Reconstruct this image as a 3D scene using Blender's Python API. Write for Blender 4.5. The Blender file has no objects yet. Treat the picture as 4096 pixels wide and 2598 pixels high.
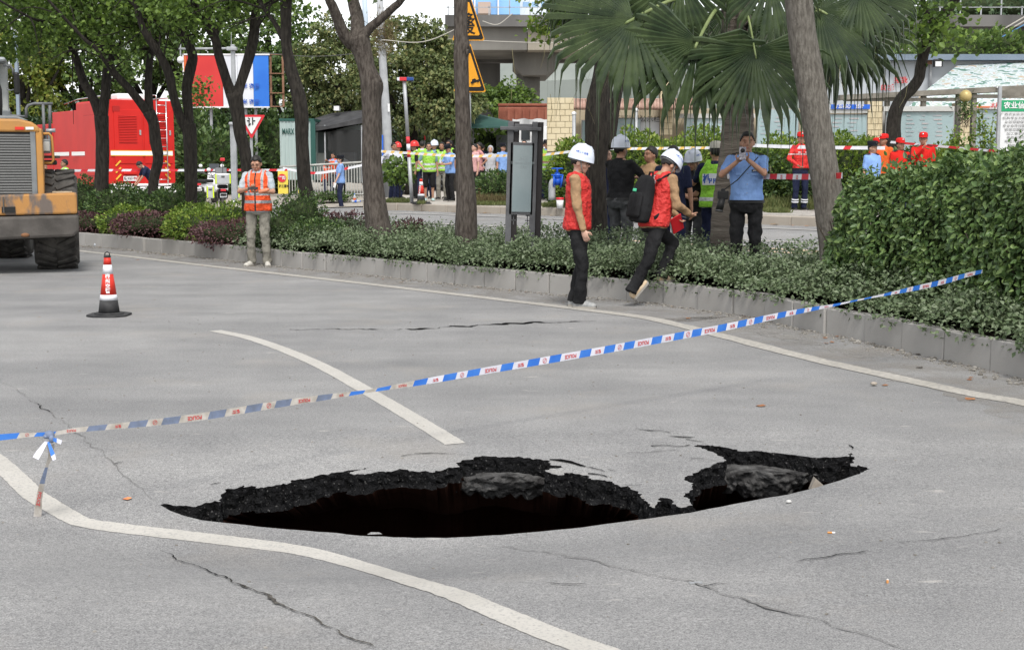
import bpy, bmesh, math, random
import numpy as np
from mathutils import Vector, Matrix, geometry, noise
R = math.radians
sc = bpy.context.scene
COL = sc.collection
random.seed(7); RNG = np.random.default_rng(7)

# ------------------------------------------------------------------ camera
F, PW, PH, CAMZ = 5500.0, 4096, 2598, 1.55
HORIZON = 660
TH = math.atan((PH/2-HORIZON)/F)
cd = bpy.data.cameras.new('camera'); cam = bpy.data.objects.new('camera', cd); COL.objects.link(cam)
cam.location = (0, 0, CAMZ); cam.rotation_euler = (R(90)-TH, 0, 0)
cd.sensor_width = 36; cd.lens = 36*F/PW; cd.clip_start = .1; cd.clip_end = 2000
sc.camera = cam
# ------------------------------------------------------------------ sky, sun, exposure
w = bpy.data.worlds.new('World'); sc.world = w; w.use_nodes = True
wn = w.node_tree.nodes; wl = w.node_tree.links
bg = wn['Background']
sky = wn.new('ShaderNodeTexSky'); sky.sky_type = 'NISHITA'; sky.sun_disc = False
SUN_EL, SUN_AZ = R(56), R(172)
sky.sun_elevation = SUN_EL; sky.sun_rotation = SUN_AZ
sky.air_density = 1.0; sky.dust_density = 1.5; sky.ozone_density = 1.0
hs = wn.new('ShaderNodeHueSaturation'); hs.inputs['Saturation'].default_value = .16; hs.inputs['Value'].default_value = 1.0
wl.new(sky.outputs[0], hs.inputs['Color']); wl.new(hs.outputs[0], bg.inputs['Color'])
bg.inputs['Strength'].default_value = .15
sd = bpy.data.lights.new('sun', 'SUN'); sun = bpy.data.objects.new('sun', sd); COL.objects.link(sun)
sd.energy = 1.5; sd.angle = R(12); sd.color = (1, .965, .91)
sv = Vector((math.sin(SUN_AZ)*math.cos(SUN_EL), math.cos(SUN_AZ)*math.cos(SUN_EL), math.sin(SUN_EL)))
sun.rotation_euler = sv.to_track_quat('Z', 'Y').to_euler(); sun.location = (0, -20, 60)
vs = sc.view_settings
sc.display_settings.display_device = 'sRGB'
vs.view_transform = 'Standard'; vs.look = 'None'; vs.gamma = 1; vs.use_curve_mapping = False; vs.exposure = .90
sc.cycles.use_denoising = True
sc.cycles.max_bounces = 5; sc.cycles.diffuse_bounces = 3; sc.cycles.transparent_max_bounces = 8
sc.render.film_transparent = False

# ------------------------------------------------------------------ picture geometry -> world
def ray(px, py):
    u = (px-PW/2)/F; v = (PH/2-py)/F
    return Vector((u, math.cos(TH)+v*math.sin(TH), -math.sin(TH)+v*math.cos(TH)))
def P(px, py, Y):
    d = ray(px, py); return Vector((0, 0, CAMZ))+d*(Y/d.y)
def smooth(a, b, x):
    t = min(1, max(0, (x-a)/(b-a))); return t*t*(3-2*t)
def sag(x, y):
    a = .20*math.exp(-((x+.9)/1.5)**2-((y-6.05)/.8)**2)
    b = .05*math.exp(-((x-1.0)/1.4)**2-((y-6.6)/.8)**2)
    return a+b
def zg(x, y):
    nd = .73*(x-.16)+.68*(y-16.9)
    k = max(smooth(-12, -3, x), smooth(40, 50, y))
    return .33*smooth(3, 11, nd)*k - sag(x, y)
def G(px, py, lift=0.0):
    """first point where the picture ray meets the ground"""
    d = ray(px, py); d = d/d.y; o = Vector((0, 0, CAMZ))
    def f(t): 
        p = o+d*t; return p.z-zg(p.x, p.y)-lift
    t = 3.0; st = .03
    while t < 150:
        if f(t) <= 0: break
        t += st if t < 14 else .2
    a, b = t-(st if t < 14 else .2), t
    for _ in range(20):
        m = (a+b)/2
        if f(m) <= 0: b = m
        else: a = m
    return o+d*b
def SC(Y): return F/Y

# ------------------------------------------------------------------ materials
MATS = {}
def lin(c):
    return tuple(c)+(1,) if len(c) == 3 else c
def mat(name, c1, c2=None, rough=.6, scale=8, detail=4, bump=0, bscale=None, spec=.3, metal=0, stretch=None, trans=0, coat=0, contrast=(.35, .65), alpha=1, bdist=.02):
    if name in MATS: return MATS[name]
    m = bpy.data.materials.new(name); m.use_nodes = True; MATS[name] = m
    n = m.node_tree.nodes; l = m.node_tree.links; b = n['Principled BSDF']
    b.inputs['Roughness'].default_value = rough; b.inputs['Metallic'].default_value = metal
    b.inputs['Specular IOR Level'].default_value = spec; b.inputs['Coat Weight'].default_value = coat
    b.inputs['Base Color'].default_value = lin(c1)
    b.inputs['Alpha'].default_value = alpha
    if trans: b.inputs['Transmission Weight'].default_value = trans
    if c2 or bump:
        tc = n.new('ShaderNodeTexCoord'); mp = n.new('ShaderNodeMapping'); l.new(tc.outputs['Object'], mp.inputs[0])
        if stretch: mp.inputs['Scale'].default_value = stretch
    if c2:
        nz = n.new('ShaderNodeTexNoise'); nz.inputs['Scale'].default_value = scale; nz.inputs['Detail'].default_value = detail
        l.new(mp.outputs[0], nz.inputs['Vector'])
        cr = n.new('ShaderNodeValToRGB'); cr.color_ramp.elements[0].color = lin(c1); cr.color_ramp.elements[1].color = lin(c2)
        cr.color_ramp.elements[0].position, cr.color_ramp.elements[1].position = contrast
        l.new(nz.outputs[0], cr.inputs[0]); l.new(cr.outputs[0], b.inputs['Base Color'])
    if bump:
        nb = n.new('ShaderNodeTexNoise'); nb.inputs['Scale'].default_value = bscale or scale*3; nb.inputs['Detail'].default_value = 5
        l.new(mp.outputs[0], nb.inputs['Vector'])
        bp = n.new('ShaderNodeBump'); bp.inputs['Strength'].default_value = bump; bp.inputs['Distance'].default_value = bdist
        l.new(nb.outputs[0], bp.inputs['Height']); l.new(bp.outputs[0], b.inputs['Normal'])
    return m
def leafmat(name, cols, rough=.5, translucent=.3, spec=.35):
    """each leaf (mesh island) takes its own hue"""
    if name in MATS: return MATS[name]
    m = bpy.data.materials.new(name); m.use_nodes = True; MATS[name] = m
    n = m.node_tree.nodes; l = m.node_tree.links; b = n['Principled BSDF']; out = n['Material Output']
    g = n.new('ShaderNodeNewGeometry'); cr = n.new('ShaderNodeValToRGB')
    el = cr.color_ramp.elements
    while len(el) < len(cols): el.new(.5)
    for i, c in enumerate(cols): el[i].position = i/(len(cols)-1); el[i].color = lin(c)
    l.new(g.outputs['Random Per Island'], cr.inputs[0])
    l.new(cr.outputs[0], b.inputs['Base Color'])
    b.inputs['Roughness'].default_value = rough; b.inputs['Specular IOR Level'].default_value = spec
    t = n.new('ShaderNodeBsdfTranslucent'); l.new(cr.outputs[0], t.inputs[0])
    mx = n.new('ShaderNodeMixShader'); mx.inputs[0].default_value = translucent
    l.new(b.outputs[0], mx.inputs[1]); l.new(t.outputs[0], mx.inputs[2]); l.new(mx.outputs[0], out.inputs[0])
    return m

# ------------------------------------------------------------------ text, made first (flat meshes kept as data)
TX = {}
def prefetch(items):
    for s, bold in items:
        cu = bpy.data.curves.new('t', 'FONT'); cu.body = s; cu.align_x = 'CENTER'; cu.align_y = 'CENTER'; cu.size = 1
        cu.offset = bold; cu.resolution_u = 2
        ob = bpy.data.objects.new('t', cu); COL.objects.link(ob)
        dg = bpy.context.evaluated_depsgraph_get()
        me = bpy.data.meshes.new_from_object(ob.evaluated_get(dg))
        v = [tuple(x.co) for x in me.vertices]; f = [tuple(p.vertices) for p in me.polygons]
        TX[s] = (v, f)
        bpy.data.objects.remove(ob); bpy.data.curves.remove(cu); bpy.data.meshes.remove(me)
prefetch([(s, .025) for s in ('POLICE', '警察', '柳州交警', '柳', '州', '交', '警', '让', '柳南', '农业信贷融资担保', '坚持', '不忘初心', '太阳', '桂·X6319', '应急', '事', '故', '多', '发', '中铁二十五局', '工程', '社区', '防疫站', '柳州', '众能供水', '205331', '严禁', '施工重地', '安全 SAFE 注意 CAUTION', '人民城市人民建', '拓我', '的城', 'MARX', '警', '谷米 农资')])
prefetch([(s, .0) for s in ('广西农业信贷融资担保有限公司', '机构专业为种养大户家庭农场', '业信贷担保等服务解决农业', '专业合作社融资难融资贵问题', '担保范围粮食生产畜牧水产', '加工等农林优势特色产业', '承担政策性农业担保业务', '带动力强的农户和经营主体', '原则上10万元至300万元', '政策性农业信贷担保', '公示栏', '工作动态与服务信息')])

# ------------------------------------------------------------------ mesh collecting
class MB:
    def __init__(s): s.v = []; s.f = []; s.m = []; s.xf = None
    def add(s, vs_, fs, mi=0):
        o = len(s.v)
        if s.xf is not None: vs_ = [s.xf @ Vector(v) for v in vs_]
        s.v += [tuple(v) for v in vs_]; s.f += [tuple(i+o for i in f) for f in fs]; s.m += [mi]*len(fs)
        return s
    def box(s, c, size, rot=None, mi=0, taper=None):
        x, y, z = (a/2 for a in size)
        vv = [(-x, -y, -z), (x, -y, -z), (x, y, -z), (-x, y, -z), (-x, -y, z), (x, -y, z), (x, y, z), (-x, y, z)]
        if taper: vv = [(a*taper[0], b*taper[1], q) if q > 0 else (a, b, q) for a, b, q in vv]
        if rot is not None:
            M = rot if isinstance(rot, Matrix) else Matrix.Rotation(rot, 3, 'Z'); vv = [M @ Vector(a) for a in vv]
        vv = [Vector(a)+Vector(c) for a in vv]
        return s.add(vv, [(0, 3, 2, 1), (4, 5, 6, 7), (0, 1, 5, 4), (1, 2, 6, 5), (2, 3, 7, 6), (3, 0, 4, 7)], mi)
    def bar(s, a, b, r, n=8, mi=0): return s.tube([a, b], [r, r], n, mi)
    def tube(s, pts, rad, n=10, mi=0, flat=True, squash=None, lump=0, seed=0):
        pts = [Vector(p) for p in pts]; vv = []; k = len(pts)
        ref = Vector((0, 1, 0))
        for i, p in enumerate(pts):
            d = (pts[min(i+1, k-1)]-pts[max(i-1, 0)])
            d = d.normalized() if d.length > 1e-9 else Vector((0, 0, 1))
            if abs(d.dot(ref)) > .95: ref = Vector((1, 0, 0)) if abs(d.x) < .9 else Vector((0, 0, 1))
            a = d.cross(ref).normalized(); b = a.cross(d)
            for j in range(n):
                t = 2*math.pi*j/n; rr = rad[i]
                if lump: rr *= 1+lump*noise.noise(Vector((math.cos(t)*1.3+seed, math.sin(t)*1.3, p.z*2.1+seed)))
                q = a*math.cos(t)*rr+b*math.sin(t)*rr*(squash or 1)
                vv.append(p+q)
        ff = [(i*n+j, i*n+(j+1) % n, (i+1)*n+(j+1) % n, (i+1)*n+j) for i in range(k-1) for j in range(n)]
        ff += [tuple(range(n))[::-1], tuple((k-1)*n+j for j in range(n))]
        return s.add(vv, ff, mi)
    def capsule(s, p0, r0, p1, r1, n=10, mi=0):
        p0 = Vector(p0); p1 = Vector(p1); d = (p1-p0).normalized()
        pts = []; rr = []
        for a in (-80, -50, -20): pts.append(p0+d*r0*math.sin(R(a))); rr.append(r0*math.cos(R(a)))
        for a in (20, 50, 80): pts.append(p1+d*r1*math.sin(R(a))); rr.append(r1*math.cos(R(a)))
        return s.tube(pts, rr, n, mi)
    def lathe(s, prof, n=20, c=(0, 0, 0), mi=0, sy=1, caps=True):
        vv = [(c[0]+r*math.cos(2*math.pi*j/n), c[1]+sy*r*math.sin(2*math.pi*j/n), c[2]+z) for r, z in prof for j in range(n)]
        k = len(prof)
        ff = [(i*n+j, i*n+(j+1) % n, (i+1)*n+(j+1) % n, (i+1)*n+j) for i in range(k-1) for j in range(n)]
        if caps: ff += [tuple(range(n))[::-1], tuple((k-1)*n+j for j in range(n))]
        return s.add(vv, ff, mi)
    def ell(s, c, r, n=10, M=None, mi=0, k=7):
        vv = []; c = Vector(c)
        for i in range(k):
            a = -math.pi/2+math.pi*(i+.25)/(k-.5)
            for j in range(n):
                t = 2*math.pi*j/n
                q = Vector((r[0]*math.cos(a)*math.cos(t), r[1]*math.cos(a)*math.sin(t), r[2]*math.sin(a)))
                vv.append(c+(M @ q if M else q))
        ff = [(i*n+j, i*n+(j+1) % n, (i+1)*n+(j+1) % n, (i+1)*n+j) for i in range(k-1) for j in range(n)]
        ff += [tuple(range(n))[::-1], tuple((k-1)*n+j for j in range(n))]
        return s.add(vv, ff, mi)
    def prism(s, poly, y0, y1, mi=0, axis='y'):
        k = len(poly)
        f = {'y': lambda a, b, t: (a, t, b), 'z': lambda a, b, t: (a, b, t), 'x': lambda a, b, t: (t, a, b)}[axis]
        vv = [f(a, b, y0) for a, b in poly]+[f(a, b, y1) for a, b in poly]
        ff = [tuple(range(k)), tuple(range(2*k-1, k-1, -1))]+[(i, i+k, (i+1) % k+k, (i+1) % k) for i in range(k)]
        return s.add(vv, ff, mi)
    def text(s, t, size, M, mi=0, bend=None, sx=1):
        v, f = TX[t]
        vv = []
        for a, b, _ in v:
            a *= size*sx; b *= size
            q = Vector((math.sin(a/bend)*bend, b, (math.cos(a/bend)-1)*bend)) if bend else Vector((a, b, 0))
            vv.append(M @ q)
        x, s.xf = s.xf, None
        s.add(vv, f, mi); s.xf = x
        return s
    def mesh(s, name, smooth_=False):
        me = bpy.data.meshes.new(name); me.from_pydata(s.v, [], s.f)
        if any(s.m): me.polygons.foreach_set('material_index', s.m)
        if smooth_: me.polygons.foreach_set('use_smooth', [True]*len(me.polygons))
        bm = bmesh.new(); bm.from_mesh(me); bmesh.ops.recalc_face_normals(bm, faces=bm.faces); bm.to_mesh(me); bm.free()
        return me
    def build(s, name, m, parent=None, smooth_=False, bevel=0, loc=None, rot=None):
        return link(name, s.mesh(name, smooth_), m, parent, loc, rot, bevel)
def link(name, me, m=None, parent=None, loc=None, rot=None, bevel=0):
    o = bpy.data.objects.new(name, me); COL.objects.link(o)
    if m is not None:
        ms = m if isinstance(m, (list, tuple)) else [m]
        if not me.materials:
            for q in ms: me.materials.append(q)
    if parent is not None: o.parent = parent
    if loc is not None: o.location = loc
    if rot is not None: o.rotation_euler = rot
    if bevel:
        b = o.modifiers.new('bevel', 'BEVEL'); b.width = bevel; b.segments = 2; b.limit_method = 'ANGLE'; b.angle_limit = R(40)
    return o
def tag(o, label=None, cat=None, group=None, kind=None):
    for k, v in (('label', label), ('category', cat), ('group', group), ('kind', kind)):
        if v: o[k] = v
    return o
def thing(name, label, cat, loc=(0, 0, 0), rz=0, group=None):
    o = bpy.data.objects.new(name, None); COL.objects.link(o); o.location = loc; o.rotation_euler = (0, 0, rz); o.empty_display_size = .2
    return tag(o, label, cat, group)
def struct(o): o['kind'] = 'structure'; return o
def xform(M): return M
def face_mat(loc, rz=0, tilt=0, roll=0):
    """matrix for flat print: x right, y up, facing -Y at rz=0"""
    return Matrix.Translation(loc) @ Matrix.Rotation(rz, 4, 'Z') @ Matrix.Rotation(R(90)+tilt, 4, 'X') @ Matrix.Rotation(roll, 4, 'Z')
def spline(pts, n):
    """Catmull-Rom through 3-D points, n samples per span"""
    pts = [Vector(p) for p in pts]; q = [2*pts[0]-pts[1]]+pts+[2*pts[-1]-pts[-2]]; out = []
    for i in range(1, len(q)-2):
        a, b, c, d = q[i-1:i+3]
        for k in range(n):
            t = k/n
            out.append(.5*((2*b)+(c-a)*t+(2*a-5*b+4*c-d)*t*t+(3*b-a-3*c+d)*t**3))
    out.append(pts[-1]); return out
def walk(line, step):
    """points every step metres along a polyline, with tangents"""
    L = [0]
    for a, b in zip(line, line[1:]): L.append(L[-1]+(b-a).length)
    out = []; s = 0; i = 0
    while s <= L[-1]:
        while i < len(L)-2 and L[i+1] < s: i += 1
        t = (s-L[i])/max(1e-9, L[i+1]-L[i]); out.append((line[i].lerp(line[i+1], t), (line[i+1]-line[i]).normalized())); s += step
    return out

# ------------------------------------------------------------------ leaves
def leaves(name, pos, axis, up, length, width, m, parent=None, hi=False, fold=.25, kind=None, curl=.12):
    """one mesh of many leaf faces; arrays of N"""
    pos = np.asarray(pos, float); N = len(pos)
    axis = np.asarray(axis, float); axis /= np.linalg.norm(axis, axis=1)[:, None]+1e-9
    up = np.asarray(up, float); side = np.cross(axis, up); side /= np.linalg.norm(side, axis=1)[:, None]+1e-9
    nrm = np.cross(side, axis)
    L = np.asarray(length, float).reshape(-1, 1)*np.ones((N, 1)); Wd = np.asarray(width, float).reshape(-1, 1)*np.ones((N, 1))
    if hi:
        A = [(0, 0, 0), (.30, .5, fold), (.68, .38, fold*.8-curl*.3), (1, 0, -curl), (.68, -.38, fold*.8-curl*.3), (.30, -.5, fold)]
        faces = [(0, 3, 2, 1), (0, 5, 4, 3)]
    else:
        A = [(0, 0, 0), (.45, .5, fold), (1, 0, -curl), (.45, -.5, fold)]
        faces = [(0, 2, 1), (0, 3, 2)]
    V = np.stack([pos+axis*L*a+side*Wd*b+nrm*Wd*c for a, b, c in A], 1).reshape(-1, 3)
    k = len(A); nf = len(faces); fl = len(faces[0])
    FI = (np.arange(N)[:, None, None]*k+np.array(faces)[None]).reshape(-1)
    me = bpy.data.meshes.new(name)
    me.vertices.add(N*k); me.vertices.foreach_set('co', V.ravel())
    me.loops.add(len(FI)); me.loops.foreach_set('vertex_index', FI.astype(np.int32))
    me.polygons.add(N*nf); me.polygons.foreach_set('loop_start', (np.arange(N*nf)*fl).astype(np.int32))
    me.polygons.foreach_set('loop_total', np.full(N*nf, fl, np.int32))
    me.update(calc_edges=True); me.validate()
    o = link(name, me, m, parent)
    if kind: o['kind'] = kind
    return o
def rnd_dir(n, zbias=0):
    v = RNG.normal(size=(n, 3)); v[:, 2] += zbias
    return v/np.linalg.norm(v, axis=1)[:, None]
# ================================================================== the setting
def asphalt():
    m = bpy.data.materials.new('asphalt'); m.use_nodes = True; n = m.node_tree.nodes; l = m.node_tree.links; b = n['Principled BSDF']
    tc = n.new('ShaderNodeTexCoord')
    def nz(scale, detail=3, rough=.5):
        q = n.new('ShaderNodeTexNoise'); q.inputs['Scale'].default_value = scale; q.inputs['Detail'].default_value = detail; q.inputs['Roughness'].default_value = rough
        l.new(tc.outputs['Object'], q.inputs['Vector']); return q
    def ramp(src, p0, c0, p1, c1):
        q = n.new('ShaderNodeValToRGB'); e = q.color_ramp.elements
        e[0].position, e[1].position = p0, p1; e[0].color = lin(c0); e[1].color = lin(c1); l.new(src, q.inputs[0]); return q
    def mix(f, a, c, typ='MIX', fac=None):
        q = n.new('ShaderNodeMix'); q.data_type = 'RGBA'; q.blend_type = typ
        if f is not None: l.new(f, q.inputs[0])
        else: q.inputs[0].default_value = fac
        for s, i in ((a, 6), (c, 7)):
            if isinstance(s, tuple): q.inputs[i].default_value = lin(s)
            else: l.new(s, q.inputs[i])
        return q.outputs[2]
    big = ramp(nz(.55, 3, .6).outputs[0], .35, (.232, .231, .229), .65, (.288, .285, .280))
    fine = ramp(nz(150, 2, .8).outputs[0], .36, (.38, .38, .39), .60, (1.22, 1.22, 1.22))
    mid = ramp(nz(48, 3, .85).outputs[0], .36, (.74, .74, .75), .62, (1.16, 1.16, 1.15))
    c = mix(None, big.outputs[0], fine.outputs[0], 'MULTIPLY', .72)
    c = mix(None, c, mid.outputs[0], 'MULTIPLY', .75)
    blot = ramp(nz(2.1, 4, .65).outputs[0], .34, (.92, .92, .92), .66, (1.05, 1.05, 1.045)); c = mix(None, c, blot.outputs[0], 'MULTIPLY', 1.0)
    tm = n.new('ShaderNodeMapping'); tm.inputs['Rotation'].default_value = (0, 0, R(50)); tm.inputs['Scale'].default_value = (.22, 1.5, 1); l.new(tc.outputs['Object'], tm.inputs[0]); tn = n.new('ShaderNodeTexNoise'); tn.inputs['Scale'].default_value = 1.0; tn.inputs['Detail'].default_value = 3; l.new(tm.outputs[0], tn.inputs['Vector'])
    tr_ = ramp(tn.outputs[0], .36, (.87, .87, .875), .62, (1.05, 1.045, 1.04)); c = mix(None, c, tr_.outputs[0], 'MULTIPLY', 1.0)
    st = n.new('ShaderNodeMapping'); st.inputs['Scale'].default_value = (3.2, 10, 1); l.new(tc.outputs['Object'], st.inputs[0])
    sn = n.new('ShaderNodeTexNoise'); sn.inputs['Scale'].default_value = 1.3; sn.inputs['Detail'].default_value = 3; l.new(st.outputs[0], sn.inputs['Vector'])
    sm = ramp(sn.outputs[0], .68, (0, 0, 0), .76, (.55, .55, .55))
    c = mix(sm.outputs[0], c, (.42, .40, .37))
    dn = ramp(nz(.9, 4, .6).outputs[0], .55, (0, 0, 0), .75, (.45, .45, .45))
    c = mix(dn.outputs[0], c, (.285, .262, .232))
    l.new(c, b.inputs['Base Color']); b.inputs['Roughness'].default_value = .85; b.inputs['Specular IOR Level'].default_value = .25
    vo = n.new('ShaderNodeTexVoronoi'); vo.inputs['Scale'].default_value = 95; l.new(tc.outputs['Object'], vo.inputs['Vector'])
    bp = n.new('ShaderNodeBump'); bp.inputs['Strength'].default_value = .55; bp.inputs['Distance'].default_value = .006
    l.new(vo.outputs['Distance'], bp.inputs['Height']); l.new(bp.outputs[0], b.inputs['Normal'])
    return m
M_ASPH = asphalt()
def worn(name, col, col2, lo=.40, hi=.47, scale=14, big=1.5):
    """thin coat on the road, worn through in spots"""
    m = bpy.data.materials.new(name); m.use_nodes = True; n = m.node_tree.nodes; l = m.node_tree.links; b = n['Principled BSDF']
    tc = n.new('ShaderNodeTexCoord')
    a = n.new('ShaderNodeTexNoise'); a.inputs['Scale'].default_value = scale; a.inputs['Detail'].default_value = 8; a.inputs['Roughness'].default_value = .75
    l.new(tc.outputs['Object'], a.inputs['Vector'])
    r = n.new('ShaderNodeValToRGB'); r.color_ramp.elements[0].position = lo; r.color_ramp.elements[1].position = hi; l.new(a.outputs[0], r.inputs[0])
    l.new(r.outputs[0], b.inputs['Alpha'])
    c = n.new('ShaderNodeTexNoise'); c.inputs['Scale'].default_value = big; c.inputs['Detail'].default_value = 6; l.new(tc.outputs['Object'], c.inputs['Vector'])
    q = n.new('ShaderNodeValToRGB'); q.color_ramp.elements[0].color = lin(col); q.color_ramp.elements[1].color = lin(col2); q.color_ramp.elements[0].position = .35; q.color_ramp.elements[1].position = .65
    l.new(c.outputs[0], q.inputs[0]); l.new(q.outputs[0], b.inputs['Base Color']); b.inputs['Roughness'].default_value = .8
    return m
def paint(name, under, a_, b_, lo, hi, scale):
    """road paint scuffed down to the grey below"""
    m = bpy.data.materials.new(name); m.use_nodes = True; n = m.node_tree.nodes; l = m.node_tree.links; b = n['Principled BSDF']; tc = n.new('ShaderNodeTexCoord'); out = None
    for sc_, p0, p1, c0, c1 in ((2.0, .35, .65, a_, b_), (scale, lo, hi, under, None)):
        q = n.new('ShaderNodeTexNoise'); q.inputs['Scale'].default_value = sc_; q.inputs['Detail'].default_value = 5; q.inputs['Roughness'].default_value = .7; l.new(tc.outputs['Object'], q.inputs['Vector'])
        r = n.new('ShaderNodeValToRGB'); e = r.color_ramp.elements; e[0].position, e[1].position = p0, p1; l.new(q.outputs[0], r.inputs[0])
        if c1: e[0].color, e[1].color = lin(c0), lin(c1); out = r.outputs[0]
        else:
            x = n.new('ShaderNodeMix'); x.data_type = 'RGBA'; l.new(r.outputs[0], x.inputs[0]); x.inputs[6].default_value = lin(c0); l.new(out, x.inputs[7]); out = x.outputs[2]
    l.new(out, b.inputs['Base Color']); b.inputs['Roughness'].default_value = .85; b.inputs['Specular IOR Level'].default_value = .2
    return m
M_PAINT = paint('road_paint', (.29, .285, .27), (.385, .368, .335), (.45, .43, .395), .34, .5, 70)
M_PAINT_DIRTY = paint('dusty_paint', (.25, .24, .222), (.345, .325, .288), (.42, .398, .36), .36, .56, 26)
M_YPAINT = worn('yellow_paint', (.55, .40, .24), (.6, .5, .38), .38, .46, 9)
M_DUST = worn('road_dust', (.245, .222, .195), (.30, .28, .25), .40, .85, 1.6, 2.2)
M_KERB = mat('kerb_granite', (.275, .264, .247), (.34, .328, .31), .85, 1.6, 5, .12, 60)
M_KERB2 = mat('kerb_sand', (.30, .26, .215), (.36, .32, .27), .85, 2, 6, .2, 50)
M_CRACK = mat('crack_dark', (.006, .006, .006), rough=1, spec=0)
M_SEAM = mat('seam_dark', (.10, .095, .09), (.19, .185, .18), 1, 40)
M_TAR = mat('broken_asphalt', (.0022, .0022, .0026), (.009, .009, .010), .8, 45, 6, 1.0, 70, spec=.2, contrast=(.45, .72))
def speckle(m, col, scale=170, lo=.66, hi=.70):
    n = m.node_tree.nodes; l = m.node_tree.links; b = n['Principled BSDF']; src = b.inputs['Base Color'].links[0].from_socket
    tc = n.new('ShaderNodeTexCoord'); q = n.new('ShaderNodeTexNoise'); q.inputs['Scale'].default_value = scale; q.inputs['Detail'].default_value = 1; l.new(tc.outputs['Object'], q.inputs['Vector'])
    r = n.new('ShaderNodeValToRGB'); r.color_ramp.elements[0].position = lo; r.color_ramp.elements[1].position = hi; l.new(q.outputs[0], r.inputs[0])
    x = n.new('ShaderNodeMix'); x.data_type = 'RGBA'; l.new(r.outputs[0], x.inputs[0]); l.new(src, x.inputs[6]); x.inputs[7].default_value = lin(col); l.new(x.outputs[2], b.inputs['Base Color'])
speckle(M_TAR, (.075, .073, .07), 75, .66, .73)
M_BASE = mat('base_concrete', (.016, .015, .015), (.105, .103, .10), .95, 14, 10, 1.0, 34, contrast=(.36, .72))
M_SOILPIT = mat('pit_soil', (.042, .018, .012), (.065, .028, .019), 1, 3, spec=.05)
M_SOIL = mat('median_soil', (.06, .045, .03), (.10, .08, .055), .95, 5, 6, .5, 30)
M_WALK = mat('concrete_walk', (.34, .31, .27), (.42, .39, .35), .9, 1.2, 8, .2, 40)
M_VERGE = mat('verge_ground', (.24, .215, .18), (.36, .33, .285), .95, .8, 8, .3, 25)

# ---- the broken rim of the sinkhole, far side then near side (picture points)
z6 = lambda a, b: (600+a*.6229, 1700+b*.6229)
z7 = lambda a, b: (2000+a*.6645, 1650+b*.6645)
FAR6 = [(65, 510), (150, 515), (250, 518), (330, 510), (400, 492), (455, 488), (460, 440), (480, 412), (560, 402), (604, 384), (600, 398), (690, 383), (678, 402), (760, 390), (890, 372), (910, 350), (1050, 335), (1100, 315), (1200, 300), (1275, 288), (1330, 283), (1380, 272), (1412, 275), (1350, 286), (1285, 300), (1282, 308), (1380, 315), (1450, 300), (1530, 295), (1640, 283), (1700, 295), (1830, 300), (1900, 280), (1990, 265), (1965, 240), (2050, 220), (2080, 205), (2150, 196), (2250, 205)]
FAR7 = [(110, 262), (200, 280), (290, 285), (300, 312), (370, 318), (385, 330), (300, 335), (270, 345), (350, 375), (400, 360), (520, 375), (550, 400), (660, 410), (690, 430), (770, 440), (830, 485), (850, 510), (930, 572), (945, 545), (965, 510), (1020, 515), (1060, 550), (1090, 570), (1160, 555), (1140, 525), (1105, 500), (1140, 470), (1160, 455), (1150, 430), (1110, 405), (1110, 390), (1180, 360), (1280, 310), (1350, 290), (1340, 265), (1290, 240), (1240, 220), (1165, 200), (1190, 192), (1280, 195), (1370, 210), (1440, 230), (1560, 230), (1700, 245), (1820, 260), (1930, 270), (2050, 265), (2105, 257), (2115, 238), (2110, 262), (2135, 265), (2120, 290), (2115, 320), (2150, 325), (2158, 314), (2230, 337)]
NEAR7 = [(2150, 370), (2050, 405), (1900, 450), (1740, 490), (1560, 520), (1400, 550), (1270, 575), (1150, 600), (900, 635), (700, 660), (500, 688), (250, 713), (0, 735)]
NEAR6 = [(2200, 705), (1900, 722), (1700, 722), (1500, 712), (1350, 708), (1200, 690), (1000, 675), (900, 668), (700, 650), (600, 637), (450, 622), (330, 608), (220, 580), (130, 548)]
far = [G(*z6(*p)) for p in FAR6]+[G(*z7(*p)) for p in FAR7]
near = [G(*z7(*p)) for p in NEAR7]+[G(*z6(*p)) for p in NEAR6]
rim = []
def jag(pts, step, amp, closed_to):
    out = []
    for a, b in zip(pts, pts[1:]+[closed_to]):
        k = max(1, int((b-a).length/step)); t = (b-a).normalized(); nn = Vector((-t.y, t.x, 0))
        for i in range(k):
            p = a.lerp(b, i/k)
            if i: p = p+nn*amp*(1.2*noise.noise(p*17)+1.0*noise.noise(p*47)+.8*noise.noise(p*120))
            out.append(Vector((p.x, p.y, 0)))
    return out
rim = jag(far, .013, .016, near[0])+jag(near, .05, .004, far[0])
for p in rim: p.z = zg(p.x, p.y)
def inside(poly, x, y):
    c = False; j = len(poly)-1
    for i in range(len(poly)):
        a, b = poly[i], poly[j]
        if (a.y > y) != (b.y > y) and x < (b.x-a.x)*(y-a.y)/(b.y-a.y)+a.x: c = not c
        j = i
    return c
pts = [Vector((p.x, p.y)) for p in rim]; edges = [(i, (i+1) % len(pts)) for i in range(len(pts))]
def grid(x0, x1, y0, y1, s, ex=None, jit=0):
    for i in range(int(round((x1-x0)/s))+1):
        for j in range(int(round((y1-y0)/s))+1):
            x, y = x0+i*s, y0+j*s
            if ex and ex[0] < x < ex[1] and ex[2] < y < ex[3]: continue
            pts.append(Vector((x+random.uniform(-jit, jit), y+random.uniform(-jit, jit))))
grid(-4.6, 4.6, 3.6, 9.0, .1, None, .012)
grid(-14, 14, -2, 24, .5, (-4.65, 4.65, 3.55, 9.05))
grid(-90, 90, -20, 160, 3.0, (-14.2, 14.2, -2.2, 24.2))
res = geometry.delaunay_2d_cdt(pts, edges, [], 0, 1e-5)
vv = res[0]; ff = []
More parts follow.
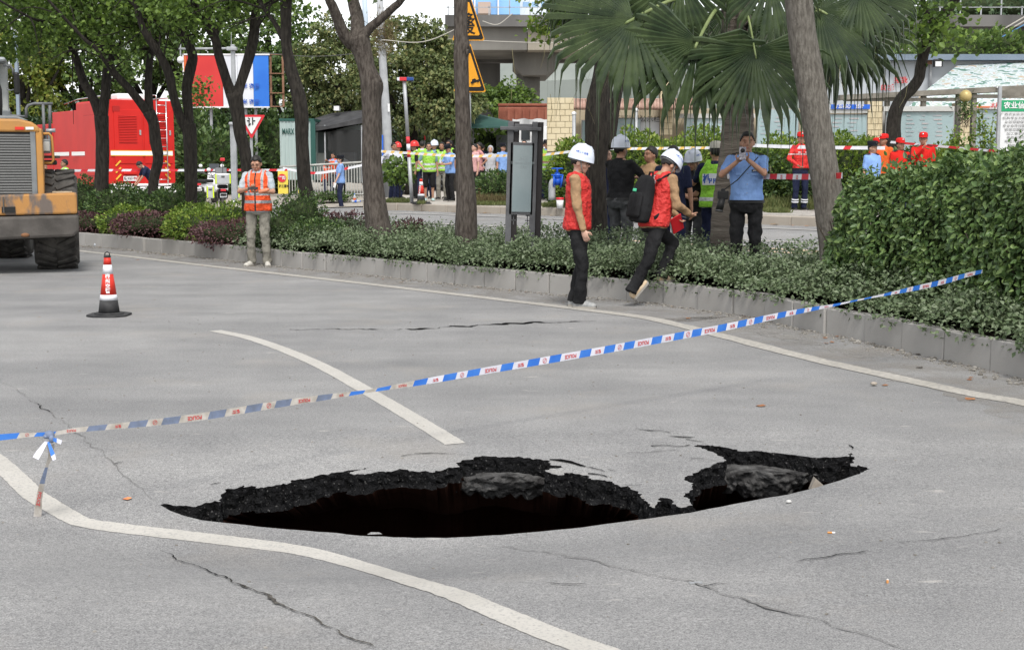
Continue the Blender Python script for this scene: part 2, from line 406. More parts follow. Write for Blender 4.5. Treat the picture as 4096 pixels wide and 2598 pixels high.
bx = (min(p.x for p in rim), max(p.x for p in rim), min(p.y for p in rim), max(p.y for p in rim))
for f in res[2]:
    cx = sum(vv[i].x for i in f)/3; cy = sum(vv[i].y for i in f)/3
    if bx[0] < cx < bx[1] and bx[2] < cy < bx[3] and inside(rim, cx, cy): continue
    ff.append(tuple(f))
me = bpy.data.meshes.new('road'); me.from_pydata([(p.x, p.y, zg(p.x, p.y)) for p in vv], [], ff)
me.polygons.foreach_set('use_smooth', [True]*len(me.polygons))
road = struct(link('road', me, M_ASPH))

# ---- the hole itself: broken slab edge, hanging base course, dark undercut cavity
sink = struct(bpy.data.objects.new('sinkhole', None)); COL.objects.link(sink)
n = len(rim); rows = 5; mb = MB(); V = []
cen = sum(rim, Vector())/n
for r in range(rows+1):
    for i, p in enumerate(rim):
        t = (rim[(i+1) % n]-rim[i-1]).normalized(); nn = Vector((-t.y, t.x, 0))
        q = Vector(p)
        if r:
            d = .128*r/rows*(1+.25*noise.noise(Vector((p.x*4, p.y*4, 3))))*(1-.32*math.exp(-((p.x+.35)/.45)**2))
            q = q+Vector((0, 0, -d))+nn*(.018*noise.noise(Vector((p.x*22, p.y*22, r*2.3)))+.012*noise.noise(Vector((p.x*60, p.y*60, r*5.3))))
            if r == rows: q += nn*(-.01)
        V.append(q)
mb.add(V, [(r*n+i, r*n+(i+1) % n, (r+1)*n+(i+1) % n, (r+1)*n+i) for r in range(rows) for i in range(n)])
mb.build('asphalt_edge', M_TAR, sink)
mb = MB(); low = V[rows*n:]; V2 = list(low); nf_ = len(jag(far, .013, .016, near[0]))
for back, dz in ((.5, .10), (1.7, .18), (2.0, 1.2), (1.6, 2.6)):
    for i, p in enumerate(low):
        q = back if i < nf_ else -back*.7; e = .10*noise.noise(Vector((p.x*3, dz*2, 1)))
        V2.append(Vector((p.x*(1+.10*back), p.y*.25+(7.2 if i < nf_ else 5.9)*.75+q+e, p.z*.3-.27-dz+e*.4)))
k = len(V2)//n
mb.add(V2, [(r*n+i, r*n+(i+1) % n, (r+1)*n+(i+1) % n, (r+1)*n+i) for r in range(k-1) for i in range(n)])
mb.add([(-4, 3.4, -2.75), (4, 3.4, -2.75), (4, 10, -2.75), (-4, 10, -2.75)], [(0, 1, 2, 3)])
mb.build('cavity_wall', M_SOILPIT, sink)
def chunk(top, bot, Y, depth, name):
    nx, ny = 46, 12; top = spline([Vector((a, b, 0)) for a, b in top], 12); bot = spline([Vector((a, b, 0)) for a, b in bot], 12)
    def at(c, t):
        i = min(int(t*(len(c)-1)), len(c)-2); return c[i].lerp(c[i+1], t*(len(c)-1)-i)
    vv = []
    for j in range(ny+1):
        for i in range(nx+1):
            a = at(top, i/nx).lerp(at(bot, i/nx), j/ny); edge = min(i, nx-i)/nx
            p = P(a.x, a.y, Y+.07*(1-smooth(0, .15, edge))+.06*(j/ny)**2)
            h = noise.noise(p*4)*.05+abs(noise.noise(p*11))*.08+abs(noise.noise(p*24))*.05+.03*noise.noise(p*55)
            p.y += h; p.z += .4*h*(j/ny) ; vv.append(p)
    m_ = (nx+1)*(ny+1)
    ff = [(j*(nx+1)+i, j*(nx+1)+i+1, (j+1)*(nx+1)+i+1, (j+1)*(nx+1)+i) for j in range(ny) for i in range(nx)]
    back = [Vector((p.x, p.y+depth, p.z)) for p in vv]
    ff += [tuple(i+m_ for i in reversed(f)) for f in ff]
    ring = [i for i in range(nx+1)]+[j*(nx+1)+nx for j in range(1, ny+1)]+[ny*(nx+1)+i for i in range(nx-1, -1, -1)]+[j*(nx+1) for j in range(ny-1, 0, -1)]
    ff += [(a, b, b+m_, a+m_) for a, b in zip(ring, ring[1:]+ring[:1])]
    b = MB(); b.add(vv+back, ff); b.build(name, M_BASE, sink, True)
chunk([(1600, 1948), (1700, 1938), (1783, 1925), (1846, 1912), (1939, 1905), (2066, 1905), (2166, 1915), (2266, 1938), (2330, 1962)], [(1600, 1968), (1721, 1974), (1815, 1977), (1877, 1990), (1939, 1999), (2000, 2000), (2095, 2003), (2133, 2002), (2199, 1982), (2266, 1968), (2330, 1975)], 7.24, .35, 'base_slab')
chunk([(2850, 1962), (2900, 1925), (2950, 1896), (3030, 1888), (3130, 1893), (3236, 1900), (3330, 1905)], [(2850, 1975), (2930, 1984), (2983, 1998), (3037, 1994), (3130, 1988), (3236, 1970), (3330, 1945)], 7.26, .3, 'base_slab')
mb = MB(); a = P(3242, 1960, 7.12); b = P(3262, 1912, 7.14); c = P(3290, 1950, 7.14)
mb.add([a, b, c, a+Vector((0, .05, 0)), b+Vector((0, .05, 0)), c+Vector((.02, .05, 0))], [(0, 1, 2), (5, 4, 3), (0, 3, 4, 1), (1, 4, 5, 2), (2, 5, 3, 0)])
mb.build('broken_shard', mat('shard', (.22, .19, .16), (.3, .27, .23), .9, 20), sink)
mb = MB(); q = G(1495, 2136); mb.add([q+Vector((v[0]*.8, v[1]*.35, v[2]*.35)) for v in ((-.04, 0, .0), (.05, .02, .0), (.03, .07, .012), (-.02, .06, .016), (0, .03, .022))], [(0, 1, 4), (1, 2, 4), (2, 3, 4), (3, 0, 4)])
mb.build('asphalt_flake', M_ASPH, sink)

# ---- draped markings and cracks
def drape(name, line, width, m, lift=.004, parent=None, ragged=0, taper=False):
    """a ribbon lying on the ground along world points; width may be a list"""
    k = len(line); mb = MB(); V = []
    for i, p in enumerate(line):
        t = (line[min(i+1, k-1)]-line[max(i-1, 0)]); t.z = 0; t.normalize(); nn = Vector((-t.y, t.x, 0))
        wd = width[i] if isinstance(width, (list, tuple)) else width
        for s in (-1, -.34, .34, 1):
            q = p+nn*s*wd/2
            if ragged: q += nn*(ragged*s*noise.noise(p*29+Vector((s*7, 0, 0))))
            V.append(Vector((q.x, q.y, zg(q.x, q.y)+lift)))
    mb.add(V, [(i*4+j, i*4+j+1, (i+1)*4+j+1, (i+1)*4+j) for i in range(k-1) for j in range(3)])
    return mb.build(name, m, parent)
def pxline(pp, per=8):
    s = spline([Vector((a, b, 0)) for a, b in pp], per); return [G(a.x, a.y) for a in s]
NEARLINE = [(-150, 1735), (0, 1854), (69, 1916), (138, 1980), (229, 2036), (332, 2088), (498, 2114), (664, 2133), (830, 2153), (997, 2173), (1163, 2195), (1287, 2220), (1453, 2266), (1661, 2328), (1827, 2380), (1993, 2450), (2218, 2542), (2392, 2602), (2650, 2700)]
drape('lane_line', pxline(NEARLINE, 16), .118, M_PAINT, .0025, parent=road, ragged=.006)
drape('lane_line', pxline([(860, 1322), (1000, 1352), (1150, 1404), (1300, 1470), (1450, 1553), (1600, 1640), (1720, 1712), (1822, 1775)], 16), .125, M_PAINT, .0025, parent=road, ragged=.006)
EDGE = [(-300, 958), (0, 975), (313, 1003), (800, 1060), (1174, 1102), (1600, 1151), (2007, 1199), (2356, 1241), (2588, 1272), (2763, 1312), (2937, 1356), (3233, 1432), (3573, 1508), (3913, 1580), (4096, 1612), (4500, 1700)]
edge = pxline(EDGE, 6)
drape('edge_line', edge, .18, M_PAINT_DIRTY, .0045, parent=road, ragged=.015)
def crack(pp, wmax, m=M_CRACK, name='crack', am=.02, lift=.006):
    wmax *= .6
    c = pxline(pp, 5); L = sum((b-a).length for a, b in zip(c, c[1:])); q = walk(c, max(.03, L/90)); k = len(q); out = []; ws = []
    for i, (p, t) in enumerate(q):
        nn = Vector((-t.y, t.x, 0)); e = math.sin(math.pi*(i+.5)/k)**.6
        out.append(p+nn*am*noise.noise(Vector((p.x*9, p.y*9, 7.7)))*1.6+nn*am*.6*noise.noise(p*30)); ws.append(wmax*e*(.15+1.6*max(0, .35+noise.noise(p*5+Vector((9, 0, 0)))))+.0015)
    drape(name, out, ws, m, lift, road, ragged=wmax*.5)
crack([(631, 2206), (781, 2264), (872, 2299), (997, 2357)], .012)
crack([(900, 2312), (997, 2357), (1080, 2398), (1179, 2448), (1287, 2494), (1395, 2548), (1495, 2596)], .024, mat('crack_grit', (.02, .018, .016), (.11, .10, .085), 1, 60))
crack([(2000, 2185), (2261, 2224), (2435, 2259), (2740, 2329), (2957, 2394), (3131, 2446), (3306, 2490), (3523, 2559), (3700, 2620)], .014, M_SEAM)
crack([(2180, 2335), (2270, 2337), (2357, 2333)], .010); crack([(2827, 2350), (2870, 2341), (2923, 2337)], .009)
crack([(3180, 2248), (3323, 2227), (3393, 2215), (3471, 2204)], .013); crack([(3600, 2174), (3706, 2163), (3758, 2157), (3854, 2146), (4019, 2117)], .010)
crack([(1157, 1319), (1395, 1318), (1600, 1320), (1716, 1314), (1850, 1306), (1949, 1300), (2065, 1293), (2181, 1290), (2385, 1286)], .10, am=.06)
crack([(-20, 1515), (69, 1561), (162, 1625), (284, 1710), (348, 1765), (399, 1806), (454, 1852), (504, 1903), (573, 1967), (640, 2012)], .005, M_SEAM)
crack([(150, 1615), (180, 1640), (200, 1652)], .009); crack([(454, 1857), (480, 1850), (509, 1848)], .012)
crack([(1603, 1824), (1700, 1817), (1777, 1814), (1862, 1819)], .012)
for q, wd in (([(2545, 1716), (2598, 1723), (2651, 1724), (2698, 1734)], .022), ([(2678, 1746), (2724, 1750), (2790, 1750)], .03), ([(2744, 1758), (2784, 1766), (2824, 1768)], .02), ([(2605, 1786), (2664, 1783), (2711, 1787), (2774, 1780)], .034), ([(2505, 1813), (2598, 1809), (2731, 1801)], .008), ([(2764, 1838), (2804, 1836), (2870, 1846)], .010), ([(2352, 1896), (2399, 1899), (2440, 1912)], .022), ([(2425, 1878), (2465, 1888)], .012), ([(2200, 1838), (2280, 1846), (2345, 1868)], .034), ([(2500, 1942), (2540, 1944), (2575, 1940)], .010), ([(2345, 1870), (2400, 1884), (2430, 1893)], .01), ([(840, 1938), (880, 1930), (900, 1936)], .012), ([(3403, 1800), (3408, 1790), (3395, 1780)], .012)):
    crack(q, wd, am=.012)
crack([(815, 1352), (700, 1362), (560, 1372)], .016, M_SEAM)

# ---- the median kerb: one stone after another
KB = [(-700, 905), (313, 981), (572, 1005), (800, 1028), (1165, 1070), (1422, 1095), (2100, 1165), (2566, 1207), (2896, 1252), (2978, 1262), (3095, 1289), (3255, 1326), (3409, 1356), (3571, 1394), (3738, 1432), (3917, 1473), (4092, 1516), (4500, 1625), (5200, 1850)]
kb = spline([G(a, b) for a, b in KB], 10)
kerb = struct(bpy.data.objects.new('kerb', None)); COL.objects.link(kerb)
KH = .245
stone = MB().box((.298, .06, KH/2-.05), (.59, .12, KH+.1)).mesh('kerb_stone')
for i, (p, t) in enumerate(walk(kb, .6)):
    o = link('kerb_stone', stone, M_KERB, kerb, (p.x, p.y, random.uniform(-.006, .006)), (0, 0, math.atan2(t.y, t.x)+random.uniform(-.006, .006)), .008)
# line of the kerb heading right; its left side is the median
def offset(line, d):
    out = []
    for i, p in enumerate(line):
        t = (line[min(i+1, len(line)-1)]-line[max(i-1, 0)]).normalized(); out.append(p+Vector((-t.y, t.x, 0))*d)
    return out
MEDW = 3.0
ins = offset(kb, .115); outs = offset(kb, MEDW)
mb = MB(); k = len(kb); V = []
for a, b in zip(ins, outs):
    for s in range(7):
        q = a.lerp(b, s/6); V.append((q.x, q.y, .19+.05*noise.noise(q*1.3) if s < 6 else .17))
    V.append((b.x, b.y, -.1))
mb.add(V, [(i*8+j, i*8+j+1, (i+1)*8+j+1, (i+1)*8+j) for i in range(k-1) for j in range(7)])
struct(mb.build('median_soil', M_SOIL))
drape('road_dust', offset(kb, -.45), .95, M_DUST, .003, road, ragged=.2)
drape('gutter_wear', [p for p in offset(kb, -.5)][-100:-40], .2, worn('gutter_wear', (.275, .262, .242), (.31, .298, .28), .42, .8, 1.8), .005, road, ragged=.12)
# grit and crumbs at the foot of the kerb
mb = MB()
for i, (p, t) in enumerate(walk(kb, .022)):
    if p.y > 27: continue
    nn = Vector((t.y, -t.x, 0))
    for _ in range(2):
        q = p+nn*abs(random.gauss(.0, .11))+t*random.uniform(-.02, .02); s = random.choice((.006, .007, .009, .012, .018)); 
        mb.ell((q.x, q.y, zg(q.x, q.y)+s*.3), (s*random.uniform(.8, 1.7), s, s*.7), 5, Matrix.Rotation(random.uniform(0, 3), 3, 'Z'), 0, 4)
for _ in range(700):
    x = random.uniform(-4, 4); y = random.uniform(4.2, 14); s = random.choice((.003, .003, .004, .006))
    if inside(rim, x, y): continue
    mb.ell((x, y, zg(x, y)+s*.3), (s*1.3, s, s*.7), 5, None, 0, 4)
tag(mb.build('kerb_grit', mat('grit', (.12, .11, .095), (.28, .265, .24), .95, 12)), 'loose grey grit and crumbs along the kerb foot', 'grit', kind='stuff')

# ---- far carriageway kerb, pavement and verge
FK = [Vector((-3.7, 48, 0)), Vector((-4.1, 41.5, 0)), Vector((-4.05, 39.2, 0)), Vector((-3.5, 38.0, 0)), Vector((.93, 33.5, 0)), Vector((6.1, 27.7, 0)), Vector((12, 21.2, 0)), Vector((20, 12.5, 0))]
fk = spline(FK, 10)
fkerb = struct(bpy.data.objects.new('kerb', None)); COL.objects.link(fkerb)
stone2 = MB().box((.495, -.0, 0), (.98, .2, .30)).mesh('kerb_stone')
WZ = .52
for p, t in walk(fk, .99):
    if p.x > 11: break
    link('kerb_stone', stone2, M_KERB2, fkerb, (p.x, p.y, WZ-.155), (0, 0, math.atan2(t.y, t.x)), .02)
mb = MB(); a = offset(fk, .09); far_ = [Vector((-6, 130, 0))]+[Vector((-4+8*i, 130, 0)) for i in range(len(a)-1)]
V = [(p.x, p.y, WZ-.01) for p in a]+[(p.x+60*i/len(a), 160, WZ-.01) for i, p in enumerate(a)]
k = len(a); mb.add(V, [(i, i+1, k+i+1, k+i) for i in range(k-1)])
struct(mb.build('pavement', M_WALK))
# square pavers on the right-hand stretch of the pavement
paver = MB().box((0, 0, 0), (.285, .285, .03)).mesh('paver'); M_PAVER = mat('paver_grey', (.30, .28, .255), (.42, .395, .36), .9, 1.7, 4)
pav = struct(bpy.data.objects.new('paving', None)); COL.objects.link(pav)
cnt = 0
for p, t in walk(offset(fk, .25), .3):
    if not (4.2 < p.x < 10.5): continue
    for r in range(8):
        nn = Vector((-t.y, t.x, 0)); q = p+nn*(.15+r*.3)
        if cnt < 290: link('paver', paver, M_PAVER, pav, (q.x, q.y, WZ+random.uniform(-.004, .004)), (random.uniform(-.01, .01), 0, math.atan2(t.y, t.x))); cnt += 1
mb = MB(); V = []
poly = [(-60, 36), (-30, 39), (-16, 41.5), (-8, 41), (-5.7, 42), (-6, 60), (-6, 130), (-80, 130)]
for i in range(40):
    for j in range(40):
        x = -60+55.8*i/39; y0 = 39+2*math.sin(i*.4)*.3 if x < -10 else 41.5; y = y0+(j/39)**2*90; V.append((x, y, zg(x, y)+.012+.02*noise.noise(Vector((x*.5, y*.5, 0)))))
mb.add(V, [(i*40+j, i*40+j+1, (i+1)*40+j+1, (i+1)*40+j) for i in range(39) for j in range(39)])
struct(mb.build('verge', M_VERGE))
# markings of the far carriageway
def fline(off, x0, x1, wd, m, nm='lane_line'):
    l_ = [p for p in offset(fk, off) if x0 < p.x < x1]
    drape(nm, l_, wd, m, .006, road)
fline(-1.3, -3.5, 9, .12, M_PAINT); fline(-4.6, 1.2, 9.5, .15, M_YPAINT, 'centre_line'); fline(-4.95, 1.2, 9.5, .15, M_YPAINT, 'centre_line')
fline(-3.6, -4, 10, .1, M_PAINT)
# ================================================================== vegetation
def proj(v):
    d = Vector(v)-Vector((0, 0, CAMZ)); c, s = math.cos(TH), math.sin(TH)
    fy = d.y*c-d.z*s; uy = d.y*s+d.z*c
    return PW/2+F*d.x/fy, PH/2-F*uy/fy
KPX = [proj(p)[0] for p in kb]
def kerb_at(px):
    for i in range(len(kb)-1):
        if KPX[i] <= px <= KPX[i+1]:
            t = (px-KPX[i])/(KPX[i+1]-KPX[i]); a, b = kb[i], kb[i+1]; tg = (b-a).normalized()
            return a.lerp(b, t), Vector((-tg.y, tg.x, 0))
    return kb[-1], Vector((.9, .3, 0))
L_COVER = leafmat('cover_leaf', [(.056, .086, .038), (.098, .14, .066), (.145, .19, .098), (.20, .24, .155)], .55, .2)
L_HEDGE = leafmat('hedge_leaf', [(.044, .084, .026), (.076, .134, .040), (.12, .19, .056), (.19, .27, .08)], .42, .22, .4)
L_RED = leafmat('red_leaf', [(.05, .022, .025), (.09, .04, .045), (.14, .065, .07), (.17, .10, .095)], .55, .25)
L_LIME = leafmat('lime_leaf', [(.07, .13, .018), (.12, .20, .03), (.20, .29, .045), (.30, .36, .07)], .5, .35)
L_GREEN = leafmat('shrub_leaf', [(.034, .07, .023), (.06, .11, .033), (.095, .155, .045), (.14, .205, .06)], .5, .28)
L_TREE = leafmat('tree_leaf', [(.045, .08, .018), (.08, .135, .028), (.125, .20, .04), (.20, .30, .055)], .5, .42)
L_BACK = leafmat('far_leaf', [(.055, .10, .027), (.095, .16, .042), (.14, .215, .055), (.20, .285, .075)], .55, .35)
L_OLIVE = leafmat('olive_leaf', [(.06, .085, .028), (.095, .13, .045), (.135, .17, .06), (.18, .21, .08), (.25, .24, .09)], .55, .3)
L_YEL = leafmat('yellowgreen_leaf', [(.09, .13, .02), (.15, .20, .03), (.22, .27, .05), (.30, .28, .06)], .5, .4)
L_DARK = leafmat('dark_leaf', [(.018, .038, .015), (.032, .06, .022), (.05, .085, .032)], .5, .2)
L_PALM = mat('palm_leaf', (.017, .031, .012), (.048, .070, .027), .33, 1.6, 3, .1, 30, spec=.4, stretch=(3, 3, 3))
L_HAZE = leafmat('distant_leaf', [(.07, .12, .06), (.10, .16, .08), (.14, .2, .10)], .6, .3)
M_BARK_D = mat('bark_dark', (.013, .0105, .0085), (.038, .033, .027), .95, 6, 8, .9, 14, stretch=(5, 5, 1.2))
M_BARK_G = mat('bark_grey', (.085, .075, .063), (.175, .16, .138), .95, 7, 8, .9, 18, stretch=(6, 6, 1.3))
M_BARK_B = mat('bark_brown', (.045, .036, .03), (.11, .094, .08), .95, 7, 8, 1.0, 16, stretch=(5, 5, 1.2))
M_PALMTRUNK = mat('palm_bark', (.10, .083, .068), (.19, .165, .138), .95, 3, 8, .9, 10, stretch=(1, 1, 9))
M_TWIG = mat('twig', (.045, .035, .025), (.08, .065, .05), .9, 10)
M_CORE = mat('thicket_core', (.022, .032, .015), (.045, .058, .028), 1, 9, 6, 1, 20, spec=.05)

def lumpy(mb, c, r, seed=0, n=18, k=11, amp=.18):
    vv = []; c = Vector(c)
    for i in range(k):
        a = -math.pi/2+math.pi*(i+.3)/(k-.4)
        for j in range(n):
            t = 2*math.pi*j/n; d = Vector((math.cos(a)*math.cos(t), math.cos(a)*math.sin(t), math.sin(a)))
            q = 1+amp*noise.noise(d*2.2+Vector((seed, seed*.3, 0)))
            vv.append(c+Vector((d.x*r[0], d.y*r[1], d.z*r[2]))*q)
    ff = [(i*n+j, i*n+(j+1) % n, (i+1)*n+(j+1) % n, (i+1)*n+j) for i in range(k-1) for j in range(n)]
    mb.add(vv, ff+[tuple(range(n))[::-1], tuple((k-1)*n+j for j in range(n))])
def shell_points(N, c, r, seed, depth=.3, lowcut=-.9, amp=.22):
    d = rnd_dir(int(N*1.6)); d = d[d[:, 2] > lowcut][:N]
    f = np.array([1+amp*noise.noise(Vector(v)*2.2+Vector((seed, seed*.3, 0)))+.12*noise.noise(Vector(v)*6+Vector((0, seed, 0))) for v in d])
    f *= 1-depth*RNG.random(len(d))**1.7
    return np.array(c)+d*np.array(r)*f[:, None], d
def bush(name, label, px, y0, y1, Y, rx, m, N=1400, leaf=.05, group=None, cat='shrub', ry=None, base=.19, core=True, parent=None, x=None, depth=.3):
    """rounded shrub: leaf cloud over a twiggy core, between picture rows y0 (top) and its ground"""
    a = P(px, y0, Y); top = a.z; X = a.x if x is None else x
    loc = Vector((X, Y, base)); h = max(.2, top-base); c = (0, 0, h*.48); r = (rx, ry or rx, h*.54)
    root = thing(name, label, cat, loc, 0, group)
    pos, d = shell_points(N, c, r, px*.013, depth)
    ax = d+rnd_dir(len(d))*.8+np.array([0, 0, .25]); up = d*.6+rnd_dir(len(d))*.5+np.array([0, 0, .6])
    L = leaf*(.7+.6*RNG.random(len(d)))
    o = leaves('foliage', pos, ax, up, L, L*.55, m, root, hi=False); o['kind'] = 'stuff'
    mb = MB()
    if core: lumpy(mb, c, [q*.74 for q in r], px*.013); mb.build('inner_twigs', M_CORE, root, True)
    for i in range(3):
        t = random.uniform(0, 6.28); MB().tube([(.03*i, 0, -.06), (math.cos(t)*r[0]*.3, math.sin(t)*r[1]*.3, h*.3), (math.cos(t)*r[0]*.5, math.sin(t)*r[1]*.5, h*.7)], [.014, .01, .006], 6).build('stem', M_TWIG, root)
    return root

# ---- ground cover of the median
def cover_h(q, d):
    h = .34+.13*noise.noise(q*.9)+.09*noise.noise(q*2.7)+.05*noise.noise(q*6)+.06*smooth(1.0, 2.4, d)
    return max(.05, h*(.30+.70*smooth(-.08, .38, d))*(1-.55*smooth(2.45, 2.95, d)))
pp = []; aa = []
KW = walk(kb, .05)
for p, t in KW:
    px = proj(p)[0]
    if px < 930 or p.y < 6.5: continue
    nn = Vector((-t.y, t.x, 0)); dens = 150 if p.y < 20 else 110
    if px > 4400: dens = 60
    for _ in range(dens):
        d = random.uniform(-.07, 2.85) if random.random() < .75 else random.uniform(-.07, .6)
        q = p+nn*d+t*random.uniform(-.025, .025); h = cover_h(q, d)
        z = .2+h*(1-.45*random.random()**2)+random.random()**8*.10
        if d < .06: z = .27+h*random.uniform(-.7, 1)
        if d < .0 and noise.noise(q*2.3) < .0: continue
        pp.append((q.x, q.y, z)); out = max(0, .45-d)*1.9
        aa.append((-nn.x*out, -nn.y*out, .1-out*.15))
pp = np.array(pp); N = len(pp); ax = np.array(aa)+rnd_dir(N)*.9; up = np.array([[0, -.3, 1]])+rnd_dir(N)*.55
L = .046*(.65+.65*RNG.random(N))
tag(leaves('ground_cover', pp, ax, up, L, L*.62, L_COVER), 'dusty grey-green low ground cover filling the median behind the kerb', 'ground cover', kind='stuff')
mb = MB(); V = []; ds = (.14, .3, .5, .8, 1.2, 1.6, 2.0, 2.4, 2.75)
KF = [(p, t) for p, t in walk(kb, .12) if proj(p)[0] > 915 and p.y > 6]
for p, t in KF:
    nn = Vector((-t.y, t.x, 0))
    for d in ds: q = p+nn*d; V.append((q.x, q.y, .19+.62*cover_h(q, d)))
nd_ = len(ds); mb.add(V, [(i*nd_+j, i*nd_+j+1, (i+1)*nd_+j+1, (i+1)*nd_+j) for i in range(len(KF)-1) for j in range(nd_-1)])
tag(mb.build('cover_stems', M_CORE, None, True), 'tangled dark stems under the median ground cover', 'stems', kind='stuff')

# ---- shrubs of the left half of the median
for px, y0, Y, rx, N in ((345, 715, 29.5, .75, 2300), (480, 742, 28.5, .7, 2200), (600, 760, 28.3, .55, 1500), (705, 745, 27, .62, 2000), (255, 735, 30.5, .7, 1500)):
    lab = {345: 'tall dark green shrub beside the loader, in front of the red truck', 480: 'tall dark green shrub between the two forked trunks before the red truck', 600: 'green shrub at the foot of the bent trunk', 705: 'tall dark green shrub left of the pale-barked fork, with blue-green leaves', 255: 'green shrub half hidden behind the loader tyre'}[px]
    bush('green_shrub', lab, px, y0, 0, Y, rx, L_GREEN, N, .075, 'tall green shrubs of the median')
for px, y0, Y, rx, N, lab in ((340, 852, 27.4, .62, 1900, 'dark red-leaved shrub next to the loader, leftmost in the median'), (610, 848, 26.0, .78, 2400, 'dark red-leaved shrub between two lime shrubs above the kerb'), (945, 882, 23.2, .75, 2200, 'dark red-leaved shrub just left of the man in the orange vest'), (1120, 905, 22.5, .40, 900, 'small red-leaved shrub right of the man in the orange vest'), (1350, 852, 23.6, .62, 1700, 'red-tipped shrub left of the thick knotted trunk'), (1640, 878, 21.5, .30, 600, 'small red-tipped shrub right of the thick knotted trunk'), (700, 862, 26.2, .5, 900, 'red-leaved shrub behind the lime shrub near the kerb')):
    bush('red_shrub', lab, px, y0, 0, Y, rx, L_RED, N, .055, 'red-leaved shrubs of the median')
for px, y0, Y, rx, N, lab in ((505, 826, 26.6, .55, 1900, 'lime green shrub between the dark red shrubs, nearest the loader'), (815, 838, 24.4, .72, 2600, 'wide lime green shrub left of the man in the orange vest'), (780, 815, 26.0, .5, 1400, 'yellow-green shrub at the foot of the pale forked trunk'), (925, 812, 24.8, .55, 1700, 'yellow-green shrub directly behind the man in the orange vest')):
    bush('lime_shrub', lab, px, y0, 0, Y, rx, L_LIME, N, .06, 'lime green shrubs of the median')
for px, y0, Y, rx, N, lab in ((1195, 770, 22.2, .46, 1900, 'leafy shrub climbing the trunk right of the man in the orange vest'), (1130, 840, 22.0, .5, 1500, 'green shrub beside the right arm of the man in the orange vest'), (1270, 880, 21.6, .5, 1500, 'low green shrub in front of the red-tipped shrub')):
    bush('green_shrub', lab, px, y0, 0, Y, rx, L_GREEN, N, .05, 'tall green shrubs of the median')

# ---- the big hedge on the right, nearest leaves each a piece of their own
hroot = thing('hedge', 'big dense dark green broad-leaved hedge at the right edge where the tape is tied', 'hedge', (3.9, 11.5, .2))
hp = []; hax = []; hup = []; fr = []
hw = [(p, t) for p, t in walk(kb, .04) if proj(p)[0] > 3035 and p.y > 6.2]
S0 = 0
for i, (p, t) in enumerate(hw):
    nn = Vector((-t.y, t.x, 0)); s = i*.04
    e = smooth(-.25, .75, s)                               # rounded left end
    top = .42+1.02*e+.10*noise.noise(Vector((s*1.7, 0, 0)))+.16*smooth(.8, 4, s)
    d0 = .62+.25*(1-e)+.10*noise.noise(Vector((s*1.9, 5, 0))); d1 = 2.5
    for _ in range(205):
        u = random.random()
        if u < .55:                                        # front face
            z = .22+(top-.22)*random.random(); bulge = .16*math.sin(math.pi*min(1, z/top))+.10*noise.noise(Vector((s*3, z*3, 2)))
            d = d0-bulge+.22*random.random()**2; nrm = -nn+Vector((0, 0, .35)); f_ = 1
        else:
            d = d0+(d1-d0)*random.random()**1.3; z = top+.10*noise.noise(Vector((s*2.5, d*2.5, 9)))+.1*smooth(0, 1, (d-d0)/1.5)-.22*random.random()**2+.13*random.random()**5; nrm = Vector((0, 0, 1))-nn*.25; f_ = 0
        if s < .5 and random.random() < .5*(1-s/.5): nrm = -t+Vector((0, 0, .4))
        q = p+nn*d+t*random.uniform(-.02, .02)
        hp.append((q.x-3.9, q.y-11.5, z)); a = nrm*.35+Vector((0, 0, -.35 if f_ else .25)); hax.append(tuple(a)); hup.append(tuple(nrm)); fr.append(f_)
hp = np.array(hp); hp[:, 2] -= .2; N = len(hp); hax = np.array(hax)+rnd_dir(N)*.75; hup = np.array(hup)+rnd_dir(N)*.45
fr = np.array(fr); L = .060*(.6+.75*RNG.random(N))
big = np.array([i for i in np.argsort(-(L*(fr*.2+1)*(1+.3*RNG.random(N)))) if proj((hp[i, 0]+3.9, hp[i, 1]+11.5, hp[i, 2]+.2))[0] < 4090][:300]); rest = np.setdiff1d(np.arange(N), big)
leaves('foliage', hp[rest], hax[rest], hup[rest], L[rest], L[rest]*.58, L_HEDGE, hroot, hi=True, kind='stuff')
lm = leaves('tmp', [(0, 0, 0)], [(1, 0, 0)], [(0, 0, 1)], [1], [.58], None, None, hi=True); lme = lm.data; lme.materials.append(L_HEDGE); bpy.data.objects.remove(lm)
LH = [leafmat('hedge_leaf_%d' % i, [c, tuple(x*1.15 for x in c)], .42, .22, .4) for i, c in enumerate([(.05, .098, .03), (.085, .148, .044), (.13, .205, .06)])]
lmes = []
for m_ in LH:
    q = lme.copy(); q.materials.clear(); q.materials.append(m_); lmes.append(q)
for i in big:
    a = Vector(hax[i]).normalized(); s_ = a.cross(Vector(hup[i])).normalized(); n_ = s_.cross(a)
    M = Matrix((a, s_, n_)).transposed().to_4x4(); o = link('leaf', random.choice(lmes), None, hroot); ll = L[i]*1.1
    o.matrix_local = Matrix.Translation(hp[i]) @ M @ Matrix.Diagonal((ll, ll, ll, 1))
sp_ = [i for i in range(N) if fr[i] == 0]; sel = RNG.choice(sp_, 900); sh = hp[sel]+np.stack([RNG.normal(size=900)*.03, RNG.normal(size=900)*.03, .03+.16*RNG.random(900)**2], 1)
ll_ = .062*(.6+.6*RNG.random(900)); leaves('new_shoots', sh, rnd_dir(900)*.8+np.array([0, 0, .7]), rnd_dir(900, .8), ll_, ll_*.5, leafmat('shoot_leaf', [(.07, .14, .035), (.11, .19, .05), (.16, .26, .07)], .4, .3), hroot, hi=True, kind='stuff')
mb = MB(); V = []
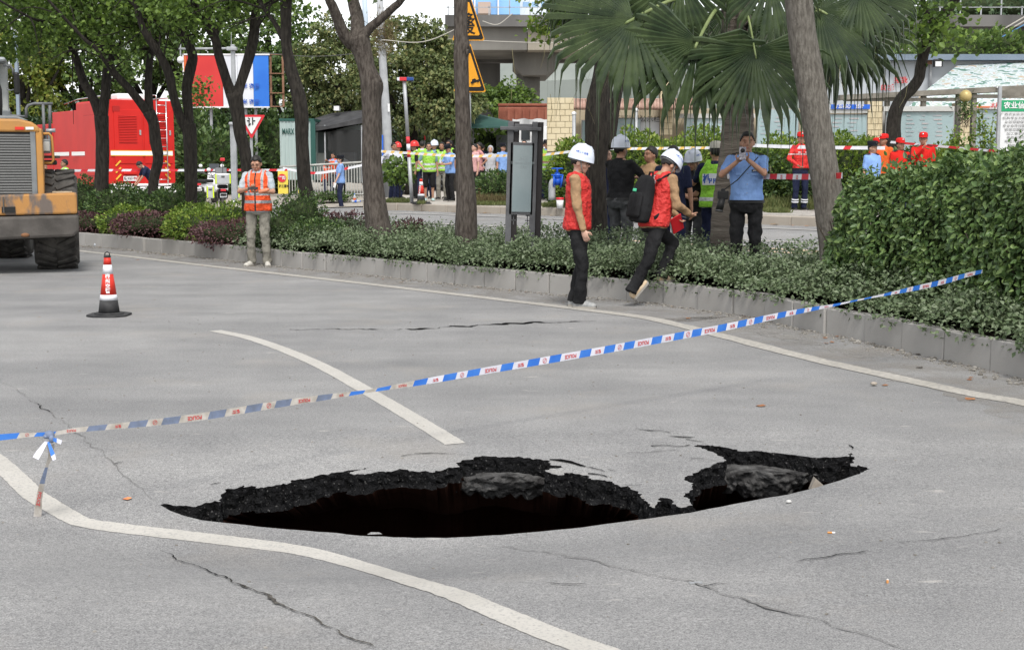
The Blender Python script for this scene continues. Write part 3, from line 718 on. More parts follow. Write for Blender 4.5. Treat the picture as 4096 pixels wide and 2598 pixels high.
for i, (p, t) in enumerate(hw[::6]):
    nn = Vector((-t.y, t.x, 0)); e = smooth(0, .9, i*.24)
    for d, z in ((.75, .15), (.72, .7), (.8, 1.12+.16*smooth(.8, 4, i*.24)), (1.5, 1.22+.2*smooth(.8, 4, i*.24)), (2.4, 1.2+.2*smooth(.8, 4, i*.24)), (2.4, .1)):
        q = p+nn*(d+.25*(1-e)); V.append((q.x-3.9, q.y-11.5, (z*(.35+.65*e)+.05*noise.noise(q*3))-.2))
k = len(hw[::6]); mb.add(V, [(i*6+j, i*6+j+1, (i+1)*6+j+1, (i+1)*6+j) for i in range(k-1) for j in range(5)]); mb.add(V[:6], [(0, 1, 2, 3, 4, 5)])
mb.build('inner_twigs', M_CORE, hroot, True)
for i in range(14):
    p, t = random.choice(hw); nn = Vector((-t.y, t.x, 0)); q = p+nn*random.uniform(.55, .8); q = Vector((q.x-3.9, q.y-11.5, 0))
    MB().tube([q, q+Vector((random.uniform(-.1, .1), 0, .35)), q+Vector((random.uniform(-.2, .2), -.02, .8))], [.012, .01, .005], 6).build('stem', M_TWIG, hroot)

# ---- trees: px, py, width-in-px polylines at a depth
def pl(pts, Y, base, dY=0):
    out = []; rr = []
    k = len(pts)
    for i, (a, b, w_) in enumerate(pts):
        y_ = Y+dY*i/max(1, k-1); q = P(a, b, y_)-base; out.append(q); rr.append(w_*y_/F/2)
    return out, rr
def dense(pts, rr, n=5):
    q = spline(pts, n); k = len(q)
    r2 = [rr[min(i//n, len(rr)-1)]+(rr[min(i//n+1, len(rr)-1)]-rr[min(i//n, len(rr)-1)])*((i % n)/n) for i in range(k)]
    return q, r2
def tree(name, label, Y, trunk, limbs, bark, crown=None, leafm=None, group='trees along the median', leaf=.1, base_z=.15, twigs=0, knots=()):
    bx_, by_, bw = trunk[0]; b0 = P(bx_, by_, Y); base = Vector((b0.x, Y, base_z))
    root = thing(name, label, 'tree', base, 0, group)
    pts, rr = pl(trunk, Y, base)
    pts = [Vector((pts[0].x, pts[0].y, -.12))]+pts; rr = [rr[0]*1.12]+rr
    q, r2 = dense(pts, rr); tr = MB().tube(q, r2, 18, lump=.12, seed=bx_*.1).build('trunk', bark, root, True)
    tips = []
    for lb in limbs:
        dY = lb[0]; lp, lr = pl(lb[1], Y, base, dY)
        d = (lp[-1]-lp[-2]).normalized(); lp.append(lp[-1]+d*.8+Vector((0, 0, .2))); lr.append(lr[-1]*.7); lp.append(lp[-1]+d*.9+Vector((0, 0, .3))); lr.append(lr[-1]*.5)
        q, r2 = dense(lp, lr); MB().tube(q, r2, 12, lump=.12, seed=lb[1][0][0]*.1).build('limb', bark, root, True); tips.append((q, r2))
    for px, py, rk, sh in knots:
        c = P(px, py, Y-.06)-base; mb = MB(); s_ = Y/F
        a = [(c.x+rk*s_*math.cos(t)*.8, c.y-.07*0-rk*s_*.25*math.cos(t)**2*0, c.z+rk*s_*math.sin(t)*sh) for t in [i*2*math.pi/14 for i in range(15)]]
        mb.tube(a, [rk*s_*.33]*15, 8); mb.build('knot', bark, root, True)
        MB().ell(c+Vector((0, .02, 0)), (rk*s_*.45, .05, rk*s_*sh*.6), 10).build('knot_hollow', M_BARK_D, root, True)
    if twigs:
        for i in range(twigs):
            q, r2 = random.choice(tips); k = random.randrange(len(q)//3, len(q)); p = q[k]; d = Vector((random.gauss(0, 1), random.gauss(0, .7), random.gauss(.1, .5))).normalized()
            l_ = random.uniform(.5, 1.3); e = p+d*l_*.5+Vector((0, 0, random.uniform(-.1, .15))); f_ = p+d*l_+Vector((0, 0, random.uniform(-.35, .2)))
            MB().tube(spline([p, e, f_], 4), [.016*(1-j/9)+.003 for j in range(9)], 5).build('twig', bark, root)
    if crown:
        C = []; 
        for cx, cy, rx, ry, dy, n in crown:
            c = P(cx, cy, Y+dy)-base; s_ = (Y+dy)/F
            n = int(n*1.5); kk = max(6, n//45); cl = rnd_dir(kk)*(RNG.random((kk, 1))**.45)*np.array([rx*s_, rx*s_*.8, ry*s_])+np.array(c)
            for j in range(kk):
                m_ = max(1, int(n/kk)); pos = cl[j]+RNG.normal(size=(m_, 3))*np.array([.17, .17, .12])*(leaf/.1); C.append(pos)
        C = np.concatenate(C); n = len(C); ax = rnd_dir(n)+np.array([0, 0, -.35]); up = rnd_dir(n)*.7+np.array([0, 0, 1])
        L = .8*leaf*(.6+.7*RNG.random(n)); leaves('crown', C, ax, up, L, L*.8, leafm, root, hi=True, fold=.15, kind='stuff')
    return root
tree('tree', 'dark trunk forking low into a V in front of the red truck, nearest the loader', 28.5, [(407, 760, 54), (410, 618, 54), (409, 531, 50), (405, 464, 56)],
     [(.6, [(405, 475, 44), (373, 393, 38), (334, 326, 34), (310, 251, 30), (287, 189, 30), (287, 106, 26), (285, 20, 22)]), (0, [(408, 475, 44), (420, 393, 38), (428, 295, 36), (436, 244, 36), (409, 208, 26), (373, 169, 24), (346, 134, 24), (299, 59, 20), (290, 0, 16)]), (1, [(434, 250, 30), (444, 169, 24), (440, 60, 20), (452, -20, 16)]), (.4, [(440, 240, 26), (472, 220, 22), (487, 157, 20), (480, 60, 18), (520, -30, 14)]), (-.8, [(310, 200, 18), (255, 140, 16), (200, 95, 14), (120, 70, 10)])],
     M_BARK_D, [(250, -60, 330, 170, -.5, 1700), (90, 80, 220, 150, .3, 1500), (300, 120, 180, 80, -1, 520), (430, 40, 200, 110, 0, 1100), (60, 190, 120, 60, 1, 300)], L_TREE, leaf=.115, twigs=30)
tree('tree', 'dark bent trunk with a long limb leaning left across the red truck', 27.6, [(613, 745, 38), (633, 637, 42), (621, 559, 46), (613, 491, 44), (596, 448, 50)],
     [(-.6, [(596, 455, 38), (550, 397, 33), (507, 346, 30), (456, 291, 28), (425, 245, 24), (380, 190, 18), (330, 150, 14)]), (.5, [(598, 455, 36), (593, 354, 29), (597, 267, 28), (605, 210, 27), (629, 157, 24), (645, 60, 20), (660, 0, 16)])],
     M_BARK_D, [(560, -30, 230, 150, 0, 1500), (520, 100, 130, 70, -.6, 420), (640, 50, 130, 90, .4, 600), (480, 200, 70, 40, -.4, 110)], L_TREE, leaf=.11, twigs=24)
tree('tree', 'dark knobbly trunk forking into two wavy limbs right of the truck ladder', 26.4, [(766, 822, 46), (762, 657, 50), (758, 539, 55), (750, 500, 62)],
     [(-.5, [(748, 520, 44), (719, 464, 37), (692, 377, 36), (676, 299, 37), (644, 228, 34), (605, 169, 33), (575, 120, 28), (550, 40, 24), (540, 0, 20)]), (.4, [(754, 520, 42), (754, 452, 39), (747, 354, 40), (762, 275, 43), (770, 224, 38), (747, 165, 34), (712, 118, 30), (690, 40, 24), (680, 0, 20)]), (.8, [(715, 120, 18), (690, 90, 16), (640, 80, 14), (560, 100, 10)])],
     M_BARK_D, [(700, -40, 260, 150, 0, 1600), (740, 60, 140, 80, -.8, 520), (800, 395, 85, 55, 9, 260), (730, 330, 60, 60, 10, 150)], L_TREE, leaf=.11, twigs=26)
tree('tree', 'dark trunk with a wide Y fork framing the grey camera pole', 24.6, [(990, 815, 46), (984, 629, 46), (961, 537, 50), (952, 462, 52), (938, 372, 66)],
     [(-.6, [(930, 385, 46), (904, 314, 38), (873, 216, 35), (857, 149, 35), (802, 71, 28), (775, 12, 24), (765, -20, 22)]), (.1, [(857, 155, 28), (836, 70, 25), (830, 0, 22)]), (.6, [(860, 150, 24), (881, 86, 22), (912, 20, 20), (925, -10, 18)]), (.3, [(945, 385, 48), (963, 334, 40), (991, 244, 40), (1014, 157, 42), (1022, 59, 38), (1030, -10, 34)])],
     M_BARK_D, [(880, -90, 330, 150, 0, 1700), (940, 30, 150, 70, 1.2, 420), (760, 30, 140, 70, -.6, 420)], L_TREE, leaf=.105, twigs=20)
tree('tree', 'dark curved trunk standing between the yield sign and the green cabin', 23.2, [(1236, 835, 60), (1218, 721, 55), (1209, 583, 52), (1207, 472, 56), (1195, 385, 57), (1168, 291, 48), (1148, 196, 44), (1144, 118, 43), (1144, -30, 46)],
     [(.4, [(1130, 152, 24), (1097, 90, 18), (1062, 43, 17), (1038, -5, 15)])], M_BARK_D, [(1150, -130, 240, 140, 0, 900), (1080, 10, 90, 40, 1, 120)], L_TREE, leaf=.1, twigs=10)
tree('tree', 'thick grey-brown trunk with a big knot and three spreading limbs', 20.6, [(1512, 930, 112), (1508, 880, 100), (1494, 764, 86), (1488, 646, 78), (1488, 511, 75), (1486, 393, 80), (1488, 342, 92), (1466, 275, 68), (1447, 204, 76), (1428, 150, 96)],
     [(-.4, [(1412, 175, 62), (1376, 138, 48), (1352, 79, 44), (1329, 24, 40), (1310, -20, 36)]), (.3, [(1430, 165, 66), (1428, 79, 51), (1415, 20, 47), (1410, -20, 44)]), (-.2, [(1440, 160, 50), (1479, 114, 36), (1526, 75, 32), (1577, 28, 29), (1612, -10, 26)])],
     M_BARK_B, [(1420, -180, 330, 130, 0, 800)], L_TREE, leaf=.1, twigs=0, knots=((1502, 330, 22, 1.2), (1505, 648, 14, .7)))
tree('tree', 'straight grey-brown trunk with a split knot hiding the yellow warning signs', 19.2, [(1866, 965, 92), (1864, 804, 85), (1856, 646, 66), (1852, 511, 60), (1848, 354, 58), (1844, 235, 62), (1848, 189, 66), (1844, 130, 55), (1844, -40, 55)],
     [(.3, [(1844, 5, 40), (1838, -60, 36), (1810, -140, 30)])], M_BARK_B, [(1840, -260, 300, 130, 0, 500)], L_TREE, leaf=.1, knots=((1846, 196, 26, 1.35),))
tree('tree', 'dark gnarled twin trunk behind the left red-vested worker', 20.4, [(2385, 960, 92), (2380, 696, 88), (2391, 530, 105), (2391, 432, 98), (2406, 334, 80), (2414, 236, 66), (2430, 120, 56), (2450, -10, 46)],
     [(.5, [(2430, 590, 50), (2446, 511, 46), (2465, 393, 42), (2487, 314, 38), (2540, 180, 30), (2600, 60, 26), (2660, -10, 22)])], M_BARK_D,
     [(2215, 60, 60, 80, .5, 300), (2640, 110, 120, 130, 1, 560), (2560, 210, 80, 80, 1.2, 240), (2430, -150, 420, 130, 0, 900), (2600, 20, 160, 70, 1, 300)], L_LIME, leaf=.10, twigs=8, knots=((2415, 480, 22, .6),))
tree('tree', 'big smooth grey leaning trunk rising out of the hedge', 14.6, [(3345, 1020, 132), (3318, 820, 124), (3300, 696, 119), (3285, 589, 115), (3257, 432, 114), (3222, 220, 114), (3206, 110, 108), (3191, -40, 104)],
     [(.3, [(3195, 0, 70), (3170, -120, 60), (3120, -260, 44)])], M_BARK_G, [(3170, -420, 420, 150, 0, 400)], L_TREE, leaf=.1, knots=((3256, 226, 17, .65),))
tree('tree', 'dark S-curved trunk beyond the road among the red-capped men', 33, [(3573, 610, 62), (3577, 471, 55), (3608, 393, 51), (3647, 354, 46), (3675, 314, 43), (3682, 275, 43), (3694, 216, 42), (3710, 157, 41), (3730, 98, 38), (3773, 59, 38), (3808, 20, 35), (3830, -30, 32)],
     [(.3, [(3740, 95, 26), (3700, 40, 22), (3690, -20, 18)]), (-.3, [(3800, 25, 24), (3860, -30, 20), (3930, -80, 16)])], M_BARK_D, [(3690, 60, 70, 60, -.5, 150), (3780, 100, 60, 60, -.8, 130), (3745, 185, 18, 20, -.6, 14), (3720, -80, 220, 80, 0, 400), (3660, 130, 40, 40, -.6, 60)], L_TREE, leaf=.20, group='trees beyond the road', base_z=WZ)

# ---- fan palm
proot = thing('palm_tree', 'fan palm with drooping green fronds behind the officer in light blue', 'palm', (P(2905, 1000, 17.6).x, 17.6, .15), 0)
pb = Vector(proot.location)
pts, rr = pl([(2902, 1010, 132), (2912, 840, 126), (2930, 690, 124), (2948, 550, 128), (2955, 432, 118), (2950, 300, 108), (2945, 150, 112), (2945, 20, 120), (2945, -60, 90)], 17.6, pb)
q, r2 = dense([Vector((pts[0].x, 0, -.1))]+pts, [rr[0]*1.15]+rr, 8); r2 = [a*(1+.02*math.sin(i*2.4)) for i, a in enumerate(r2)]
MB().tube(q, r2, 20, lump=.05).build('trunk', M_PALMTRUNK, proot, True)
M_PET = mat('petiole', (.13, .17, .06), (.20, .24, .10), .5, 5)
def frond(hub, Yh, dirpx, L, spread=135, nseg=35, tilt=.25, droop=.8, crown=(2945, 10)):
    h = P(hub[0], hub[1], Yh)-pb; c = P(crown[0], crown[1], 17.6)-pb
    a = Vector((dirpx[0], -.35+random.uniform(-.1, .1), -dirpx[1])).normalized()
    nrm = Vector((0, -1, tilt+.3)); side = a.cross(nrm).normalized(); nrm = side.cross(a).normalized()
    mb = MB(); rs = (0, .14, .3, .44, .52, .60, .68, .76, .85, .93, 1.0)
    dphi = R(2*spread)/nseg
    for i in range(nseg):
        ph = -R(spread)+dphi*(i+.5)+random.uniform(-.02, .02); ll = 1.42*L*(.72+.28*math.cos(ph*.62))*random.uniform(.92, 1.06)
        d = a*math.cos(ph)+side*math.sin(ph); tdir = -a*math.sin(ph)+side*math.cos(ph)
        split = .46+.10*random.random(); dr = droop*random.uniform(.6, 1.5); cup = nrm*(-.22)
        V = []; p = Vector(h); r0 = 0; dn = Vector((0, -.05, -1)); bs = random.uniform(.44, .62)
        for r in rs:
            wd = math.tan(dphi/2)*min(r, split)*ll*(1 if r <= split else max(.07, 1-1.15*((r-split)/(1-split))**.75))*1.0
            bend = smooth(bs, bs+.16, r)*min(1, dr*1.35); dd = (d*(1-bend)+dn*bend).normalized()
            p = p+dd*ll*(r-r0)+cup*((r*r-r0*r0)*ll*.4); r0 = r; td = tdir*(1-.6*bend)
            V += [p-td*wd, p+nrm*wd*.85, p+td*wd]
        mb.add(V, [(j*3+k_, j*3+k_+1, (j+1)*3+k_+1, (j+1)*3+k_) for j in range(len(rs)-1) for k_ in (0, 1)])
    o = mb.build('frond', L_PALM, proot)
    m_ = c.lerp(h, .55)+Vector((0, -.05, .16)); MB().tube(spline([c, m_, h, h+a*.12], 5), [.028-.001*k_ for k_ in range(16)], 8, squash=.6).build('petiole', M_PET, o, True)
    return o
for hub, Yh, d, L, sp in (((2532, 78), 16.4, (-.80, .50), 1.22, 118), ((2792, 165), 16.2, (-.32, .95), 1.08, 125), ((3018, 198), 16.1, (.12, 1), 1.04, 112), ((3275, 40), 16.8, (.85, .50), 1.15, 105), ((2470, -90), 17.3, (-.8, .40), .95, 120), ((3440, -35), 16.9, (.9, .25), .85, 115), ((3350, 100), 17.8, (.55, .85), 1.1, 100), ((2640, 40), 18.3, (-.45, .9), 1.0, 105), ((2900, 60), 18.5, (-.05, 1), .85, 110), ((3120, 60), 18.4, (.35, .95), 1.0, 105), ((2330, -60), 17.0, (-.35, .8), .7, 105), ((2720, -90), 16.9, (-.4, .9), .9, 120), ((3080, -80), 16.8, (.2, 1), .85, 120)):
    frond(hub, Yh, d, L, sp)
mb = MB()
for i in range(80):                                        # dry threads hanging from the leaf tips
    px = random.gauss(2880, 300); p = P(px, random.uniform(150, 380), random.uniform(16.2, 18.3))-pb; l_ = random.uniform(.2, .5)
    mb.tube([p, p+Vector((random.uniform(-.04, .04), 0, -l_*.5)), p+Vector((random.uniform(-.1, .1), 0, -l_))], [.0035, .003, .0015], 3)
mb.build('hanging_fibres', mat('fibre', (.17, .16, .08), (.25, .22, .12), .8, 8), proot)['kind'] = 'stuff'
for i in range(16):                                         # old leaf bases
    t = random.uniform(0, 6.28); p = P(2945, random.uniform(60, 300), 17.6)-pb
    MB().tube([p+Vector((math.cos(t)*.12, math.sin(t)*.12, 0)), p+Vector((math.cos(t)*.32, math.sin(t)*.32, .1))], [.05, .02], 6).build('leaf_base', M_BARK_D, proot)

# ---- trees of the background
def far_tree(label, cx, cy, rx, ry, Y, m, N, leaf=.22, trunkw=.3, name='tree', group='trees of the background', base=None, pods=False):
    c = P(cx, cy, Y); s_ = Y/F; bz = zg(c.x, Y) if base is None else base
    root = thing(name, label, 'tree', (c.x, Y, bz), 0, group); cz = c.z-bz
    MB().tube(spline([Vector((0, 0, -.2)), Vector((.1, 0, cz*.4)), Vector((-.1, 0, cz))], 4), [trunkw*(1-.06*i) for i in range(9)], 10, lump=.1).build('trunk', M_BARK_D, root, True)
    for i in range(5):
        t = i*1.3; MB().tube([(0, 0, cz*.55), (math.cos(t)*rx*s_*.4, math.sin(t)*rx*s_*.3, cz*.8), (math.cos(t)*rx*s_*.75, math.sin(t)*rx*s_*.5, cz*.95+ry*s_*.2)], [trunkw*.45, trunkw*.3, .05], 8).build('limb', M_BARK_D, root, True)
    kk = max(12, N//60); d = rnd_dir(kk); rad = .45+.55*RNG.random((kk, 1))**.6
    cl = d*rad*np.array([rx*s_, rx*s_*.75, ry*s_])+np.array([0, 0, cz]); per = N//kk; pos = []; nr = []
    for j in range(kk):
        r_ = .38*(.6+.8*RNG.random())*(leaf/.22); q = rnd_dir(per); pos.append(cl[j]+q*np.array([1.25, 1.25, .8])*r_*(1-.5*RNG.random((per, 1))**2)); nr.append(q*.6+d[j]*.5)
    pos = np.concatenate(pos); nr = np.concatenate(nr); n = len(pos)
    ax = nr+rnd_dir(n)*.8+np.array([0, 0, -.25]); up = nr+rnd_dir(n)*.5+np.array([0, 0, .5]); L = leaf*(.6+.7*RNG.random(n))
    leaves('crown', pos, ax, up, L, L*.75, m, root, kind='stuff')
    if pods:
        mb = MB()
        for i in range(150):
            p = pos[random.randrange(n)]; mb.tube([p, p+np.array([.02, 0, -.35])], [.03, .015], 4)
        mb.build('seed_pods', mat('pod', (.16, .18, .07), (.22, .24, .1), .7, 3), root)['kind'] = 'stuff'
    return root
for a in (('pale yellow-green tree filling the far left edge behind the loader cab', 90, 300, 190, 210, 62, L_YEL, 5200),
          ('tall green tree at the top left corner behind the fork of the nearest trunk', 150, 60, 240, 130, 66, L_BACK, 4200),
          ('broad green tree above the red truck cab', 330, 270, 220, 190, 64, L_BACK, 5200),
          ('green tree behind the red truck roof, right of its ladder', 590, 180, 230, 190, 68, L_BACK, 5200),
          ('green tree standing behind the left end of the striped billboard', 760, 150, 200, 160, 66, L_BACK, 4200),
          ('dark green tree behind the middle of the striped billboard', 900, 330, 230, 190, 71, L_BACK, 4200),
          ('green tree rising behind the right end of the striped billboard', 1080, 150, 190, 200, 68, L_BACK, 4800),
          ('tall dark tree right of the billboard frame, above the cabin roof', 1170, 380, 140, 200, 64, L_GREEN, 3600)):
    far_tree(*a)
far_tree('olive tree hung with seed pods above the dark awning', 1350, 310, 190, 240, 60, L_OLIVE, 11000, .17, pods=True)
far_tree('big olive tree hung with seed pods behind the concrete pole', 1640, 310, 230, 240, 57, L_OLIVE, 15000, .17, pods=True)
far_tree('olive tree hung with seed pods, seen between the pole and the straight trunk', 1790, 420, 130, 130, 55, L_OLIVE, 6000, .16, pods=True)
far_tree('small bright green tree in front of the viaduct column', 2020, 405, 110, 70, 66, L_TREE, 1800, .22, .1)
far_tree('young tree with soft leaves in front of the white-shirted man', 1585, 690, 42, 45, 38.5, L_TREE, 420, .15, .02, group=None, base=WZ)
for px, y0, Y, rx, N, m, lab in ((110, 470, 60, 2.6, 2600, L_DARK, 'dark thicket behind the loader hood'), (300, 520, 66, 2.6, 1500, L_DARK, 'dark thicket behind the red truck'), (760, 430, 62, 2.2, 2600, L_GREEN, 'leafy thicket between the red truck and the billboard posts'), (860, 520, 58, 2.0, 2600, L_GREEN, 'thicket under the left billboard post behind the scooter'), (1000, 450, 63, 2.4, 2600, L_DARK, 'dark thicket under the billboard behind the yield sign'), (1090, 470, 60, 1.6, 1800, L_GREEN, 'broad-leaved thicket left of the green cabin'), (690, 470, 66, 1.8, 1600, L_DARK, 'dark thicket behind the truck ladder'), (1700, 500, 62, 2.0, 1300, L_DARK, 'dark bushes under the olive trees behind the crowd'), (1950, 500, 58, 1.2, 900, L_TREE, 'bright shrub under the green canopy')):
    bush('thicket', lab, px, y0, 0, Y, rx, m, N, .24, 'thickets of the background', base=.3)
# far hills beyond the viaduct, distance haze put into their grey-green colour
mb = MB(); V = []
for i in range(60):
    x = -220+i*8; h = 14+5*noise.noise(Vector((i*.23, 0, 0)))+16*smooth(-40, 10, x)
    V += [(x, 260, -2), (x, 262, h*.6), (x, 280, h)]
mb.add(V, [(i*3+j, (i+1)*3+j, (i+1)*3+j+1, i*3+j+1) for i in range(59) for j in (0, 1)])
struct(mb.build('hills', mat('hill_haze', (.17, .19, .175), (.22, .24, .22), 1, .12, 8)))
# ---- clipped hedge and shrubs across the road on the right
for px, y0, Y, rx, N, m, lab in ((2290, 560, 35, .55, 1700, L_LIME, 'bright shrub against the corner tile pillar behind the blue valve'), (2400, 700, 33.5, .8, 1200, L_GREEN, 'dark bush behind the blue valve'), (2560, 535, 34.5, 1.0, 3000, L_LIME, 'bright rounded shrub between the twin trunk and the tan-shirted man'), (2700, 560, 34, .9, 2400, L_LIME, 'bright rounded shrub behind the backpack man helmet'), (2830, 520, 34.5, 1.0, 3000, L_LIME, 'tall bright rounded shrub left of the palm trunk'), (3000, 590, 33.4, .9, 2200, L_GREEN, 'green hedge bush right of the palm trunk behind the officer'), (3130, 560, 33.8, 1.0, 2800, L_LIME, 'bright bush behind the red-uniformed rescuer'), (3380, 545, 33.5, .95, 2800, L_LIME, 'bright bush right of the leaning trunk'), (3480, 560, 34, .8, 1800, L_LIME, 'bright bush behind the black-capped policeman'), (3800, 580, 31.5, .9, 2200, L_LIME, 'bright bush under the hanging planter'), (3930, 600, 30.5, .9, 2200, L_GREEN, 'green bush left of the green notice sign'), (2450, 600, 34.2, .8, 2000, L_GREEN, 'dark bush behind the black-shirted man'), (2250, 640, 35.5, .5, 900, L_GREEN, 'dark bush behind the lantern totem'), (3660, 600, 32.5, .8, 1800, L_GREEN, 'dark bush behind the men in red uniforms'), (3250, 640, 33, .8, 1500, L_GREEN, 'dark bush right behind the rescuer'), (4090, 610, 27.5, .9, 1500, L_GREEN, 'green bush at the foot of the green notice sign')):
    bush('clipped_shrub', lab, px, y0, 0, Y, rx, m, int(N*1.7), .10, 'shrubs across the road', base=WZ)
for px, Y, hh_, lab in ((3850, 30.6, 470, 'tall pale shoots left of the hanging planter'), (3930, 30.2, 430, 'tall pale shoots right of the hanging planter')):
    b0 = P(px, 700, Y); root = thing('shoot', lab, 'plant', (b0.x, Y, WZ), 0, 'tall pale shoots'); 
    for j in range(5):
        tp = P(px+random.uniform(-45, 45), hh_+random.uniform(-10, 90), Y)-Vector((b0.x, Y, WZ)); MB().tube([(0, 0, 0), tp*.6+Vector((.02, 0, 0)), tp], [.012, .008, .004], 5).build('stem', M_TWIG, root)
        n = 60; t = .55+.45*RNG.random(n); pos = np.array(tp)[None]*t[:, None]+RNG.normal(size=(n, 3))*.07; L = .10*(.6+.6*RNG.random(n)); leaves('foliage', pos, rnd_dir(n), rnd_dir(n, 1), L, L*.6, L_LIME, root, kind='stuff')
# grass tufts
def grass(name, label, px0, px1, y, Y, n, hgt, m, z=WZ, dep=.5):
    a = P(px0, y, Y); b = P(px1, y, Y); pos = np.stack([a.x+(b.x-a.x)*RNG.random(n), Y+dep*(RNG.random(n)-.5)*2-(a.x+(b.x-a.x)*.5)*0, np.full(n, z)], 1)
    ax = rnd_dir(n)*.5+np.array([0, 0, 1]); L = hgt*(.5+.7*RNG.random(n)); tag(leaves(name, pos, ax, rnd_dir(n), L, .018, m), label, 'grass', kind='stuff')
L_GRASS = leafmat('grass_blade', [(.07, .10, .03), (.13, .16, .05), (.2, .2, .08)], .6, .3)
L_DRY = leafmat('dry_blade', [(.12, .09, .045), (.2, .15, .08), (.16, .17, .06)], .7, .3)
grass('grass', 'green grass strip on the pavement edge left of the far cone', 1550, 1640, 810, 38.2, 900, .14, L_GRASS)
grass('grass', 'grass tuft growing at the far cone base', 1670, 1700, 815, 36.6, 120, .12, L_GRASS, dep=.2)
grass('grass', 'dry brown grass patch on the pavement left of the lantern totem', 1910, 2040, 815, 36.4, 2200, .3, L_DRY)
grass('grass', 'green grass along the pavement edge below the dry patch', 1900, 2060, 830, 35.6, 900, .13, L_GRASS, dep=.3)
grass('grass', 'short grass on the pavement under the blue valve', 2170, 2280, 820, 34.0, 900, .14, L_GRASS)
grass('grass', 'grass tufts on the pavement left of the rescuer', 3060, 3150, 850, 29.8, 700, .14, L_GRASS)
grass('grass', 'leafy border plants under the hedge behind the rescuer', 3060, 3260, 800, 32.0, 900, .34, L_GRASS)
bush('shrub', 'green shrub on the pavement left of the lantern totem', 2010, 690, 0, 37.0, .75, L_GREEN, 1700, .1, base=WZ)
bush('shrub', 'low weedy bush at the foot of the railings', 1330, 770, 0, 47, .8, L_GREEN, 500, .1, base=.35)
# ================================================================== objects
M_RED = mat('red_plastic', (.62, .035, .02), (.5, .03, .018), .45, 6); M_WHT = mat('white_band', (.66, .67, .70), (.58, .59, .62), .5, 8); M_BLK = mat('black_rubber', (.022, .022, .023), (.045, .045, .045), .7, 12)
M_STEEL = mat('grey_steel', (.30, .31, .32), (.38, .39, .40), .5, 5, metal=.3); M_DKSTEEL = mat('dark_steel', (.06, .06, .062), (.09, .09, .09), .5, 6)
M_WHITE = mat('white_paint', (.7, .7, .7), (.62, .62, .62), .5, 3); M_BLACK = mat('black_paint', (.012, .012, .012), rough=.5)
M_GLASS = mat('dark_glass', (.03, .035, .04), rough=.08, spec=.6); M_CHROME = mat('chrome', (.6, .6, .6), rough=.2, metal=1)
M_BLUE = mat('blue_paint', (.02, .10, .5), (.025, .13, .58), .45, 3); M_TXTRED = mat('print_red', (.5, .05, .05), rough=.6); M_TXTBLUE = mat('print_blue', (.03, .10, .42), rough=.6)
M_GREENP = mat('green_print', (.02, .28, .12), rough=.6)
def pb(mb, base, x0, y0, x1, y1, Y, dep, mi=0):
    ym = (y0+y1)/2; a = Vector((P(x0, ym, Y).x, Y, P(x0, y1, Y).z))-base; b = Vector((P(x1, ym, Y).x, Y, P(x1, y0, Y).z))-base
    mb.box(((a.x+b.x)/2, a.y+dep/2, (a.z+b.z)/2), (abs(b.x-a.x), dep, abs(b.z-a.z)), None, mi); return mb
def part(name, base, root, m, x0, y0, x1, y1, Y, dep, bevel=0):
    return pb(MB(), base, x0, y0, x1, y1, Y, dep).build(name, m, root, bevel=bevel)

# ---- traffic cones
def cone(label, p, rz, s=1, group='traffic cones'):
    r = thing('traffic_cone', label, 'traffic cone', p, rz, group)
    mb = MB(); oc = [(x*.205*s, y*.205*s) for x, y in ((-1, -.55), (-.55, -1), (.55, -1), (1, -.55), (1, .55), (.55, 1), (-.55, 1), (-1, .55))]
    mb.prism(oc, 0, .022*s, axis='z'); mb.build('base', M_BLK, r, bevel=.004)
    MB().lathe([(.150*s, .022*s), (.150*s, .034*s), (.112*s, .036*s)], 24).build('base_rim', M_BLK, r, True)
    z = [(.035, .108), (.165, .090), (.222, .082), (.435, .0535), (.53, .0415), (.605, .034)]
    for nm, i, m in (('rubber_foot', 0, M_BLK), ('reflective_band', 1, M_WHT), ('red_sleeve', 2, M_RED), ('reflective_band', 3, M_WHT), ('red_top', 4, M_RED)):
        (z0, r0), (z1, r1) = z[i], z[i+1]; b = .001*(i % 2)
        MB().lathe([((r0+b)*s, z0*s), ((r1+b)*s, z1*s)], 28).build(nm, m, r, True)
    MB().lathe([(.036*s, .605*s), (.034*s, .622*s), (.02*s, .626*s)], 16).build('top_ring', M_BLK, r, True)
    MB().tube([(-.026*s, 0, .62*s), (-.022*s, 0, .65*s), (0, 0, .664*s), (.022*s, 0, .65*s), (.026*s, 0, .62*s)], [.006*s]*5, 6).build('handle', M_BLK, r, True)
    mb = MB(); a = R(12)
    for i, ch in enumerate('柳州交警'):
        zz = (.405-i*.052)*s; rr = (.082+(.0535-.082)*(zz/s-.222)/(.435-.222))*s+.0025
        M = Matrix.Rotation(a, 4, 'Z') @ Matrix.Translation((0, 0, zz)) @ Matrix.Rotation(R(90-7.6), 4, 'X') @ Matrix.Translation((0, 0, rr)); mb.text(ch, .050*s, M, bend=rr)
    mb.build('lettering', M_WHITE, r)
    return r
cone('red and white traffic cone on the open road in front of the loader', G(437, 1262), 0)
q = P(1685, 815, 37); cone('traffic cone on the far pavement before the crowd, on a doubled base', (q.x, 37, WZ+.03), R(-40), 1.05)
mb = MB().box((0, 0, .015), (.46, .46, .03)); tag(mb.build('rubber_mat', M_BLK, None, loc=(q.x, 37, WZ), rot=(0, 0, .3), bevel=.005), 'spare black rubber base under the far cone', 'cone base')

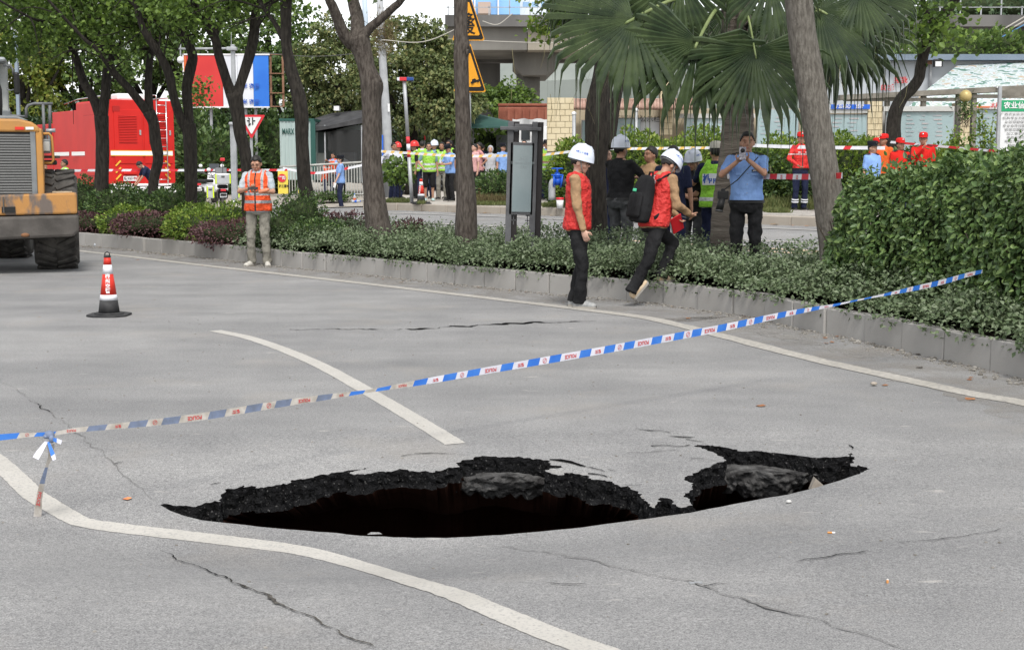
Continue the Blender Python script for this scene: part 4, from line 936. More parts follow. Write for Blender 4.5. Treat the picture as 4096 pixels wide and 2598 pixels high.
# ---- barrier tape
M_TW = mat('tape_white', (.62, .62, .68), (.52, .52, .58), .35, 9, spec=.4); M_TB = mat('tape_blue', (.03, .14, .52), (.05, .19, .58), .35, 9, spec=.4); M_TD = mat('tape_dirty', (.33, .30, .26), (.50, .47, .43), .6, 22); M_TBD = mat('tape_blue_dirty', (.13, .155, .21), (.17, .21, .31), .6, 22)
M_TR = mat('tape_red', (.55, .03, .04), rough=.4); M_TY = mat('tape_yellow', (.7, .45, .12), rough=.4)
def ribbon(root, name, line, widths, bands, mats, slant=.3, ups=None, text=None, start=0):
    """line: world points; bands: repeating (length, material index, print); returns mesh child"""
    L = [0]
    for a, b in zip(line, line[1:]): L.append(L[-1]+(b-a).length)
    def at(s):
        s = min(max(s, 0), L[-1]-1e-6); i = max(j for j in range(len(L)-1) if L[j] <= s); t = (s-L[i])/(L[i+1]-L[i]+1e-9)
        return line[i].lerp(line[i+1], t), widths[i]+(widths[i+1]-widths[i])*t, (line[i+1]-line[i]).normalized(), (ups[i] if ups else Vector((0, 0, 1)))
    mb = MB(); tb = MB(); s = -start; bi = 0
    while s < L[-1]:
        ln, mi, pr = bands[bi % len(bands)]; bi += 1; e = s+ln
        if e > 0:
            n_ = max(1, int(ln/.06)); V = []
            for k in range(n_+1):
                a = s+ln*k/n_
                for v in (-.5, .5):
                    p, w_, t, u = at(a+v*slant*.05); V.append(p+u*w_*v)
            mb.add(V, [(k*2, k*2+2, k*2+3, k*2+1) for k in range(n_)], mi(.5*(s+e)/L[-1]) if callable(mi) else mi)
            if pr and s > 0 and e < L[-1] and text:
                p, w_, t, u = at((s+e)/2)
                if w_ > .02: text(tb, pr, p, w_, t, u, ln)
        s = e
    o = mb.build(name, mats, root)
    if tb.v: tb.build('print', M_TXTRED, o)
    return o
def tape_text(tb, pr, p, w_, t, u, ln):
    n_ = t.cross(u).normalized()
    if n_.y > 0: n_ = -n_
    M = Matrix((-t, -u, n_)).transposed().to_4x4(); M.translation = p+n_*.003
    if pr == 'no':
        ring = [(math.cos(a*.524)*.36, math.sin(a*.524)*.36) for a in range(13)]; V = []
        for a, b in ring: V += [M @ Vector((a*w_, b*w_, 0)), M @ Vector((a*w_*.82, b*w_*.82, 0))]
        tb.add(V, [(i*2, i*2+2, i*2+3, i*2+1) for i in range(12)]); d = .24*w_
        tb.add([M @ Vector(q) for q in ((-d, -d*.8, 0), (-d*.8, -d, 0), (d, d*.8, 0), (d*.8, d, 0))], [(0, 1, 2, 3)])
    else: tb.text(pr, w_*(.72 if pr == 'POLICE' else .5), M, sx=.9 if pr == 'POLICE' else 1.15)
TP = [(-250, 1768, 38), (0, 1748, 36), (120, 1737, 26), (205, 1738, 14), (240, 1726, 22), (330, 1716, 28), (500, 1700, 34), (700, 1679, 40), (880, 1654, 42), (1100, 1617, 40), (1300, 1588, 32), (1450, 1567, 18), (1520, 1556, 18), (1700, 1525, 34), (1900, 1489, 38), (2150, 1446, 41), (2400, 1402, 41), (2700, 1346, 41), (2900, 1308, 39), (3150, 1254, 31), (3330, 1221, 14), (3420, 1202, 9), (3500, 1186, 10), (3640, 1157, 25), (3760, 1130, 29), (3870, 1099, 25), (3930, 1085, 20)]
def tapeY(px): return 1/(1/6.2+(1/11.0-1/6.2)*(px-205)/(3870-205))
raw = spline([Vector(p) for p in TP], 6); line = [P(v.x, v.y, tapeY(v.x)) for v in raw]; wd = [v.z*.72*tapeY(v.x)/F for v in raw]
troot = thing('police_tape', 'blue and white police tape stretched low across the road in front of the hole', 'barrier tape', line[0])
off = Vector(line[0]); line = [p-off for p in line]
def dirty(t): return .045 < t < .30
bands = [(.155, lambda t: 2 if dirty(t) else 0, 'POLICE'), (.092, lambda t: 3 if .06 < t < .24 else 1, None), (.112, lambda t: 2 if dirty(t) else 0, '警察'), (.092, lambda t: 3 if .06 < t < .24 else 1, None), (.078, lambda t: 2 if dirty(t) else 0, 'no'), (.092, lambda t: 3 if .06 < t < .24 else 1, None)]
ribbon(troot, 'ribbon', line, wd, bands, [M_TW, M_TB, M_TD, M_TBD], .3, text=tape_text, start=.1)
def tail(pp, Y0, Y1, bd, nm='tail', printed=None):
    k = len(pp); pts = [P(a, b, Y0+(Y1-Y0)*i/(k-1))-off for i, (a, b, c) in enumerate(pp)]; ww = [c*6.1/F for a, b, c in pp]; q = spline(pts, 4)
    w2 = [ww[min(i//4, k-1)]+(ww[min(i//4+1, k-1)]-ww[min(i//4, k-1)])*((i % 4)/4) for i in range(len(q))]
    ups = []
    for i in range(len(q)):
        t = (q[min(i+1, len(q)-1)]-q[max(i-1, 0)]).normalized(); ups.append(t.cross(Vector((.15, -1, 0))).normalized())
    def ttx(tb, pr, p, w_, t, u, ln):
        n_ = Vector((0, -1, .05)).normalized(); M = Matrix((t, n_.cross(t).normalized(), n_)).transposed().to_4x4(); M.translation = p+n_*.004; tb.text(pr, w_*.8, M)
    return ribbon(troot, nm, q, w2, bd, [M_TW, M_TB, M_TD, M_TBD], .1, ups, ttx if printed else None)
ge = G(150, 2064)
tail([(203, 1775, 30), (207, 1810, 26), (192, 1850, 8), (175, 1905, 18), (162, 1960, 22), (154, 2010, 28), (150, 2066, 32)], 6.2, ge.y, [(.13, 2, None), (.09, 3, None), (.16, 2, 'POLICE'), (.2, 2, None)], printed=1)
tail([(190, 1758, 10), (168, 1790, 22), (142, 1832, 26)], 6.18, 6.12, [(.2, 0, None)], 'loose_end'); tail([(198, 1752, 10), (220, 1758, 18), (246, 1768, 18)], 6.17, 6.15, [(.04, 1, None), (.1, 0, None)], 'loose_end'); tail([(193, 1765, 10), (205, 1800, 22), (218, 1838, 14)], 6.17, 6.13, [(.07, 1, None), (.1, 0, None)], 'loose_end')
mb = MB(); c = P(198, 1738, 6.18)-off; mb.ell(c, (.024, .02, .021), 10); mb.ell(c+Vector((.012, -.01, -.016)), (.014, .014, .02), 8); mb.ell(c+Vector((-.014, -.008, -.006)), (.014, .014, .010), 8); mb.build('knot', M_TBD, troot, True)
def bgtape(label, pts, mats, bands, w_=.06):
    line = [P(a, b, Y) for a, b, Y in pts]; r = thing('barrier_tape', label, 'barrier tape', line[0]); o = Vector(line[0])
    q = spline([p-o for p in line], 4); ribbon(r, 'ribbon', q, [w_]*len(q), bands, mats, .9); return r
RW = [(.28, 0, None), (.28, 1, None)]
bgtape('red and white tape running past the red truck and the motorcycle', [(190, 684, 40), (420, 681, 42), (760, 681, 43), (957, 680, 44), (1149, 680, 45)], [M_WHT, M_TR], RW, .07)
bgtape('white and red tape sagging along the railings by the cabin', [(1130, 672, 46), (1245, 692, 46), (1337, 683, 46), (1447, 661, 46), (1520, 645, 46)], [M_WHT, M_TR], [(.9, 0, None), (.2, 1, None)], .08)
bgtape('yellow and white tape in front of the crowd on the pavement', [(1480, 602, 37), (1600, 610, 36.6), (1720, 618, 36.2), (1830, 624, 36), (1950, 624, 36), (2040, 622, 35.5)], [M_WHT, M_TY], [(.15, 0, None), (.1, 1, None)], .065)
bgtape('yellow and white tape between the lantern totem and the twin trunk', [(2150, 622, 34), (2220, 614, 33.7), (2310, 603, 33.4), (2380, 597, 33)], [M_WHT, M_TY], [(.15, 0, None), (.1, 1, None)], .06)
bgtape('yellow and white tape behind the helmets of the men on the median', [(2440, 595, 32.8), (2600, 594, 32.6), (2750, 592, 32.4), (2900, 591, 32)], [M_WHT, M_TY], [(.15, 0, None), (.1, 1, None)], .06)
bgtape('white and red tape at cap height past the men in red uniforms', [(2990, 580, 31.3), (3120, 586, 31), (3300, 590, 30.6), (3540, 592, 30.3)], [M_WHT, M_TR], [(1.0, 0, None), (.15, 1, None)], .075)
bgtape('white and red tape sloping down to the green notice sign', [(3560, 568, 30.3), (3700, 580, 29.8), (3850, 593, 29), (4000, 606, 28)], [M_WHT, M_TR], RW, .05)
mb = MB(); line = [P(2835, 703, 17.9), P(2960, 706, 17.1), P(3100, 706, 16.2), P(3240, 707, 15.2), P(3370, 702, 14.3)]; r = thing('barrier_tape', 'red and white caution tape from the palm trunk to the leaning trunk', 'barrier tape', line[0]); o = Vector(line[0])
def ctext(tb, pr, p, w_, t, u, ln):
    n_ = t.cross(u).normalized(); n_ = -n_ if n_.y > 0 else n_
    M = Matrix((-t, -u, n_)).transposed().to_4x4(); M.translation = p+n_*.003; tb.text(pr, w_*.8, M, sx=.62)
ribbon(r, 'ribbon', spline([p-o for p in line], 4), [.062]*17, [(.26, 0, '警察'), (.2, 1, None)], [M_WHT, M_TR], .3, text=ctext)

# ---- small litter
def bottle(label, p, rz, body, cap, lying=True, h=.22, r=.033, group='discarded bottles', z=0):
    t = thing('bottle', label, 'bottle', p, rz, group); M = Matrix.Rotation(R(90), 4, 'Y') @ Matrix.Translation((r, 0, -h/2)) if lying else Matrix.Identity(4)
    if lying: M = Matrix.Translation((0, 0, r)) @ Matrix.Rotation(R(90), 4, 'Y') @ Matrix.Translation((0, 0, -h/2))
    mb = MB(); mb.xf = M; mb.lathe([(r*.6, 0), (r, .01), (r, h*.62), (r*.9, h*.7), (r*.42, h*.86), (r*.4, h*.92)], 14); mb.build('body', body, t, True)
    mb = MB(); mb.xf = M; mb.lathe([(r*1.02, h*.3), (r*1.02, h*.55)], 14, caps=False); mb.build('label_wrap', cap if lying else mat('wrap', (.55, .12, .05), rough=.5), t, True)
    mb = MB(); mb.xf = M; mb.lathe([(r*.45, h*.92), (r*.45, h), (r*.3, h*1.005)], 12); mb.build('cap', cap, t, True); return t
M_PET1 = mat('clear_bottle', (.55, .58, .62), rough=.12, spec=.6, trans=.3); M_PET2 = mat('blue_bottle', (.08, .16, .55), rough=.15, spec=.6, trans=.2)
bottle('clear plastic bottle lying at the kerb beside the loader tyre', G(402, 986), .1, M_PET1, M_TXTRED, h=.24); bottle('blue plastic bottle lying at the kerb by the loader', G(455, 990), -.15, M_PET2, M_BLUE, h=.24)
mb = MB().box((0, 0, .045), (.055, .03, .09)); tag(mb.build('carton', mat('green_carton', (.10, .2, .09), (.5, .5, .4), .6, 22), None, loc=G(452, 977), rot=(0, 0, .2), bevel=.003), 'small green and white carton standing against the kerb by the bottles', 'carton')
kp, kn = kerb_at(838); q = kp+kn*.06; bottle('amber drink bottle with red wrap standing on the kerb among the red shrubs', (q.x, q.y, KH), 0, mat('amber', (.45, .2, .03), rough=.2), M_WHITE, False, h=.2)
for i, (a, b, lab) in enumerate(((1418, 776, 'upright clear bottle with blue wrap at the railing foot'), (1424, 783, 'clear bottle lying at the railing foot'))):
    q = P(a, b, 46); bottle(lab, (q.x, 46, zg(q.x, 46)+.02), .2, M_PET1, M_BLUE, i == 1, h=.3, r=.05)
def dryleaf(name, label, p, s, m, rz, group, cat='leaf'):
    mb = MB(); V = [(0, 0, .002), (.25, .38, .02), (.62, .5, .10), (1, .12, .05), (.95, -.2, .09), (.55, -.48, .03), (.2, -.3, .05)]
    mb.add([(a*s, b*s, c*s+.003) for a, b, c in V]+[(.5*s, .02*s, .004)], [(i, (i+1) % 7, 7) for i in range(7)]); o = mb.build(name, m, None, loc=p, rot=(0, 0, rz)); return tag(o, label, cat, group)
M_DL = mat('dry_leaf', (.20, .125, .065), (.30, .2, .11), .7, 20); M_DL2 = mat('brown_leaf', (.22, .09, .04), (.35, .16, .07), .7, 20)
for px, py, s, lab in ((3022, 1623, .09, 'fan-shaped tan dry leaf on the open road right of the tape'), (3524, 1541, .07, 'tan dry leaf beside a white pebble on the edge line'), (3340, 1347, .07, 'rusty dry leaf against the kerb foot under the hedge'), (3864, 1519, .06, 'orange dry leaf on the gutter at the right edge'), (3870, 1600, .10, 'dark crumpled leaf on the white edge line at right'), (311, 1244, .05, 'small brown leaf left of the near cone'), (150, 1269, .05, 'pale leaf far left of the near cone'), (612, 1199, .05, 'small brown leaf right of the near cone'), (645, 1019, .13, 'reddish dry leaf at the kerb between loader and orange vest man'), (540, 1040, .10, 'pale scrap of leaf on the edge line behind the near cone'), (955, 1045, .10, 'rusty leaf at the kerb just left of the orange vest man'), (720, 1022, .09, 'tan leaf at the kerb left of the orange vest man')):
    dryleaf('dry_leaf', lab, G(px, py), s*.75, random.choice((M_DL, M_DL2)), random.uniform(-1, 1), 'fallen leaves')
for i in range(70):
    p, t = random.choice([k for k in walk(kb, .3) if 9 < k[0].y < 28]); nn = Vector((t.y, -t.x, 0)); q = p+nn*abs(random.gauss(.03, .35)); 
    dryleaf('leaf_scrap', 'tiny dry leaf scrap on the road beside the median kerb', (q.x, q.y, zg(q.x, q.y)+.004), random.uniform(.025, .06), random.choice((M_DL, M_DL2, M_TWIG)), random.uniform(0, 6), 'leaf scraps along the kerb')
for i in range(60):
    p, t = random.choice([k for k in walk(fk, .3) if -4 < k[0].x < 9]); nn = Vector((t.y, -t.x, 0)); q = p+nn*(.14+abs(random.gauss(0, .15)))
    dryleaf('leaf_scrap', 'dry brown leaf lying along the far pavement kerb', (q.x, q.y, zg(q.x, q.y)+.01), random.uniform(.06, .13), random.choice((M_DL, M_DL2)), random.uniform(0, 6), 'leaf litter along the far kerb')
mb = MB().ell((0, 0, .018), (.026, .02, .013), 9, k=6); tag(mb.build('pebble', M_KERB2, None, True, loc=G(3495, 1543)), 'white pebble beside the tan leaf on the edge line', 'pebble')
mb = MB().ell((0, 0, .01), (.014, .012, .008), 9, k=6); tag(mb.build('pebble', mat('pale_stone', (.5, .49, .47), rough=.8), None, True, loc=G(3155, 2012)), 'small white pebble on the road right of the hole tip', 'pebble')
dryleaf('wrapper', 'bright orange sweet wrapper on the road left of the hole', G(490, 1997), .045, mat('orange_foil', (.75, .13, .03), (.8, .3, .1), .35, 40), .3, None, 'wrapper')
for px, py, rz, lab in ((3325, 2133, -.15, 'cigarette end lying crosswise right of the hole'), (3550, 2327, 1.3, 'cigarette end lying lengthwise in the right foreground')):
    r = thing('cigarette_end', lab, 'cigarette end', G(px, py), rz); MB().tube([(-.016, 0, .005), (.004, 0, .005)], [.0045]*2, 8).build('filter', mat('filter_tan', (.55, .25, .08), rough=.8), r); MB().tube([(.004, 0, .005), (.016, 0, .005)], [.0044]*2, 8).build('paper', M_WHITE, r)
MB().box((0, 0, .004), (.06, .012, .006)); o = tag(MB().box((0, 0, .004), (.05, .01, .006)).build('plastic_sliver', M_STEEL, None, loc=G(2783, 2333), rot=(0, 0, .1)), 'small grey plastic sliver lying on the seam in the foreground', 'scrap')

# ---- wheel loader seen from behind at the left edge
LY = 19.5
M_LYEL = mat('loader_yellow', (.46, .22, .05), (.36, .185, .06), .6, 2.5, 6); M_LGREY = mat('loader_grey', (.13, .14, .145), (.2, .21, .21), .55, 4)
def scuffed():
    m = mat('scuffed_counterweight', (.38, .19, .06), (.13, .105, .09), .75, 3.2, 9, .3, 25, stretch=(1.6, 1, .7), contrast=(.46, .56)); return m
M_SCUFF = scuffed(); M_LDK = mat('counterweight_dark', (.05, .045, .04), (.095, .086, .078), .8, 3, 6, .3, 20); M_TYRE = mat('tyre_rubber', (.030, .028, .026), (.075, .07, .063), .9, 6, 8, .4, 30)
lb = Vector((P(-60, 1085, LY).x, LY, 0)); ld = thing('wheel_loader', 'dirty yellow wheel loader seen from behind at the left edge', 'wheel loader', lb)
LA = R(17.5)
def X(px, Y=LY):
    y = Y-LY; x = 0
    for _ in range(8): x = (P(px, 800, LY+x*math.sin(LA)+y*math.cos(LA)).x-lb.x+y*math.sin(LA))/math.cos(LA)
    return x
ld.rotation_euler = (0, 0, LA)
def lpart(nm, base, root, m, x0, y0, x1, y1, Y, dep, bevel=0): return MB().box(((X(x0, Y)+X(x1, Y))/2, Y-LY+dep/2, (Z(y0, Y)+Z(y1, Y))/2), (X(x1, Y)-X(x0, Y), dep, Z(y0, Y)-Z(y1, Y))).build(nm, m, root, bevel=bevel)
Z = lambda py, Y=LY: P(0, py, Y).z
xr, xl = X(308), -X(308)+2*X(-60)
prof = [(0, Z(968)), (-.0, Z(905)), (-.10, Z(860)), (-.06, Z(775)), (.9, Z(775)), (.9, Z(968))]
mb = MB(); mb.prism([(xl, Z(868)), (xr, Z(858)), (xr, Z(772)), (xl, Z(787))], -.12, .95); mb.build('counterweight', M_SCUFF, ld, bevel=.03)
mb = MB(); mb.prism([(xl, Z(972)), (X(290), Z(950)), (xr+.015, Z(930)), (xr+.015, Z(862)), (xl, Z(872))], -.16, .9); mb.build('counterweight_skirt', M_LDK, ld, bevel=.04)
lpart('tow_slot', lb, ld, M_BLACK, 5, 828, 60, 852, LY-.135, .02); lpart('tow_pin', lb, ld, M_LDK, 10, 788, 16, 852, LY-.16, .02)
MB().ell((X(97), -.17, Z(940)), (.06, .02, .03), 12).build('cast_boss', mat('rust', (.13, .06, .03), (.2, .1, .05), .9, 12), ld, True)
mb = MB(); mb.box((X(-90), .0, Z(652)), (X(150)-X(-330), .08, Z(526)-Z(780))); mb.build('radiator_recess', M_BLACK, ld)
for i in range(22): lpart('grille_slat', lb, ld, mat('grille', (.10, .10, .10), (.2, .2, .19), .6, 20, stretch=(4, 1, 40)), -300, 536+i*11, 130, 543+i*11, LY-.07, .03)
lpart('grille_frame', lb, ld, M_LGREY, 130, 522, 152, 782, LY-.09, .12, .01); lpart('side_panel', lb, ld, M_LYEL, 152, 512, 178, 792, LY-.08, .9, .015)
mb = MB(); mb.prism([(X(-330), Z(526)), (X(172), Z(528)), (X(166), Z(505)), (X(140), Z(487)), (X(90), Z(475)), (X(-330), Z(472))], -.1, .7); mb.build('hood_end', M_LYEL, ld, bevel=.03)
mb = MB(); mb.prism([(X(-330), Z(480, 20.3)), (X(130, 20.3), Z(482, 20.3)), (X(80, 20.3), Z(462, 20.3)), (X(-330), Z(460, 20.3))], .72, 2.3); mb.build('hood_top', M_LGREY, ld, bevel=.03)
lpart('rear_reflector', lb, ld, M_RED, 72, 506, 108, 518, LY-.12, .02); lpart('rear_reflector', lb, ld, M_WHITE, 114, 506, 146, 517, LY-.12, .02)
def tyre(root, c, r, w_, rz, nm='wheel'):
    prof = [(r*.55, -w_*.40), (r*.62, -w_*.5), (r*.88, -w_*.5), (r*.97, -w_*.40), (r, -w_*.2), (r, w_*.2), (r*.97, w_*.40), (r*.88, w_*.5), (r*.62, w_*.5), (r*.55, w_*.40)]
    M = Matrix.Translation(c) @ Matrix.Rotation(rz, 4, 'Z') @ Matrix.Rotation(R(90), 4, 'Y'); mb = MB(); mb.xf = M; mb.lathe(prof, 36); o = mb.build(nm, M_TYRE, root, True)
    for i in range(26):
        a = i*2*math.pi/26
        for sd in (-1, 1):
            mb = MB(); mb.xf = M @ Matrix.Rotation(a+sd*.06, 4, 'Z') @ Matrix.Translation((r+.004, 0, sd*w_*.23)) @ Matrix.Rotation(sd*R(28), 4, 'X'); mb.box((0, 0, 0), (.045, .075, w_*.46)); mb.build('tread_lug', M_TYRE, o, bevel=.01)
    mb = MB(); mb.xf = M; mb.lathe([(.01, -w_*.3), (r*.5, -w_*.32), (r*.56, -w_*.42), (r*.56, w_*.42), (r*.5, w_*.32), (.01, w_*.3)], 28); mb.build('rim', M_LYEL, o, True)
tyre(ld, Vector((X(222, 20.6), 1.05, .73)), .73, .64, 0); tyre(ld, Vector((X(45, 23.4), 3.9, .73)), .73, .62, R(-6)); tyre(ld, Vector((2*X(-60)-X(222, 20.6), 1.05, .73)), .73, .64, 0)
lpart('tread_plate', lb, ld, mat('plate_tan', (.32, .25, .17), (.4, .32, .22), .8, 9), 210, 768, 290, 776, LY+.1, .5, .005)
lpart('axle', lb, ld, M_LDK, -200, 880, 150, 960, 20.3, .5); lpart('chassis', lb, ld, M_LDK, -180, 700, 120, 900, 20.6, 3.4)
# cab and fittings
lpart('cab_pillar', lb, ld, mat('cab_grey', (.27, .28, .27), (.34, .35, .33), .6, 4), -10, 250, 50, 470, 21.8, .25, .03); lpart('cab_roof', lb, ld, mat('roof_grey', (.26, .28, .29), (.33, .35, .36), .6, 4), -400, 228, 45, 246, 21.4, 1.8, .05)
lpart('cab_window', lb, ld, M_GLASS, -380, 262, 8, 440, 21.75, .03); lpart('cab_sill', lb, ld, M_LGREY, -400, 440, 56, 475, 21.6, .5, .02); lpart('window_label', lb, ld, mat('label_pale', (.45, .5, .48), rough=.6), -20, 275, 10, 315, 21.72, .01)
MB().tube([(X(-2, 20.6), .9, Z(482)), (X(8, 20.6), .9, Z(420, 20.4)), (X(8, 20.6), .9, Z(360, 20.4)), (X(0, 20.6), .9, Z(325, 20.4))], [.09, .075, .075, .07], 14).build('exhaust_pipe', M_BLACK, ld, True)
def rail(nm, pts, rr, m): MB().tube([(X(a, Y), Y-LY, Z(b, Y)) for a, b, Y in pts], [rr]*len(pts), 8).build(nm, m, ld, True)
M_RAILG = mat('rail_grey', (.10, .105, .11), (.14, .145, .15), .5, 6)
rail('handrail', [(118, 470, 20.6), (120, 432, 20.6), (128, 420, 20.6), (150, 413, 20.6), (226, 412, 20.6)], .022, M_RAILG); rail('handrail', [(187, 415, 20.6), (187, 560, 20.6)], .022, M_RAILG); rail('handrail', [(214, 412, 20.8), (210, 530, 20.8)], .022, M_RAILG); rail('handrail', [(55, 462, 20.7), (118, 466, 20.7)], .02, M_RAILG); rail('handrail', [(195, 522, 20.5), (232, 520, 20.5)], .03, M_STEEL)
rail('mirror_arm', [(35, 264, 21.5), (65, 262, 21.5), (72, 275, 21.5), (74, 300, 21.5)], .015, M_RAILG); rail('mirror_arm', [(46, 356, 21.5), (60, 362, 21.5), (76, 358, 21.5)], .012, M_RAILG)
lpart('mirror', lb, ld, M_BLACK, 74, 287, 97, 377, 21.4, .1, .03)
rail('lamp_guard', [(165, 535, 20.2), (205, 533, 20.2), (216, 545, 20.2), (220, 640, 20.2), (212, 652, 20.2), (172, 652, 20.2)], .02, M_LYEL); lpart('step_plate', lb, ld, M_LDK, 165, 622, 245, 632, 20.3, .5)
lamp = lpart('work_lamp', lb, ld, M_LGREY, 171, 555, 211, 612, 20.1, .12, .02); lpart('lamp_lens', lb, ld, mat('lens', (.35, .35, .32), (.42, .42, .4), .3, 4), 175, 566, 207, 604, 20.08, .015, .01)
lpart('fender', lb, ld, M_LDK, 165, 640, 232, 660, 20.4, .7, .02)

# ---- red fire truck behind the trees
ft = thing('fire_truck', 'red fire truck with louvred rear doors and an aluminium ladder, parked behind the median trees', 'fire truck', (-14.3, 49, .35), R(36))
M_FR = mat('fire_red', (.46, .012, .009), (.52, .016, .011), .45, 1.2, spec=.3); M_FRD = mat('fire_red_dark', (.33, .012, .01), rough=.5); M_STR = mat('stripe_white', (.75, .75, .74), rough=.4); M_YSTR = mat('stripe_yellow', (.72, .42, .05), rough=.4)
def fbox(nm, c, s, m=M_FR, bevel=.03, par=ft, rot=None): return MB().box(c, s, rot).build(nm, m, par, bevel=bevel)
mb = MB(); mb.prism([(0, .45), (2.5, .45), (2.5, 3.45), (2.44, 3.5), (.06, 3.5), (0, 3.45)], 0, 3.2); mb.build('rear_body', M_FR, ft, bevel=.03)
fbox('front_body', (1.25, 4.7, 1.85), (2.36, 3.0, 2.75)); fbox('cab', (1.25, 7.15, 1.62), (2.4, 1.9, 2.35)); fbox('chassis', (1.25, 4, .5), (2.0, 7.6, .4), M_LDK)
fbox('cab_window', (.03, 7.3, 2.1), (.05, 1.0, .8), M_GLASS, .02); fbox('cab_window', (.03, 6.45, 2.15), (.05, .42, .7), M_GLASS, .02)
for x0, x1 in ((.42, 1.08), (1.52, 2.2)):
    d = fbox('rear_door', ((x0+x1)/2+.02, -.012, 2.2), (x1-x0+.36, .03, 1.9), M_FR, .01); fbox('door_handle', (x1+.12, -.035, 2.35), (.07, .04, .18), M_CHROME, .01, d)
    for i in range(17): fbox('louvre', ((x0+x1)/2, -.03, 2.0+i*.058), (x1-x0, .05, .026), M_FR, 0, d, Matrix.Rotation(R(-35), 3, 'X'))
    fbox('louvre_back', ((x0+x1)/2, -.022, 2.46), (x1-x0, .02, 1.0), M_FRD, 0, d)
fbox('stripe', (1.25, -.03, 1.62), (2.3, .012, .14), M_STR, 0); fbox('stripe_edge', (1.25, -.032, 1.705), (2.3, .012, .025), M_YSTR, 0); fbox('stripe_edge', (1.25, -.032, 1.535), (2.3, .012, .025), M_YSTR, 0)
fbox('side_stripe', (-.012, 2.2, 1.62), (.012, 3.2, .14), M_STR, 0); fbox('side_stripe', (.05, 5.2, 1.62), (.012, 1.8, .14), M_STR, 0)
for i in range(16): fbox('side_louvre', (-.02, .5, .85+i*.06), (.05, .5, .028), M_FR, 0)
for i in range(15): fbox('side_louvre', (-.02, .5, 2.2+i*.05), (.05, .45, .024), M_FRD, 0)
fbox('side_door_line', (-.008, 1.6, 1.9), (.01, 1.5, 2.2), M_FRD, 0); fbox('side_door', (-.016, 1.6, 1.9), (.02, 1.45, 2.15), M_FR, .01); fbox('door_handle', (-.04, .98, 1.9), (.04, .1, .2), M_CHROME, .01)
pr = fbox('plate', (.78, -.05, .72), (.5, .02, .17), M_WHITE, .005); mb = MB(); mb.text('桂·X6319', .13, Matrix.Translation((.75, -.063, .72)) @ Matrix.Rotation(R(90), 4, 'X'), sx=.8); mb.build('plate_text', M_BLACK, pr); mb = MB(); mb.text('应急', .1, Matrix.Translation((.97, -.064, .72)) @ Matrix.Rotation(R(90), 4, 'X'), sx=.5); mb.build('plate_text', M_TXTRED, pr)
fbox('plate_lamp', (.78, -.06, .92), (.5, .08, .12), M_FR, .03); fbox('bumper', (1.25, -.08, .28), (2.4, .16, .28), M_STR, .03); fbox('tail_panel', (1.25, -.03, .5), (2.4, .02, .08), M_STR, 0)
for sx_, s in ((.36, 1), (2.2, -1)):
    for i in range(3): fbox('chevron', (sx_, -.03, .78+i*.24), (.05, .012, .26), M_YSTR, 0, ft, Matrix.Rotation(R(45*s), 3, 'Y'))
for x in (1.80, 2.16): MB().bar((x, -.12, .55), (x, -.12, 3.5), .022).build('ladder_rail', M_CHROME, ft, True)
for i in range(10): MB().bar((1.80, -.12, .68+i*.295), (2.16, -.12, .68+i*.295), .016).build('ladder_rung', M_CHROME, ft, True)
MB().tube([(1.80, -.12, 3.5), (1.80, -.12, 3.68), (1.80, .5, 3.72), (1.8, 3, 3.62)], [.025]*4, 8).build('roof_rail', M_CHROME, ft, True); MB().tube([(2.4, .2, 3.62), (2.4, 3, 3.62)], [.025]*2, 8).build('roof_rail', M_CHROME, ft, True); MB().tube([(.1, .6, 3.5), (.1, .6, 3.65), (.1, 3.2, 3.62), (.1, 4.8, 3.5)], [.025]*4, 8).build('roof_rail', M_CHROME, ft, True)
fbox('roof_unit', (1.1, .7, 3.62), (1.1, .7, .24), M_STR, .06); fbox('marker_lamp', (.35, -.02, 3.18), (.26, .03, .2), M_FRD, .01)
for x in (.02, 2.47): fbox('corner_grab', (x, -.04, 3.3), (.03, .05, .3), M_CHROME, .01)
for y in (1.4, 6.6):
    for x in (.2, 2.3):
        M = Matrix.Translation((x, y, .5)) @ Matrix.Rotation(R(90), 4, 'Y'); mb = MB(); mb.xf = M; mb.lathe([(.2, -.15), (.48, -.15), (.5, -.1), (.5, .1), (.48, .15), (.2, .15)], 24); wv = mb.build('wheel', M_TYRE, ft, True); mb = MB(); mb.xf = M; mb.lathe([(.01, -.12), (.26, -.16), (.26, .16), (.01, .12)], 18); mb.build('rim', M_STEEL, wv, True)

# ---- striped billboard with open frame
bb = P(900, 760, 58); BR = thing('billboard', 'billboard of red, white and blue panels with a bare rusty frame at its right end', 'billboard', (bb.x, 58, .35)); b0 = Vector((bb.x, 58, .35))
M_BRED = mat('panel_red', (.48, .03, .03), (.54, .04, .035), .5, .8); M_BWHT = mat('panel_white', (.56, .58, .62), (.64, .66, .69), .5, 1.2); M_BBLU = mat('panel_blue', (.02, .13, .52), (.03, .17, .58), .5, 1); M_RUST = mat('frame_rust', (.17, .085, .05), (.25, .14, .09), .85, 5)
for nm, x0, x1, m in (('panel', 735, 748, mat('panel_orange', (.55, .12, .03), rough=.5)), ('panel', 748, 892, M_BRED), ('panel', 892, 951, M_BWHT), ('panel', 951, 1014, M_BWHT), ('panel', 1014, 1076, M_BBLU)): part(nm, b0, BR, m, x0, 221, x1-1, 427, 58-(.02 if x0 == 951 else 0), .06)
part('panel_edge', b0, BR, M_WHITE, 730, 215, 1078, 221, 57.97, .1); part('panel_edge', b0, BR, M_WHITE, 765, 426, 1078, 431, 57.97, .1); part('panel_edge', b0, BR, M_WHITE, 730, 215, 735, 300, 57.97, .1)
for x in (1083, 1132): part('frame_post', b0, BR, M_RUST, x-4, 216, x+4, 426, 58.2, .08)
